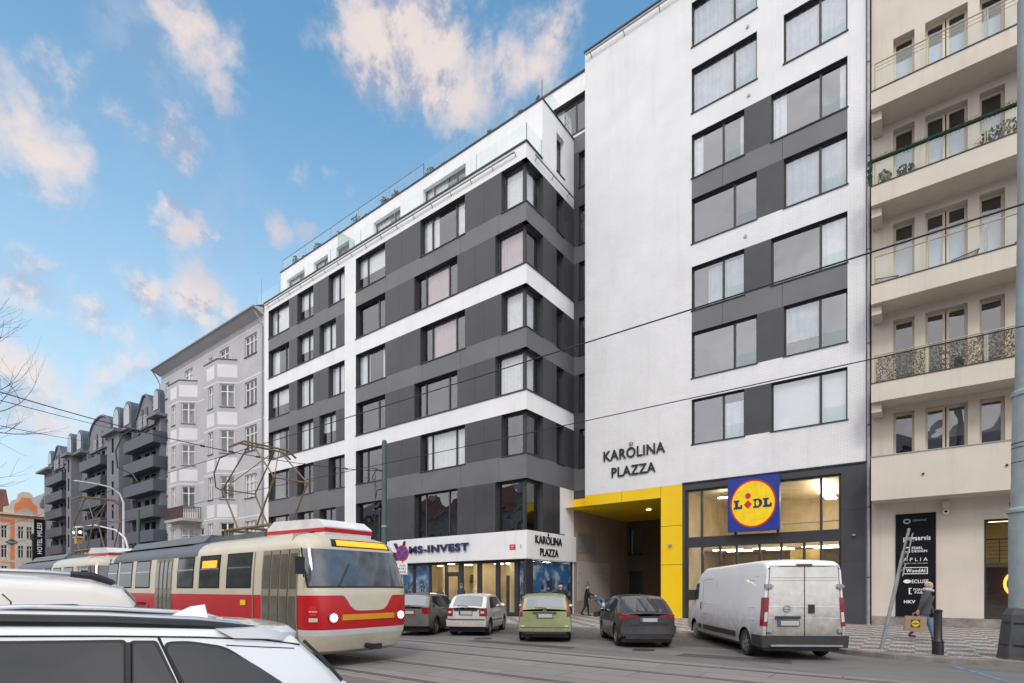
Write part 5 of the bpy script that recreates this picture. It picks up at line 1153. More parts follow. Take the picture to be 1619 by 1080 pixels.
    for y in (-.45, .45):
        for k in (-1, 1):
            p_.tube((cx_ + .15 + k * .5, y, 3.27), (cx_ + .15 + k * 1.35, y, 4.4), .024); p_.tube((cx_ + .15 + k * 1.35, y, 4.4), (cx_ + .15 + k * .12, y * .8, 5.42), .019)
    for k in (-1, 1): p_.tube((cx_ + .15 + k * 1.35, -.5, 4.4), (cx_ + .15 + k * 1.35, .5, 4.4), .019); p_.tube((cx_ + .15 + k * 1.35, -.45, 4.4), (cx_ + .15 + k * .12, .36, 5.42), .012)
    for k in (-1, 1): p_.path([(cx_ + .15 + k * .14, -.85, 5.3), (cx_ + .15 + k * .14, -.6, 5.46), (cx_ + .15 + k * .14, .6, 5.46), (cx_ + .15 + k * .14, .85, 5.3)], .03, 6)
    p_.build('pantograph', 'panto', t)
    for i, x in enumerate((-2.6, -4.4, -8.8, -10.6)):
        for y in (-.75, .75):
            w = MB(); w.lathe([(.05, -.07), (.33, -.07), (.35, -.05), (.33, .05), (.28, .07), (.05, .07)], 22, lambda p: (x + p[0], y + p[1], .345 + p[2]), 'y'); w.build('wheel', 'steel', t)
    for x in (-3.5, -9.7):
        b = MB(); b.box(x - 1.3, x + 1.3, -.6, .6, .2, .45); b.build('bogie', 'black_metal', t)
    return t
M['led2'] = mat('led2', (0.72, 0.30, 0.01), 0.4, 0.05, 2)
tram1 = tram((-9.5, 7.4, 0.01), 'leading red and cream tram with lit headlights and an orange line display')
def copy_tree(o, parent=None):
    c_ = o.copy(); COL.objects.link(c_)
    if parent is not None: c_.parent = parent
    for ch in list(o.children): copy_tree(ch, c_)
    return c_
tram2 = copy_tree(tram1); tram2.location = (-23.2, 7.4, 0.01); tram2['label'] = 'second tram coupled behind the leading red and cream tram'

# ================================================================ CARS
def lerp(a, b, t): return a + (b - a) * t
def interp(pl, x):
    if x <= pl[0][0]: return pl[0][1]
    for (a, za), (b, zb) in zip(pl, pl[1:]):
        if x <= b: return lerp(za, zb, (x - a) / (b - a)) if b > a else zb
    return pl[-1][1]
class Car:
    def __init__(s, L, W, prof, belt, H, paint, wheels, wr=.31, sill=.24, tum=.16, bulge=.07, taper=.07, crown_=.035, edge=.07):
        s.L, s.W, s.prof, s.belt, s.H, s.paint, s.wh, s.wr, s.sill, s.tum, s.bulge, s.taper, s.crown, s.edge = L, W, prof, belt, H, paint, wheels, wr, sill, tum, bulge, taper, crown_, edge
    def w(s, x, z):
        e = abs(x - s.L / 2) / (s.L / 2); w = s.W / 2 * (1 - s.taper * e ** 7 - .02 * e * e); b = interp(s.belt, x)
        if z < b:
            m = .58; w *= 1 - .05 * ((z - m) / .4) ** 2 if z < m else 1 - .035 * ((z - m) / max(.1, b - m)) ** 2
        else: w *= .965 * (1 - s.tum * ((z - b) / max(.2, s.H - b)) ** 1.15)
        return w
    def zt(s, x): return interp(s.prof, x)
    def zb(s, x):
        z = s.sill + .10 * max(0, 1 - x / .35) + .04 * max(0, 1 - (s.L - x) / .3)
        for xw in s.wh:
            d = abs(x - xw); Ra = s.wr * 1.16
            if d < Ra: z = max(z, s.wr + math.sqrt(Ra * Ra - d * d))
        return z
    def sec(s, x):
        zt = s.zt(x); zb = min(s.zb(x), zt - .05); bl = min(interp(s.belt, x), zt - s.edge); bl = max(bl, zb + .02)
        P = [(s.w(x, z), z) for z in [lerp(zb, bl, k / 6) for k in range(7)]]
        ze = max(zt - s.edge, bl + .001); P += [(s.w(x, z), z) for z in [lerp(bl, ze, k / 4) for k in range(1, 5)]]
        we = P[-1][0]; e = s.edge
        for a in (25, 50, 72, 90): P.append((we - e * 1.3 * (1 - math.cos(R(a))), ze + (zt - ze) * math.sin(R(a))))
        y0 = P[-1][0]
        for k in (.75, .5, .25, 0): P.append((y0 * k, zt + s.crown * (1 - k * k)))
        return P
    def rear(s, y, z):
        wz = s.w(0, z); return -s.bulge * (1 - min(1, abs(y) / wz) ** 2.2)
    def build(s, t):
        xs = set([0, s.L]); x = 0
        while x < s.L: xs.add(round(x, 3)); x += .11
        for p in s.prof: xs.add(p[0])
        for xw in s.wh:
            Ra = s.wr * 1.16
            for k in range(-10, 11): xs.add(round(xw + Ra * math.sin(k * math.pi / 20) * .999, 3))
            xs.add(xw - Ra - .004); xs.add(xw + Ra + .004)
        xs = sorted(v for v in xs if 0 <= v <= s.L); rows = []
        for x in xs:
            P = s.sec(x); rows.append([(x, -y, z) for y, z in P] + [(x, y, z) for y, z in reversed(P[:-1])])
        mb = MB(); mb.grid(rows)
        P = s.sec(0); ys = [k / 8 for k in range(-8, 9)]
        mb.grid([[((s.rear(y * k, z) if z < s.zt(0) + .1 else 0), y * k, z) for k in ys] for y, z in P[:12]] )
        P2 = s.sec(s.L); mb.grid([[(s.L + .10 * (1 - abs(k) ** 2.2), y * k, z) for k in ys] for y, z in P2[:12]])
        o = mb.build('body', s.paint, t, smooth=True, ang=32)
        u = MB(); u.box(.10, s.L - .12, -s.W * .43, s.W * .43, s.sill - .09, .62); u.build('underbody', 'black_metal', t)
        for xw in s.wh:
            for sg in (-1, 1): s.wheel(t, xw, sg)
        return o
    def wheel(s, t, xw, sg, rimm='rim'):
        y = sg * (s.w(xw, .5) - .115); r = s.wr
        T = lambda p: (xw + p[0], y + sg * p[1], r + p[2])
        a = MB(); a.lathe([(r * .66, -.10), (r * .93, -.10), (r, -.07), (r, .07), (r * .94, .10), (r * .68, .10), (r * .66, .07)], 26, T, 'y'); w = a.build('wheel', 'rubber', t, smooth=True, ang=40)
        a = MB(); a.lathe([(r * .67, .05), (r * .66, .085), (r * .60, .08), (r * .58, .03), (.02, .03)], 26, T, 'y')
        for k in range(7):
            q = k * 2 * math.pi / 7; c_, s_ = math.cos(q), math.sin(q)
            pts = [(.03, -.035), (r * .6, -.025), (r * .6, .025), (.03, .035)]
            a.prism([(p[0] * c_ - p[1] * s_, p[0] * s_ + p[1] * c_) for p in pts], .03, .075, lambda p: T((p[0], p[2], p[1])))
        a.lathe([(.06, .03), (.06, .085), (.04, .09)], 12, T, 'y'); a.build('rim', rimm, w)
    def side(s, t, q, m, name, off=.006, sgs=(-1, 1), n=8, round_=0, par=None):
        """q = four (x,z) corners: bottom rear, bottom front, top front, top rear"""
        out = []
        for sg in sgs:
            mb = MB(); rows = []
            for j in range(n + 1):
                v = j / n; xa = lerp(q[0][0], q[3][0], v); xb = lerp(q[1][0], q[2][0], v); za = lerp(q[0][1], q[3][1], v); zb = lerp(q[1][1], q[2][1], v)
                rows.append([(lerp(xa, xb, k / n), sg * (s.w(lerp(xa, xb, k / n), lerp(za, zb, k / n)) + off), lerp(za, zb, k / n)) for k in range(n + 1)])
            mb.grid(rows); out.append(mb.build(name, m, par or t, smooth=True, recalc=False))
        return out
    def line(s, t, pts, m='joint', wd=.006, sgs=(-1, 1), name='panel_gap'):
        for sg in sgs:
            mb = MB(); mb.path([(x, sg * (s.w(x, z) + .001), z) for x, z in pts], wd, 5); mb.build(name, m, t)
    def top(s, t, x0, x1, k0, k1, m, name, off=.006, nx=6, k0b=None):
        """patch on the upper surface between x0 and x1, across k0..k1 (-1..1 of the flat width)"""
        mb = MB(); rows = []
        for i in range(nx + 1):
            v = i / nx; x = lerp(x0, x1, v); zt = s.zt(x); P = s.sec(x); y0 = P[-5][0]; r = []
            for j in range(13):
                k = lerp(k0, k1, j / 12); r.append((x - off * .7, y0 * k, zt + s.crown * (1 - k * k) + off * .7))
            rows.append(r)
        mb.grid(rows); return mb.build(name, m, t, smooth=True, recalc=False)
    def back(s, t, y0, y1, z0, z1, m, name, off=.01, wrap=0.0, par=None, top_in=0.0, n=8):
        """patch on the tail; y in fractions of the half width; wrap = length carried round onto the flank"""
        mb = MB(); rows = []
        for j in range(7):
            z = lerp(z0, z1, j / 6); r = []; wz = s.w(0, z)
            ya = y0 * wz; yb = (y1 - top_in * j / 6) * wz
            for k in range(n + 1): y = lerp(ya, yb, k / n); r.append((s.rear(y, z) - off, y + (math.copysign(off, y) if wrap and k == n else 0), z))
            if wrap:
                sg = 1 if y1 > 0 else -1
                for k in range(1, 6): x = wrap * k / 5; r.append((x, sg * (s.w(x, z) + off), z))
            rows.append(r)
        mb.grid(rows)
        return mb.build(name, m, par or t, smooth=True, recalc=False)
    def both(s, t, y0, y1, *a, **k):
        s.back(t, y0, y1, *a, **k); s.back(t, -y0, -y1, *a, **k)
    def plate(s, t, z, w=.46, h=.11, y=0):
        x = s.rear(0, z) - .02; mb = MB(); mb.box(x - .012, x + .02, y - w / 2, y + w / 2, z - h / 2, z + h / 2); p = mb.build('number_plate', 'plate', t)
        mb = MB(); mb.box(x - .015, x - .0125, y + w / 2 - .05, y + w / 2 - .005, z - h / 2 + .005, z + h / 2 - .005); mb.build('blue_band', 'plate_blue', p)
        mb = MB(); mb.box(x - .011, x + .021, y - w / 2 - .012, y + w / 2 + .012, z - h / 2 - .012, z + h / 2 + .012); mb.build('plate_frame', 'plastic_black', p)
    def mirrors(s, t, x, z, m=None):
        for sg in (-1, 1):
            y = s.w(x, z); mb = MB(); T = lambda p: (x + p[0], sg * (y + .10 + p[1]), z + p[2])
            mb.lathe([(.02, -.09), (.085, -.075), (.10, 0), (.085, .07), (.02, .09)], 12, lambda p: T((p[0] * .9, p[1], p[2] * .75)), 'y'); mb.tube((x, sg * (y - .02), z - .05), (x, sg * (y + .06), z - .03), .025); mb.build('mirror', m or s.paint, t, smooth=True)
    def handle(s, t, xs_, z):
        for x in xs_:
            for sg in (-1, 1):
                y = s.w(x, z); mb = MB(); mb.path([(x - .09, sg * (y + .005), z), (x - .07, sg * (y + .03), z), (x + .07, sg * (y + .03), z), (x + .09, sg * (y + .005), z)], .013, 6); mb.build('door_handle', s.paint, t)
PRK = math.atan2(.832, -.554)      # parking direction, nose towards the houses
def place(name, label, cat, rc, hdg, axle, group=None):
    """rc = rear axle centre on the ground, hdg = heading angle, axle = distance of the axle from the tail"""
    d = (math.cos(hdg), math.sin(hdg)); return empty(name, (rc[0] - d[0] * axle, rc[1] - d[1] * axle, 0.005), hdg, label, cat, group)
GR = 'vehicles parked at an angle in front of the shops'
DIRT = (.75, (.16, .135, .11), .75)
defm('paint_white', (0.72, 0.71, 0.70), 0.3, 0.03, 1, coat=.6, dirt=(1.15, (.30, .25, .20), .75)); defm('paint_silver', (0.23, 0.22, 0.21), 0.35, 0.05, 2, metal=.5, coat=.5, dirt=DIRT)
defm('paint_green', (0.36, 0.40, 0.20), 0.33, 0.04, 1.5, metal=.35, coat=.5, dirt=(.7, (.2, .18, .12), .7)); defm('paint_grey', (0.060, 0.062, 0.075), 0.33, 0.08, 2, metal=.45, coat=.5, dirt=(.8, (.13, .115, .10), .7))
def wiper(c_, t, x, y0, y1, z):
    mb = MB(); mb.path([(x, y0, z - .02), (x - .01, y0 + .02, z), (x, y1, z + .03)], .012, 5); mb.build('wiper', 'black_metal', t)
# ---- white hatchback
c1 = Car(3.95, 1.50, [(0, .97), (.10, 1.0), (.50, 1.37), (.75, 1.43), (1.5, 1.455), (2.1, 1.40), (2.95, .98), (3.45, .86), (3.85, .70), (3.95, .60)], [(0, .97), (1.0, .93), (3, .90), (3.95, .70)], 1.45, 'paint_white', (.62, 3.10), .30)
t = place('hatchback', 'dirty white five-door hatchback parked between the silver estate and the green wagon', 'car', (-12.80, 14.45), PRK - R(7), .62, GR)
c1.build(t)
c1.top(t, .12, .50, -.90, .90, 'car_glass_pale', 'rear_window'); wiper(c1, t, .06, -.05, .35, 1.04)
c1.both(t, .70, 1.0, .70, .98, 'lamp_red', 'tail_light', wrap=.16); c1.both(t, .78, .96, .80, .87, 'lamp_clear', 'reverse_light', off=.014)
c1.back(t, -1, 1, .34, .58, 'paint_white', 'bumper', off=.035, wrap=.25); c1.back(t, 0, -1, .34, .58, 'paint_white', 'bumper', off=.035, wrap=.25)
c1.back(t, -1, 1, .56, .60, 'plastic_black', 'bumper_strip', off=.04); c1.plate(t, .82, .46, .12)
mb = MB(); mb.box(-.09, -.06, -.42, .42, .89, .93); mb.build('tailgate_grip', 'plastic_black', t)
mb = MB(); mb.tube((-.075, 0, 1.0 - .03), (-.09, 0, 1.0 - .03), .04, n=14); mb.build('badge', 'chrome', t)
c1.side(t, ((.62, .97), (1.30, .96), (1.42, 1.36), (.86, 1.36)), 'car_glass', 'side_window'); c1.side(t, ((1.38, .96), (2.62, .94), (2.08, 1.345), (1.50, 1.365)), 'car_glass', 'side_window')
c1.line(t, [(1.34, .35), (1.34, .96), (1.46, 1.36)]); c1.line(t, [(2.55, .35), (2.60, .9)]); c1.line(t, [(.98, .66), (.85, .95)]); c1.handle(t, (1.12, 2.3 - .5), .84); c1.mirrors(t, 2.45, 1.02)
c1.line(t, [(.95, .52), (2.6, .50)], 'plastic_black', .018, name='rubbing_strip')
# ---- silver estate, half hidden by the tram
c2 = Car(4.1, 1.58, [(0, 1.0), (.06, 1.02), (.42, 1.40), (.7, 1.46), (1.6, 1.48), (2.35, 1.42), (3.2, .99), (3.7, .88), (4.05, .70), (4.1, .6)], [(0, 1.0), (1.2, .95), (3.2, .93), (4.1, .7)], 1.48, 'paint_silver', (.80, 3.3), .315)
t = place('estate_car', 'grey-brown estate car with roof rails, partly hidden behind the tram front', 'car', (-14.55, 13.45), PRK - R(7), .80, GR)
c2.build(t); c2.top(t, .08, .42, -.92, .92, 'car_glass_pale', 'rear_window'); wiper(c2, t, .02, -.05, .35, 1.06)
c2.both(t, .72, 1.0, .78, 1.0, 'lamp_red', 'tail_light', wrap=.2); c2.plate(t, .83)
for sgn in (1, -1): c2.back(t, 0, sgn, .36, .62, 'paint_silver', 'bumper', off=.035, wrap=.25)
c2.side(t, ((.42, 1.0), (1.05, .98), (1.1, 1.38), (.62, 1.38)), 'car_glass', 'side_window'); c2.side(t, ((1.12, .98), (1.85, .97), (1.95, 1.385), (1.18, 1.39)), 'car_glass', 'side_window'); c2.side(t, ((1.92, .97), (3.0, .96), (2.35, 1.36), (2.02, 1.385)), 'car_glass', 'side_window')
c2.line(t, [(1.88, .35), (1.88, .96), (1.99, 1.38)]); c2.line(t, [(1.15, .7), (1.08, .97)]); c2.handle(t, (1.35, 2.2), .86); c2.mirrors(t, 2.8, 1.04)
for sg in (-1, 1): mb = MB(); mb.path([(.5, sg * .58, 1.44), (.6, sg * .58, 1.52), (2.1, sg * .58, 1.53), (2.2, sg * .58, 1.46)], .016, 6); mb.build('roof_rail', 'black_metal', t)
# ---- green wagon
c3 = Car(4.1, 1.70, [(0, 1.0), (.05, 1.03), (.36, 1.38), (.62, 1.46), (1.5, 1.485), (2.3, 1.43), (3.2, 1.0), (3.7, .88), (4.05, .72), (4.1, .6)], [(0, 1.0), (1.2, .95), (3.2, .93), (4.1, .7)], 1.48, 'paint_green', (.80, 3.3), .315, tum=.20)
t = place('wagon', 'pale green wagon with tall narrow tail lights, seen straight from behind', 'car', (-9.58, 14.43), PRK - R(1), .80, GR)
c3.build(t); c3.top(t, .07, .37, -.88, .88, 'car_glass_pale', 'rear_window'); wiper(c3, t, .02, -.05, .30, 1.06)
for sg in (-1, 1):
    mb = MB(); rows = []
    for j in range(9):
        z = lerp(.80, 1.38, j / 8); xx = 0 if z < 1.0 else interp([(1.0, .02), (1.03, .05), (1.38, .36)], z); P = c3.w(max(xx, .01), z); i_ = .035 + .055 * (1 - j / 8)
        rows.append([(xx - .012 + (c3.rear(P - i_, z) if z < 1 else 0), sg * (P - i_), z), (xx - .012, sg * (P - .012), z), (xx + .02, sg * (P + .010), z), (xx + .10, sg * (P + .010), z)])
    mb.grid(rows); mb.build('tail_light', 'lamp_red', t, recalc=False)
c3.plate(t, .83, .48, .115, 0)
mb = MB(); mb.box(-.10, -.06, -.36, .36, .895, .935); mb.build('tailgate_grip', 'plastic_black', t)
mb = MB(); mb.lathe([(.0, 0), (.065, 0), (.06, .012)], 18, lambda p: (-.072 - p[2], p[0], .985 + p[1] * .55)); mb.build('badge', 'chrome', t)
for sgn in (1, -1): c3.back(t, 0, sgn, .34, .64, 'paint_green', 'bumper', off=.035, wrap=.25)
c3.back(t, -.98, .98, .45, .47, 'plastic_black', 'bumper_gap', off=.04); c3.both(t, .80, .95, .49, .53, 'lamp_clear', 'reflector', off=.042); c3.back(t, -.9, .9, .27, .36, 'plastic_black', 'bumper_apron', off=.02)
c3.side(t, ((.50, 1.0), (1.15, .98), (1.2, 1.38), (.66, 1.38)), 'car_glass', 'side_window'); c3.side(t, ((1.25, .98), (3.0, .96), (2.35, 1.36), (1.32, 1.385)), 'car_glass', 'side_window'); c3.mirrors(t, 2.8, 1.04)
# ---- dark grey hatchback
c4 = Car(4.0, 1.62, [(0, .93), (.06, .96), (.66, 1.34), (.95, 1.42), (1.7, 1.46), (2.3, 1.40), (3.15, .98), (3.6, .86), (3.95, .70), (4.0, .6)], [(0, .93), (1.2, .92), (3.1, .90), (4.0, .7)], 1.46, 'paint_grey', (.74, 3.2), .315, tum=.22)
t = place('hatchback', 'dark grey hatchback with slim red tail lights parked in front of the passage', 'car', (-6.40, 14.77), PRK + R(3), .74, GR)
c4.build(t); c4.top(t, .10, .66, -.90, .90, 'car_glass', 'rear_window'); wiper(c4, t, .10, -.05, .38, 1.04)
for sg in (-1, 1):
    mb = MB(); rows = []
    for yf, z0, z1 in ((.42, .885, .915), (.62, .865, .925), (.82, .84, .935), (.97, .80, .94)):
        rows.append([(c4.rear(yf * c4.w(0, z), z) - .012, sg * yf * c4.w(0, z), z) for z in (z0, z1)])
    for x, z0, z1 in ((.0, .795, .94), (.12, .80, .945), (.28, .86, .945)): rows.append([(x, sg * (c4.w(x, z) + .012), z) for z in (z0, z1)])
    mb.grid(rows); mb.build('tail_light', 'lamp_red', t, recalc=False)
c4.plate(t, .79, .46, .10); 
KF = Fr((0, 0), (0, -1), (-1, 0))
text('SKODA', Fr((-.075, 0), (0, -1), (-1, 0)), -.26, .26, .905, .045, 'chrome', t, 0.0, 0.01, 0.01, 'maker_lettering')
for v in t.children[-1].data.vertices: v.co = wmat(t) @ v.co
c4.back(t, -.72, .72, .64, .70, 'plastic_black', 'bumper_recess', off=.012); 
for sgn in (1, -1): c4.back(t, 0, sgn, .40, .62, 'paint_grey', 'bumper', off=.035, wrap=.25)
c4.back(t, -.9, .9, .26, .40, 'plastic_black', 'diffuser', off=.025)
c4.side(t, ((.72, .95), (1.36, .94), (1.48, 1.36), (1.02, 1.33)), 'car_glass', 'side_window'); c4.side(t, ((1.42, .94), (2.85, .93), (2.25, 1.34), (1.55, 1.365)), 'car_glass', 'side_window')
c4.line(t, [(1.39, .35), (1.39, .94), (1.52, 1.36)]); c4.line(t, [(.95, .66), (.82, .93)]); c4.handle(t, (1.15, 2.0), .84); c4.mirrors(t, 2.62, 1.0)
mb = MB(); mb.prism([(1.0, 1.45), (1.16, 1.455), (1.02, 1.52)], -.015, .015, lambda p: (p[0], p[2], p[1])); mb.build('aerial', 'black_metal', t)
# ---- white van
def vanpaint():
    return mat('van_paint', (0.80, 0.81, 0.835), 0.38, 0.02, 1, coat=.25, dirt=(1.45, (.22, .19, .165), .95))
M['van_paint'] = vanpaint(); defm('van_rear', (0.70, 0.69, 0.67), 0.5, 0.08, 2.5, dirt=(1.9, (.15, .125, .10), .95), streak=.25)
v = Car(6.25, 1.98, [(0, 2.17), (.05, 2.26), (.16, 2.31), (.5, 2.335), (4.4, 2.30), (4.85, 2.18), (5.1, 2.0), (5.60, 1.38), (5.95, 1.18), (6.2, .85), (6.25, .7)], [(0, 1.22), (5.2, 1.2), (5.6, 1.1), (6.25, .7)], 2.33, 'van_paint', (.98, 5.35), .33, sill=.30, tum=.085, bulge=.03, taper=.05, crown_=.03, edge=.10)
t = place('van', 'tall white panel van, grimy at the back, parked nose to the supermarket', 'van', (-2.62, 14.72), PRK + R(0.5), .98, GR)
v.build(t)
v.back(t, -.93, .93, .50, 2.17, 'van_rear', 'rear_door', off=.004)
for yy in (0.0,): mb = MB(); mb.box(-.045, -.028, yy - .007, yy + .007, .48, 2.20); mb.build('door_gap', 'joint', t)
for a in (-1, 1):
    mb = MB(); mb.path([(v.rear(a * .93 * v.w(0, z), z) - .008, a * .93 * v.w(0, z), z) for z in (.50, 1.0, 1.5, 2.0, 2.18)], .007, 5); mb.build('door_gap', 'joint', t)
for z in (1.86, 1.92, 2.19): mb = MB(); mb.path([(v.rear(k / 8 * v.w(0, z), z) - .008, k / 8 * .93 * v.w(0, z), z) for k in range(-8, 9)], .006 if z > 2 else .005, 5); mb.build('door_crease', 'joint' if z > 2 else 'galv', t)
for z in (.98, 1.24): mb = MB(); mb.path([(v.rear(k / 8 * v.w(0, z), z) - .006, k / 8 * .92 * v.w(0, z), z) for k in range(-8, 9)], .008, 5); mb.build('door_crease', 'van_paint', t)
for a in (-1, 1):
    f = v.back(t, a * .90, a * 1.0, .80, 1.46, 'lamp_red', 'tail_light', off=.015, wrap=.13); v.back(t, a * .915, a * .99, .90, 1.12, 'lamp_clear', 'reverse_light', off=.022, par=f)
    mb = MB(); z = 1.72; y = a * .93 * v.w(0, z); mb.box(-.06, .02, y - .06, y + .09 * a if a > 0 else y + .06, z - .05, z + .05); mb.box(-.07, -.05, y - .09, y + .09, z - .02, z + .02); mb.build('hinge', 'galv', t)
    mb = MB(); z = .70; mb.box(-.07, .01, y - .05, y + .06, z - .04, z + .04); mb.build('hinge', 'galv', t)
    v.back(t, 0, a * 1.0, .30, .58, 'plastic_black', 'bumper', off=.06, wrap=.45)
mb = MB(); mb.box(-.16, -.09, -.80, .80, .34, .375); mb.build('bumper_step', 'galv', t)
mb = MB(); mb.box(-.07, -.03, .10, .66, .97, 1.03); mb.build('plate_lamp_bar', 'plastic_black', t)
v.plate(t, .87, .46, .11, .36)
mb = MB(); mb.box(-.06, -.03, -.22, -.08, 1.10, 1.30); mb.build('door_handle', 'black_metal', t)
rg_ = MB(); rg_.path([(-.045, .40 + .075 * math.cos(k * .3142), 1.20 + .07 * math.sin(k * .3142)) for k in range(21)], .008, 6); rg_.path([(-.045, .31, 1.19), (-.045, .40, 1.205), (-.045, .41, 1.195), (-.045, .49, 1.21)], .010, 5); rg_.build('badge', 'steel', t)
text('MOVANO', Fr((-.035, 0), (0, -1), (-1, 0)), .42, .70, .80, .035, 'steel', t, 0.0, 0.008, 0.01, 'model_lettering')
for q in t.children[-1].data.vertices: q.co = wmat(t) @ q.co
mb = MB(); mb.box(-.055, .05, -.17, .17, 2.18, 2.235); mb.build('brake_light', 'lamp_red2', t)
v.side(t, ((4.95, 1.32), (5.58, 1.28), (5.22, 1.80), (4.92, 1.86)), 'car_glass', 'side_window')
v.line(t, [(4.50, .40), (4.46, 1.3), (4.50, 1.95)]); v.line(t, [(.35, 1.96), (4.4, 1.94)], 'galv', .010, name='roof_seam'); v.line(t, [(3.2, .45), (3.2, 1.9)], wd=.005); v.line(t, [(.5, 1.88), (4.3, 1.87)], 'van_paint', .012, name='swage_line')
for zz in (1.245, .90): v.line(t, [(.45, zz), (4.4, zz)], 'joint', .0028, name='crease')
for zz in (1.22, .92): v.line(t, [(.45, zz), (4.4, zz)], 'van_paint', .016, name='swage_line')
v.side(t, ((1.55, .42), (4.3, .42), (4.3, .56), (1.55, .56)), 'plastic_black', 'side_trim', off=.02); v.side(t, ((4.5, .42), (4.85, .42), (4.85, .56), (4.5, .56)), 'plastic_black', 'side_trim', off=.02)
v.side(t, ((4.58, 1.02), (4.66, 1.02), (4.68, 1.24), (4.58, 1.24)), 'plastic_black', 'door_handle', off=.015)
for sg in (-1, 1):
    mb = MB(); y = v.w(5.3, 1.5); mb.box(5.28, 5.42, sg * (y + .12) - .10, sg * (y + .12) + .10, 1.28, 1.62); mb.tube((5.35, sg * y, 1.4), (5.35, sg * (y + .1), 1.4), .03); mb.build('mirror', 'plastic_black', t)
# ---- foreground white estate (only its roof and glass show)
camf = lambda a, b: (.7972 * a - .6037 * b, .6037 * a + .7972 * b)
defm('paint_bright', (0.90, 0.905, 0.91), 0.22, 0.02, .7, coat=.8); defm('paint_cream', (0.86, 0.80, 0.73), 0.3, 0.02, .7, coat=.6)
def hd(a, b): x, y = camf(a, b); return math.atan2(y, x)
# white estate nearest the camera
f1 = Car(4.6, 1.78, [(0, .95), (.10, 1.03), (.42, 1.36), (.60, 1.395), (1.0, 1.425), (1.5, 1.46), (2.0, 1.485), (2.9, 1.46), (3.9, .98), (4.3, .88), (4.6, .62)], [(0, .95), (1.2, .95), (4, .93), (4.6, .62)], 1.485, 'paint_bright', (.85, 3.65), .33, tum=.13, edge=.09)
x_, y_ = camf(-1.713, 4.734)
t = empty('estate_car', (x_, y_, .005), hd(-.808, -.589), 'bright white estate car nearest the camera with dark glass and black roof rails', 'car'); F1 = t
f1.build(t)
defm('glass_dark', (.040, .042, .047), .03, .04, .6, coat=0.0, spec=.6)
f1.top(t, .10, .40, -.95, .95, 'car_glass', 'rear_window')
def sidepoly(c_, t, pts, m, name, off=.006, sgs=(-1, 1), par=None):
    """flat-ish glass with a free outline, following the flank"""
    cx_ = sum(p[0] for p in pts) / len(pts); cz_ = sum(p[1] for p in pts) / len(pts)
    for sg in sgs:
        mb = MB(); rows = []
        for k in range(9):
            q = k / 8; rows.append([(lerp(cx_, x, q), sg * (c_.w(lerp(cx_, x, q), lerp(cz_, z, q)) + off), lerp(cz_, z, q)) for x, z in pts])
        mb.grid(rows, closed=True); mb.build(name, m, par or t, smooth=True, recalc=False)
def roundpoly(P, r=.05, n=5):
    out = []
    for i, p in enumerate(P):
        p = Vector(p); a = Vector(P[i - 1]); b = Vector(P[(i + 1) % len(P)])
        u = (a - p); v_ = (b - p); ru = min(r, u.length * .45); rv = min(r, v_.length * .45); s_ = p + u.normalized() * ru; e_ = p + v_.normalized() * rv
        for k in range(n + 1): q = k / n; w_ = s_.lerp(p, q).lerp(p.lerp(e_, q), q); out.append((w_.x, w_.y))
    return out
def grow(P, d):
    cx_ = sum(p[0] for p in P) / len(P); cz_ = sum(p[1] for p in P) / len(P)
    return [(p[0] + math.copysign(d, p[0] - cx_), p[1] + math.copysign(d, p[1] - cz_)) for p in P]
for W_, rr_ in (([(.46, .985), (1.05, .985), (1.19, 1.318), (1.05, 1.318), (.86, 1.268), (.68, 1.16)], .06), ([(1.10, .985), (1.35, .985), (1.35, 1.336), (1.245, 1.328)], .02), ([(1.40, .985), (2.22, .985), (2.26, 1.38), (1.40, 1.342)], .03), ([(2.34, .985), (3.5, .97), (2.85, 1.34), (2.36, 1.385)], .05)):
    sidepoly(f1, t, roundpoly(grow(W_, .016), rr_), 'plastic_black', 'window_trim', .004); sidepoly(f1, t, roundpoly(W_, rr_), 'glass_dark', 'side_window', .009)
f1.line(t, [(1.08, .6), (1.075, .98), (1.22, 1.36)], wd=.009); f1.line(t, [(1.375, .98), (1.375, 1.34)], 'plastic_black', .020); f1.line(t, [(2.30, .4), (2.30, 1.38)], 'plastic_black', .02)
f1.line(t, [(.36, 1.265), (.62, 1.315), (1.0, 1.352), (1.5, 1.385), (2.0, 1.41), (2.9, 1.38)], 'joint', .006, name='roof_gap'); f1.line(t, [(.40, 1.24), (.60, 1.262), (.84, 1.29)], 'joint', .004)
def f1z(x): return f1.zt(x)
for sg in (-1, 1):
    mb = MB(); mb.path([(x, sg * y, f1z(x) + h_) for x, y, h_ in ((.66, .66, -.005), (.78, .68, .022), (1.0, .695, .040), (1.5, .70, .048), (2.0, .70, .048), (2.5, .70, .045), (2.85, .68, .02))], [.010, .016, .020, .020, .02, .02, .014], 8); mb.build('roof_rail', 'rail_metal', t, smooth=True)
    mb = MB(); mb.path([(x, sg * y, f1z(x) + h_) for x, y, h_ in ((.64, .68, -.02), (.8, .705, -.008), (1.0, .715, .002), (1.5, .72, .008), (2.0, .72, .008), (2.5, .72, .005), (2.85, .70, -.01))], .030, 8); mb.build('rail_base', 'black_metal', t, smooth=True)
mb = MB(); sp = []
for k in range(-8, 9):
    y = k / 8 * .80; bow = .09 * abs(k / 8) ** 3
    e_ = max(0, abs(k / 8) - .8) * 5; zf = lambda z: z + (1.385 - z) * .45 * e_
    sp.append([(x9 + (.10 * e_ * e_ if x9 < .55 else 0), y9, zf(z9)) for x9, y9, z9 in [(.90, y, 1.413), (.6 + bow, y, 1.408), (.36 + bow, y, 1.392), (.30 + bow, y, 1.345), (.315 + bow, y, 1.275 - .03 * abs(k / 8)), (.50 + bow, y, 1.27), (.80, y, 1.30)]])
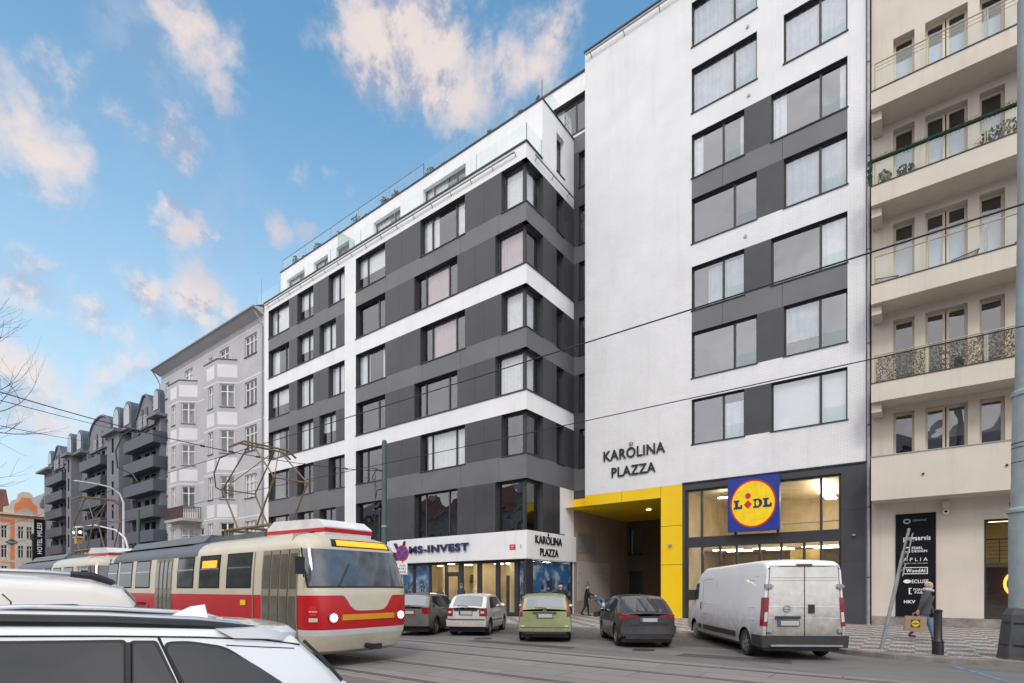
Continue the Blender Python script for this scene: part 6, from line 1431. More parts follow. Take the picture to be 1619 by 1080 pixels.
mb.grid(sp); mb.face(sp[0]); mb.face(sp[-1]); mb.build('spoiler', 'paint_bright', t, smooth=True, ang=50)
mb = MB(); z0 = 1.462
for sg in (-1, 1):
    m9 = MB(); m9.path([(.33, sg * .76, 1.29), (.20, sg * .80, 1.15), (.07, sg * .83, .98)], .013, 6); m9.build('hatch_seal', 'plastic_black', t)
mb.grid([[(1.14, s_ * .004, z0 - .02), (.98, s_ * .028, z0 - .02), (.86, s_ * .03, z0 - .03)] for s_ in (-1,)] + [[(1.13, 0, z0 - .01), (.98, 0, z0 + .07), (.88, 0, z0 + .085)]] + [[(1.14, .004, z0 - .02), (.98, .028, z0 - .02), (.86, .03, z0 - .03)]]); mb.face([(.86, -.03, z0 - .03), (.88, 0, z0 + .085), (.86, .03, z0 - .03)]); mb.build('aerial', 'paint_bright', t)
f1.both(t, .62, 1.0, .68, .84, 'lamp_red', 'tail_light', wrap=.12); f1.plate(t, .78); f1.mirrors(t, 3.3, 1.05)
for sgn in (1, -1): f1.back(t, 0, sgn, .34, .62, 'paint_bright', 'bumper', off=.035, wrap=.25)
# cream minivan behind it
f2 = Car(4.3, 1.76, [(0, 1.02), (.03, 1.30), (.09, 1.52), (.20, 1.66), (.45, 1.745), (1.2, 1.79), (2.4, 1.79), (2.9, 1.70), (3.6, 1.1), (4.1, .95), (4.3, .7)], [(0, 1.02), (1.2, 1.02), (4, .95), (4.3, .7)], 1.79, 'paint_cream', (.8, 3.45), .32, tum=.12, edge=.12)
x_, y_ = camf(-4.28, 6.21)
t = empty('minivan', (x_, y_, .005), hd(-.808, -.589), 'cream minivan with grey roof rails parked behind the bright white estate', 'car')
f2.build(t); f2.top(t, .04, .18, -.9, .9, 'car_glass', 'rear_window')
for W_ in ([(.38, 1.1), (1.0, 1.1), (1.0, 1.50), (.52, 1.50)], [(1.08, 1.1), (1.9, 1.1), (1.9, 1.515), (1.08, 1.51)], [(1.98, 1.1), (3.1, 1.1), (2.6, 1.5), (1.98, 1.515)]):
    sidepoly(f2, t, roundpoly(grow(W_, .02), .1), 'plastic_black', 'window_trim', .004); sidepoly(f2, t, roundpoly(W_, .1), 'glass_dark', 'side_window', .009)
f2.line(t, [(1.04, .5), (1.04, 1.55), (1.10, 1.62)]); f2.line(t, [(1.94, .5), (1.94, 1.55)])
for sg in (-1, 1):
    mb = MB(); mb.path([(.34, sg * .60, 1.745), (.50, sg * .64, 1.80), (.8, sg * .66, 1.83), (1.6, sg * .67, 1.855), (2.4, sg * .66, 1.85), (2.6, sg * .64, 1.80)], .024, 8); mb.build('roof_rail', 'rail_metal', t, smooth=True)
    for a, b in ((.28, .62), (1.45, 1.62)): mb = MB(); mb.path([(a, sg * .60, 1.73), ((a + b) / 2, sg * .64, 1.80), (b, sg * .655, 1.815)], [.03, .038, .03], 8); mb.build('rail_foot', 'plastic_black', t, smooth=True)
f2.both(t, .80, 1.0, 1.1, 1.5, 'lamp_red', 'tail_light', wrap=.1); f2.plate(t, .8)
for sgn in (1, -1): f2.back(t, 0, sgn, .34, .64, 'paint_cream', 'bumper', off=.035, wrap=.25)

# ================================================================ STREET FURNITURE
def band(mb, x, y, z, r, h): mb.lathe([(r * .98, z), (r * 1.06, z + .01), (r * 1.06, z + h - .01), (r * .98, z + h)], 20, lambda p: (x + p[0], y + p[1], p[2]))
t = empty('tram_mast', (1.97, 16.15, .12), 0, 'thick blue-grey steel tram mast with a dark flared base at the right edge', 'pole')
mb = MB(); mb.lathe([(.335, 1.05), (.335, 3.2), (.37, 3.22), (.37, 3.28), (.30, 3.34), (.27, 5.75), (.30, 5.78), (.30, 5.86), (.235, 5.92), (.19, 9.6), (.19, 14.5)], 28); mb.build('shaft', 'pole_blue', t, smooth=True, ang=40)
mb = MB(); mb.lathe([(.54, 0), (.525, .05), (.43, .98), (.36, 1.12), (.33, 1.14)], 8); mb.build('base_cover', 'pole_base', t)
mb = MB()
for z, r in ((.30, .502), (.78, .454)):
    for k in range(8):
        q = k * math.pi / 4 + math.pi / 8 ; c0, s0 = math.cos(q), math.sin(q); rr_ = r * math.cos(math.pi / 8) + .004
        mb.box(-.12, .12, -.008, .004, z, z + .035, lambda p: (c0 * rr_ - s0 * p[0] + c0 * p[1], s0 * rr_ + c0 * p[0] + s0 * p[1], p[2]))
mb.build('vent_slots', 'black_metal', t)
for z, m_ in ((4.30, 'black_metal'), (4.62, 'black_metal'), (4.72, 'black_metal'), (3.62, 'sign_red'), (3.70, 'black_metal')): mb = MB(); band(mb, 0, 0, z, .275, .035); mb.build('clamp_band', m_, t)
mb = MB(); sp_ = camf(1, 0); mb.box(-.05, .75, -.42, -.40, 4.05, 5.0, lambda p: (p[0] * sp_[0] - p[1] * sp_[1], p[0] * sp_[1] + p[1] * sp_[0], p[2])); o = mb.build('notice_plate', 'text_white', t)
mb = MB(); mb.box(.0, .70, -.43, -.421, 4.1, 4.95, lambda p: (p[0] * sp_[0] - p[1] * sp_[1], p[0] * sp_[1] + p[1] * sp_[0], p[2])); mb.build('notice_face', 'pole_blue', o)
# leaning sign pole, sign seen edge on
lt = Vector((.58, .25, 3.08)); t = empty('leaning_signpost', (-.72, 16.66, .12), 0, 'leaning grey signpost with its sign plate seen edge-on, near the kerb', 'sign post')
mb = MB(); mb.tube((0, 0, -.05), lt * .80, .045, n=12); mb.tube(lt * .78, lt, .032, n=12); mb.build('post', 'galv', t, smooth=True)
mb = MB(); dv = lt.normalized(); sv = Vector(camf(0.70, 1) + (0,)).normalized(); 
def LP(u, w, h): return tuple(dv * h + sv * u + dv.cross(sv).normalized() * w)
i = len(mb.v); mb.box(-.30, .30, -.105, -.085, 2.35, 3.0, lambda p: LP(*p)); mb.box(-.32, .32, -.112, -.08, 2.34, 2.36, lambda p: LP(*p)); mb.box(-.32, .32, -.112, -.08, 2.99, 3.01, lambda p: LP(*p)); mb.build('sign_plate', 'galv', t)
mb = MB(); mb.box(-.2, .2, -.105, -.085, 1.92, 2.25, lambda p: LP(*p)); mb.build('small_plate', 'galv', t)
for h_ in (2.5, 2.85, 2.05): mb = MB(); mb.box(-.04, .04, -.08, .045, h_, h_ + .04, lambda p: LP(*p)); mb.build('clamp', 'steel', t)
# bollard
t = empty('bollard', (.41, 16.04, .12), 0, 'black cast bollard at the kerb in front of the walker', 'bollard')
mb = MB(); mb.lathe([(.115, 0), (.115, .30), (.105, .33), (.085, .36), (.08, 1.0), (.092, 1.01), (.092, 1.04), (.05, 1.06)], 18); mb.build('post', 'black_metal', t, smooth=True, ang=40)
mb = MB(); mb.lathe([(.116, .28), (.12, .29), (.12, .315), (.116, .325)], 18); mb.build('ring', 'black_metal', t)
# green tram mast by the shop
t = empty('tram_mast', (-23.35, 19.2, .12), 0, 'slim dark green tram mast with span wire fittings rising behind the tram', 'pole')
mb = MB(); mb.lathe([(.19, 0), (.19, 1.2), (.16, 1.3), (.135, 9.6), (.10, 9.7)], 16); mb.build('shaft', 'pole_green', t, smooth=True, ang=40)
mb = MB()
mb.path([(0, -.14, 8.0), (-.1, -.7, 8.05), (-.3, -.9, 8.0)], .03, 6); mb.path([(-.35, -.25, 8.1), (-.6, -.35, 7.7), (-.45, -.3, 7.3), (-.3, -.2, 7.1)], .028, 6); mb.path([(-.12, 0, 7.05), (-.5, -.1, 7.0), (-.6, -.1, 6.6)], .028, 6)
mb.tube((-.6, -.15, 7.9), (-.62, -.15, 3.0), .018, n=6); mb.box(-.85, -.15, -.3, .0, 6.0, 6.12); mb.box(-.8, -.5, -.28, -.05, 5.9, 6.3); mb.box(-.4, -.15, -.2, .0, 5.95, 6.2)
mb.build('fittings', 'black_metal', t)
mb = MB(); band(mb, 0, 0, 4.9, .155, .12); mb.build('label_band', 'galv', t)
# no stopping sign
t = empty('no_stopping_sign', (-21.4, 18.8, .12), 0, 'round blue and red no-stopping sign with a white time plate under it', 'traffic sign')
sd_ = Vector(camf(0, -1) + (0,)); sr_ = Vector(camf(1, 0) + (0,))
def SP(u, z, w): q = sr_ * u + sd_ * w; return (q.x, q.y, z)
mb = MB(); mb.tube((0, 0, 0), (0, 0, 3.75), .035, n=10); mb.build('post', 'galv', t)
def disc(r, w0, w1, cz): 
    m_ = MB(); m_.prism([(r * .78 * math.cos(k * .19635), cz + r * math.sin(k * .19635)) for k in range(32)], w0, w1, lambda p: SP(p[0], p[1], p[2])); return m_
dsc = disc(.42, .04, .06, 3.38).build('disc', 'sign_red', t); disc(.33, .061, .066, 3.38).build('disc_face', 'sign_blue2', dsc)
for sg in (-1, 1): mb = MB(); mb.prism([(-.25 * sg - .035, 3.38 - .24), (-.25 * sg + .045, 3.38 - .27), (.25 * sg + .035, 3.38 + .24), (.25 * sg - .045, 3.38 + .27)], .067 + .001 * sg, .070 + .001 * sg, lambda p: SP(p[0] * .8, p[1], p[2])); mb.build('cross_bar', 'sign_red', dsc)
mb = MB(); mb.prism([(-.26, 2.28), (.26, 2.28), (.26, 2.86), (-.26, 2.86)], .04, .055, lambda p: SP(p[0], p[1], p[2])); o = mb.build('time_plate', 'text_white', t)
class SPF:
    def p(s, u, z, w=0.0): q = Vector(SP(u, z, w)) + Vector((-21.4, 18.8, .12)); return (q.x, q.y, q.z)
text('PO-PA', SPF(), -.14, .14, 2.74, .09, 'text_black', o, .056, .003, .02); text('8-18 h', SPF(), -.2, .2, 2.58, .09, 'text_black', o, .056, .003, .02); text('ZASOB.', SPF(), -.2, .2, 2.40, .09, 'text_black', o, .056, .003, .02)
# street lamp, signal arm, far masts
t = empty('street_lamp', (-59.5, 18, .12), 0, 'white steel street lamp with a curved arm in front of the hotel', 'street lamp')
mb = MB(); mb.path([(0, 0, 0), (0, 0, 6), (0, 0, 9.6), (0, -.3, 10.4), (0, -1.0, 10.9), (0, -2.0, 11.05), (0, -3.2, 11.1)], [.11, .10, .085, .08, .07, .06, .05], 10); mb.build('column', 'old_white', t, smooth=True)
mb = MB(); mb.lathe([(.02, -.35), (.11, -.2), (.12, .2), (.04, .35)], 12, lambda p: (p[0], -3.4 + p[1], 11.08 + p[2] * .6), 'y'); mb.build('lamp_head', 'old_white', t, smooth=True)
t = empty('traffic_signal', (-56.8, 17.5, .12), 0, 'traffic signal hanging from a long curved white arm beside the street lamp', 'traffic light')
mb = MB(); mb.path([(0, 0, 0), (0, 0, 5.3), (-.6, 0, 6.1), (-3, 0, 7.0), (-9, 0, 7.9), (-16, 0, 8.2)], [.10, .09, .08, .07, .06, .05], 10); mb.build('arm', 'old_white', t, smooth=True)
mb = MB(); mb.box(-15.2, -13.9, -.3, .3, 6.95, 8.05); o = mb.build('signal_head', 'old_white', t)
mb = MB(); mb.box(-15.1, -14.0, -.32, -.3, 7.05, 7.95); mb.box(-13.9, -13.88, -.25, .25, 7.05, 7.95); mb.build('signal_face', 'black_metal', o)
mb = MB(); 
for x in (-14.85, -14.3): mb.tube((x, -.32, 7.5), (x, -.36, 7.5), .17, n=12)
mb.tube((-13.88, 0, 7.5), (-13.84, 0, 7.5), .16, n=12); mb.build('lens', 'lamp_on2', o)
mb = MB(); mb.box(-14.9, -14.2, -.25, .25, 6.3, 6.93); mb.build('camera_box', 'sign_yellow2', t)
t = empty('tram_mast', (-59.5, 19.2, .12), 0, 'dark green tram mast standing in front of the rightmost hotel balconies', 'pole')
mb = MB(); mb.lathe([(.2, 0), (.15, 9.0), (.1, 9.1)], 12); mb.build('shaft', 'pole_green', t, smooth=True); mb = MB(); mb.box(-.8, 0, -.2, .1, 5.5, 5.7); mb.box(-.7, -.4, -.2, .1, 5.3, 5.9); mb.build('fittings', 'black_metal', t)
t = empty('direction_sign', (-68, 17.5, .12), 0, 'pale direction sign with a black arrow beyond the tram roof', 'sign')
mb = MB(); mb.tube((0, 0, 0), (0, 0, 5.0), .05); mb.build('post', 'galv', t); mb = MB(); mb.box(-1.6, 1.6, -.06, -.02, 4.3, 5.3); o = mb.build('panel', 'frame_cream', t); mb = MB(); mb.box(-.6, .3, -.07, -.061, 4.75, 4.85); mb.prism([(.3, 4.6), (.7, 4.8), (.3, 5.0)], -.07, -.061, lambda p: (p[0], p[2], p[1])); mb.build('arrow', 'text_black', o)
t = empty('hanging_sign', (-60, 10.3, 5.5), 0, 'small dark green diamond sign hanging from a wire at the left edge', 'sign')
mb = MB(); mb.prism([(-.42, 0), (0, .3), (.42, 0), (0, -.3)], -.02, .02, lambda p: (p[2], p[0], p[1])); mb.build('plate', 'pole_green', t)
mb = MB(); mb.prism([(-.25, -.03), (.25, -.03), (.25, .06), (-.25, .06)], .021, .024, lambda p: (p[2], p[0], p[1])); mb.build('stripe', 'galv', t)
t = empty('black_post', (-98, 19, .12), 0, 'slim black post with a small head in front of the orange house', 'post'); mb = MB(); mb.lathe([(.12, 0), (.1, 8.2), (.25, 8.3), (.25, 9.0), (.05, 9.2)], 10); mb.build('post', 'black_metal', t)
# ---- overhead wires
def wire(name, pts, r, label, group=None, beads=()):
    a = Vector(pts[0]); mb = MB(); mb.path([tuple(Vector(p) - a) for p in pts], r, 5)
    for bq in beads: 
        p = Vector(bq) - a; mb.lathe([(.02, -.09), (.055, -.06), (.03, 0), (.055, .06), (.02, .09)], 8, lambda q: (p.x + q[0], p.y + q[2], p.z + q[1]), 'z')
    o = mb.build(name, 'wire', loc=None); o.location = a; return tag(o, label, 'wire', group)
def sagged(a, b, sag, n=14): return [tuple(Vector(a).lerp(Vector(b), k / n) - Vector((0, 0, sag * 4 * (k / n) * (1 - k / n)))) for k in range(n + 1)]
wire('contact_wire', [p for s_ in ((-121, -58), (-58, -23.2), (-23.2, 12), (12, 60)) for p in sagged((s_[0], 7.4, 5.62), (s_[1], 7.4, 5.62), .08)], .011, 'upper tram contact wire crossing the white facade, above the near track')
wire('contact_wire', [p for s_ in ((-121, -58), (-58, -23.2), (-23.2, 12), (12, 60)) for p in sagged((s_[0], 10.85, 5.62), (s_[1], 10.85, 5.62), .08)], .011, 'lower tram contact wire, above the far track by the parked cars')
sp1 = sagged((-23.35, 19.05, 8.1), (-23.2, .5, 8.4), .75, 16)
wire('span_wire', sp1, .017, 'thick span wire with beads running from the green mast over the tracks', beads=[sp1[k] for k in (2, 4, 6, 7, 8, 10)])
wire('span_wire', sagged((-72, 22.2, 19.6), (-22, .5, 7.6), .1, 10), .02, 'dark span wire crossing the sky towards the hotel roof, the upper one')
wire('span_wire', sagged((-88.9, 22.2, 21.4), (-22, .5, 6.7), .1, 10), .02, 'dark span wire crossing the sky towards the hotel roof, the lower one')
for y, z, lb in ((7.4, 7.62, 'curved black steady arm holding the near contact wire'), (10.85, 7.40, 'curved black steady arm holding the far contact wire')):
    mb = MB(); mb.path([(0, 0, 0), (-.15, -.35, -.25), (-.2, -.55, -.9), (-.15, -.5, -1.5), (.1, -.1, -1.72), (.25, 0, z * 0 + 5.62 - z)], .028, 6); o = mb.build('steady_arm', 'black_metal'); o.location = (-23.25, y, z); tag(o, lb, 'bracket')
# ---- bare trees whose twigs reach in from the left
def twigs(mb, p, d, ln, r, lv):
    n = 4; pts = [tuple(p)]; rs = [r]; q = Vector(p); dd = Vector(d)
    for k in range(n):
        dd = (dd + Vector((random.uniform(-.2, .2), random.uniform(-.2, .2), random.uniform(-.08, .16)))).normalized(); q = q + dd * ln / n; pts.append(tuple(q)); rs.append(r * (1 - .45 * (k + 1) / n))
    mb.path(pts, rs, 5 if lv > 2 else 3)
    if lv <= 0: return
    for k in range(3 if lv > 1 else 4):
        i = random.randint(1, n) if k else n
        nd = (Vector(dd) + Vector((random.uniform(-.9, .9), random.uniform(-.9, .9), random.uniform(-.35, .6)))).normalized(); twigs(mb, pts[i], nd, ln * random.uniform(.6, .8), rs[i] * .72, lv - 1)
def bare_tree(x, y, h, seed, label):
    random.seed(seed); t = empty('bare_tree', (x, y, .12), 0, label, 'tree')
    mb = MB(); mb.path([(0, 0, 0), (.05, .02, h * .15), (0, .05, h * .3)], [.22, .17, .15], 10); mb.build('trunk', 'bark', t, smooth=True)
    mb = MB()
    for k in range(9): a = k * 2.4; twigs(mb, (0, .05, h * (.26 + .045 * k)), Vector((math.cos(a) * .8, math.sin(a) * .8, .75)), h * .24, .09, 4)
    mb.path([(0, .05, h * .28), (.1, 0, h * .5), (0, .1, h * .7)], [.14, .1, .06], 8); mb.build('crown', 'bark', t, smooth=False, recalc=False); return t
# placed on the near pavement, upstream of the parked cars
bare_tree(-21.2, -.1, 10.6, 5, 'bare winter tree whose thin twigs reach in at the left edge')
# ================================================================ PEOPLE
def hand(parent, p, d, side, m='skin'):
    """palm and five curled fingers; p wrist, d direction of the hand"""
    d = Vector(d).normalized(); s_ = d.orthogonal().normalized() if abs(d.z) < .95 else Vector((1, 0, 0)); n_ = d.cross(s_)
    p = Vector(p); mb = MB()
    mb.path([tuple(p - d * .02), tuple(p + d * .04), tuple(p + d * .085)], [.024, .036, .030], 8)
    for k, ln in enumerate((.062, .072, .068, .055)):
        o = s_ * (-.027 + .018 * k); a = p + d * .08 + o; b = a + d * ln * .55 + n_ * .012 * side; c_ = b + d * ln * .25 + n_ * .028 * side; mb.path([tuple(a), tuple(b), tuple(c_)], [.0095, .009, .007], 6)
    a = p + d * .03 - s_ * .032; mb.path([tuple(a), tuple(a + d * .03 - s_ * .018 + n_ * .012 * side), tuple(a + d * .05 - s_ * .016 + n_ * .03 * side)], [.012, .011, .008], 6)
    return mb.build('hand', m, parent, smooth=True)
def person(loc, rz, label, top_m, leg_m, shoe_m, Hh=1.72, lean=.06, stride=.28, armL=(-.15, .1), armR=(.25, .2), bulk=1.0, hat=None, hair=None, hood=None):
    """local frame: faces +x; arms given as (swing, elbow bend) in radians"""
    k = Hh / 1.75; t = empty('person', loc, rz, label, 'person'); V = {}; E = []; rad = {}; mt = {}
    def pt(n, p, r, m=None): V[n] = Vector(p) * k; rad[n] = r * k
    sl = math.sin(lean)
    pt('pel', (0, 0, .95), .145 * bulk); pt('sp', (.30 * sl, 0, 1.12), .145 * bulk); pt('ch', (.60 * sl, 0, 1.32), .16 * bulk); pt('nk', (.85 * sl, 0, 1.47), .065); pt('hd0', (.95 * sl + .01, 0, 1.55), .075); pt('hd', (1.0 * sl + .02, 0, 1.64), .098); pt('hd1', (1.0 * sl + .01, 0, 1.72), .06); pt('no', (1.0 * sl + .118, 0, 1.62), .016)
    E += [('pel', 'sp', 0), ('sp', 'ch', 0), ('ch', 'nk', 0), ('nk', 'hd0', 2), ('hd0', 'hd', 2), ('hd', 'hd1', 2), ('hd', 'no', 2)]
    wr = {}
    for s_, (sw, be) in ((1, armL), (-1, armR)):
        n = 'L' if s_ > 0 else 'R'; sx = .72 * sl
        pt('sh' + n, (sx, s_ * .175, 1.40), .075 * bulk); e = Vector((sx + .30 * math.sin(sw), s_ * .235, 1.40 - .30 * math.cos(sw))); pt('el' + n, e, .055 * bulk)
        w_ = e + Vector((.25 * math.sin(sw + be), -s_ * .02, -.25 * math.cos(sw + be))); pt('wr' + n, w_, .036); wr[n] = (w_ * k, (w_ - e))
        E += [('ch', 'sh' + n, 0), ('sh' + n, 'el' + n, 0), ('el' + n, 'wr' + n, 0)]
        a = stride * s_; pt('hp' + n, (0, s_ * .085, .88), .098); kn = Vector((.42 * math.sin(a) + .03, s_ * .095, .88 - .40 * math.cos(a))); pt('kn' + n, kn, .066); bk = a - (.35 if a < 0 else .08)
        an = kn + Vector((.41 * math.sin(bk), 0, -.40 * math.cos(bk))); pt('an' + n, an, .045); pt('he' + n, an + Vector((-.03, 0, -.055)), .040); pt('to' + n, an + Vector((.155, s_ * .02, -.055)), .032)
        E += [('pel', 'hp' + n, 1), ('hp' + n, 'kn' + n, 1), ('kn' + n, 'an' + n, 1), ('an' + n, 'he' + n, 3), ('he' + n, 'to' + n, 3)]
    names = list(V); me = bpy.data.meshes.new('b'); lo = min(V[n].z - rad[n] for n in names); 
    me.from_pydata([tuple(V[n] - Vector((0, 0, lo))) for n in names], [(names.index(a), names.index(b)) for a, b, _ in E], [])
    ob = bpy.data.objects.new('b', me); COL.objects.link(ob); sk = ob.modifiers.new('s', 'SKIN'); sk.use_smooth_shade = True; sb = ob.modifiers.new('u', 'SUBSURF'); sb.levels = 2; sb.render_levels = 2
    for i, n in enumerate(names):
        sv_ = me.skin_vertices[0].data[i]; sv_.radius = (rad[n], rad[n] * (1.0 if n not in ('pel', 'sp', 'ch') else 1.0)); sv_.use_root = (n == 'pel')
        if n in ('pel', 'sp', 'ch'): sv_.radius = (rad[n] * 1.12, rad[n] * .82)
    bpy.context.view_layer.update()
    m2 = bpy.data.meshes.new_from_object(ob.evaluated_get(bpy.context.evaluated_depsgraph_get())); bpy.data.objects.remove(ob)
    for m_ in (top_m, leg_m, 'skin', shoe_m): m2.materials.append(M[m_])
    P = {n: V[n] - Vector((0, 0, lo)) for n in names}
    for p in m2.polygons:
        c_ = p.center; best = 9; bi = 0
        for a, b, mi in E:
            A, B = P[a], P[b]; q = max(0, min(1, (c_ - A).dot(B - A) / max(1e-6, (B - A).length_squared))); d_ = (c_ - A.lerp(B, q)).length - (rad[a] + (rad[b] - rad[a]) * q)
            if d_ < best: best = d_; bi = mi
        if bi == 1 and c_.z > .80 * k: bi = 0
        p.material_index = bi; p.use_smooth = True
    m2.name = 'body'; body = bpy.data.objects.new('body', m2); COL.objects.link(body); body.parent = t
    for n in ('L', 'R'): hand(t, wr[n][0] - Vector((0, 0, lo)), wr[n][1], 1 if n == 'L' else -1)
    hc = P['hd']
    if hair:
        mb = MB(); mb.lathe([(.02, -.05), (.085, -.03), (.107, .03), (.098, .08), (.05, .115), (.01, .12)], 14, lambda p: (hc.x - .018 + p[0], hc.y + p[1], hc.z + p[2] - .005)); mb.build('hair', hair, t, smooth=True)
    if hat:
        mb = MB(); mb.lathe([(.112, .005), (.118, .02), (.118, .05), (.105, .10), (.06, .135), (.01, .14)], 14, lambda p: (hc.x - .01 + p[0], hc.y + p[1], hc.z + p[2])); h_ = mb.build('hat', hat[0], t, smooth=True)
        if hat[1]: mb = MB(); mb.lathe([(.01, -.045), (.04, -.02), (.045, .01), (.03, .035), (.01, .045)], 10, lambda p: (hc.x - .01 + p[0], hc.y + p[1], hc.z + .175 + p[2])); mb.build('bobble', hat[1], h_, smooth=True)
    return t, wr, lo, P
defm('skin', (.50, .31, .24), .6, .05); defm('cloth_black', (.014, .014, .017), .85, .2, 6); defm('cloth_grey', (.085, .085, .088), .9, .15, 6); defm('jeans', (.11, .20, .34), .85, .12, 8); defm('shoe_red', (.28, .02, .035), .6, .1); defm('hair_blond', (.50, .38, .26), .8, .15, 10); defm('cloth_navy', (.03, .045, .085), .85, .15, 6); defm('hat_pink', (.62, .30, .34), .85, .1, 8); defm('hat_grey', (.12, .12, .13), .9, .1); defm('scarf', (.55, .52, .55), .9, .1, 8); defm('paper', (.42, .29, .18), .85, .06, 3); defm('cloth_blue', (.10, .20, .36), .8, .1, 5)
tp, wrs, lo_, P_ = person((.18, 20.3, .12), R(8), 'walker in grey coat, jeans and red shoes carrying a brown paper bag past the bollard', 'cloth_grey', 'jeans', 'shoe_red', 1.76, lean=.12, stride=.30, armL=(.25, .2), armR=(-.50, .10), bulk=1.28, hair='hair_blond')
mb = MB(); hc = P_['hd']; mb.path([(hc.x - .10, -.07, hc.z - .11), (hc.x - .12, 0, hc.z - .10), (hc.x - .10, .07, hc.z - .11), (hc.x + .02, .10, hc.z - .13), (hc.x + .08, 0, hc.z - .15), (hc.x + .02, -.10, hc.z - .13), (hc.x - .10, -.07, hc.z - .11)], .045, 8); mb.build('scarf', 'scarf', tp, smooth=True)
mb = MB(); pl_ = P_['pel']; mb.grid([[(cx_ + r_ * math.cos(a * .3927) * .82, r_ * 1.1 * math.sin(a * .3927), z_) for a in range(17)] for z_, r_, cx_ in ((pl_.z - .16, .205, .0), (pl_.z - .02, .20, .01), (pl_.z + .2, .185, .07), (pl_.z + .38, .18, .13))]); mb.build('coat', 'cloth_grey', tp, smooth=True)
w_ = tp.matrix_basis @ (wrs['R'][0] - Vector((0, 0, lo_))); w_ = w_ + Vector((-.02, 0, -.08))
t = empty('paper_bag', (w_.x - .05, w_.y - .02, w_.z - .55), R(14), 'brown paper shopping bag with a yellow disc on a blue square, held by the walker', 'bag')
mb = MB(); mb.prism([(-.29, 0), (.23, -.02), (.27, .44), (-.25, .46)], -.07, .07, lambda p: (p[0], p[2], p[1])); mb.build('bag', 'paper', t)
for y in (-.05, .05): mb = MB(); mb.path([(-.07, y, .45), (-.06, y, .53), (.0, y * .4, .565), (.07, y, .53), (.08, y, .45)], .008, 5); mb.build('handle', 'paper', t)
BFr = lambda p: (p[0], -p[2], p[1])
mb = MB(); mb.prism([(-.13, .13), (.09, .12), (.10, .34), (-.12, .35)], .0715, .074, BFr); o = mb.build('logo_square', 'text_navy', t); mb = MB(); mb.prism([(-.015 + .098 * math.cos(k * .314), .235 + .098 * math.sin(k * .314)) for k in range(20)], .0745, .077, BFr); mb.build('logo_disc', 'sign_yellow', o)
mb = MB(); mb.prism([(-.085, .222), (.055, .222), (.055, .248), (-.085, .248)], .0775, .079, BFr); mb.build('logo_word', 'text_navy', o)
tp, wrs, lo_, P_ = person((-14.75, 26.35, .12), R(20), 'person in black with a bobble hat pushing a blue pushchair into the passage', 'cloth_black', 'cloth_black', 'cloth_black', 1.80, lean=.10, stride=.16, armL=(.2, .3), armR=(.75, .55), bulk=1.15, hat=('hat_grey', 'cloth_black'))
t = empty('pushchair', (-13.72, 26.45, .12), R(12), 'blue pushchair with a child, half hidden by the dark grey hatchback', 'pushchair')
mb = MB()
for y in (-.24, .24): mb.path([(-.62, y, 1.05), (-.42, y, .95), (.05, y, .42), (.38, y, .16)], .016, 6); mb.path([(-.35, y, .14), (.0, y, .48), (.12, y, .62)], .016, 6)
mb.tube((-.62, -.24, 1.05), (-.62, .24, 1.05), .02); mb.build('frame', 'black_metal', t)
for x, r in ((-.35, .14), (.38, .12)):
    for y in (-.26, .26): mb = MB(); mb.lathe([(r * .5, -.02), (r, -.02), (r, .02), (r * .5, .02)], 16, lambda p: (x + p[0], y + p[1], r + p[2]), 'y'); mb.build('wheel', 'rubber', t)
mb = MB(); mb.prism([(-.30, .85), (-.12, .40), (.30, .38), (.32, .46), (-.02, .50), (-.18, .92)], -.2, .2, lambda p: (p[0], p[2], p[1])); mb.build('seat', 'cloth_blue', t)
mb = MB(); mb.grid([[(-.30 + .36 * math.sin(a * .26) + .0, -.22 + .44 * j / 4, .74 + .30 * math.cos(a * .26) ** 1) for j in range(5)] for a in range(-1, 6)]); mb.build('hood', 'cloth_blue', t, smooth=True, recalc=False)
mb = MB(); mb.path([(0, 0, .52), (.0, 0, .66), (-.02, 0, .78)], [.10, .11, .06], 10); mb.build('child_blanket', 'scarf', t, smooth=True)
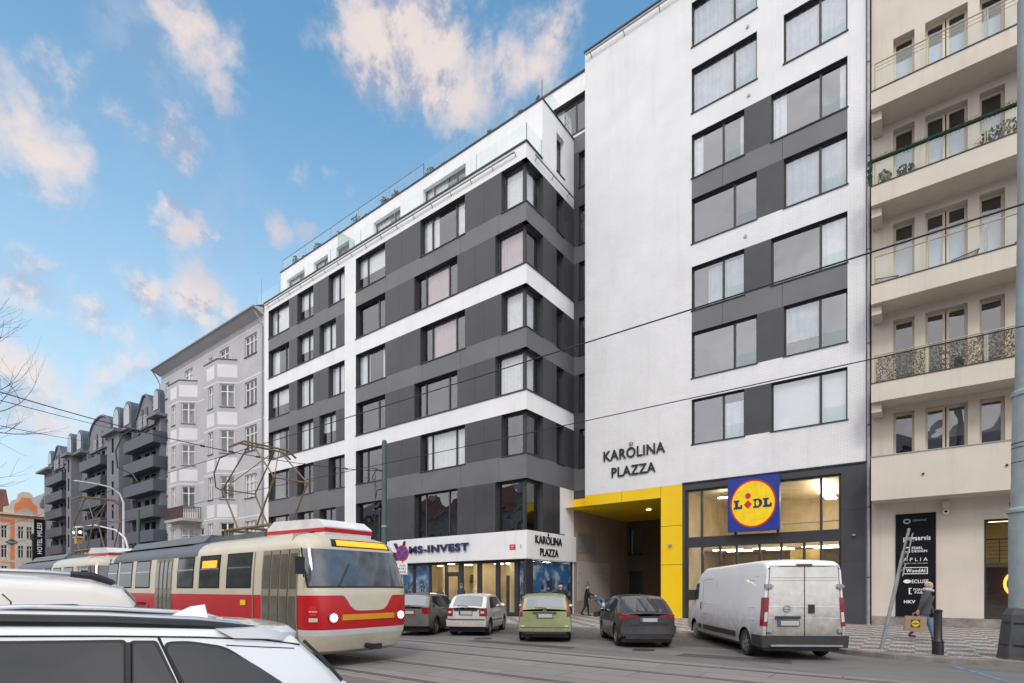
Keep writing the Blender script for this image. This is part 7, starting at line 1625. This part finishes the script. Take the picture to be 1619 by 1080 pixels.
person((-15.5, 25.1, .12), R(150), 'person in a black jacket and pink hat passing the corner window poster', 'cloth_black', 'cloth_black', 'cloth_black', 1.72, lean=.25, stride=.2, armL=(.4, .5), armR=(.1, .3), bulk=1.15, hat=('hat_pink', None))
person((-20.75, 22.55, .12), R(90), 'person in a dark blue coat standing at the shop door', 'cloth_navy', 'cloth_black', 'cloth_black', 1.83, lean=.04, stride=.05, armL=(.1, .2), armR=(.1, .2), bulk=1.15, hair='hat_grey')
# ================================================================ HOUSES ACROSS THE STREET, behind the photographer (they show in the glass)

FARH = [(-112, -84, 17.5, (.45, .38, .30)), (-84, -58, 16.5, (.36, .36, .35)), (-58, -34, 19.0, (.50, .44, .34)), (-34, -12, 17.0, (.30, .27, .25)), (-12, 12, 18.5, (.46, .42, .36)), (12, 38, 16.0, (.40, .33, .28))]
HL = ['sand coloured', 'grey', 'cream coloured', 'brown', 'pale stone', 'pink-brown']
for i, (a, b, hh, cc) in enumerate(FARH):
    k_ = 'far_wall_%d' % i; defm(k_, cc, .85, .06, .6)
    t = empty('terrace_house', ((a + b) / 2, -36, 0), 0, HL[i] + ' terrace house across the street, mirrored in the window glass', 'house', 'houses across the street')
    OFr = Fr((0, -30), (1, 0), (0, 1)); n = int((b - a) / 3); rg = []; 
    for k in range(n):
        x = a + (k + .5) * (b - a) / n
        for q in range(5): z = 1.2 + q * (hh - 1.5) / 5; rg += [(x - .95, x + .95, z - .2, z + 2.2, 1), (x - .7, x + .7, z, z + 2.0, 2)]
    mb = MB(); facade(mb, OFr, a, b, 0, hh, [], rg, 0, 0); mb.cur = 0; mb.face([(a, -30, hh), (a, -42, hh), (a, -42, 0), (a, -30, 0)]); mb.face([(b, -30, hh), (b, -42, hh), (b, -42, 0), (b, -30, 0)])
    mb.build('wall', [k_, 'cream_trim', 'car_glass'], t, world=True, recalc=False)
    mb = MB(); mb.prism([(-29.4, hh), (-36, hh + 4.5), (-42.5, hh)], a, b, lambda p: (p[2], p[0], p[1])); mb.build('roof', 'red_tile' if i % 2 else 'roof_grey', t, world=True)
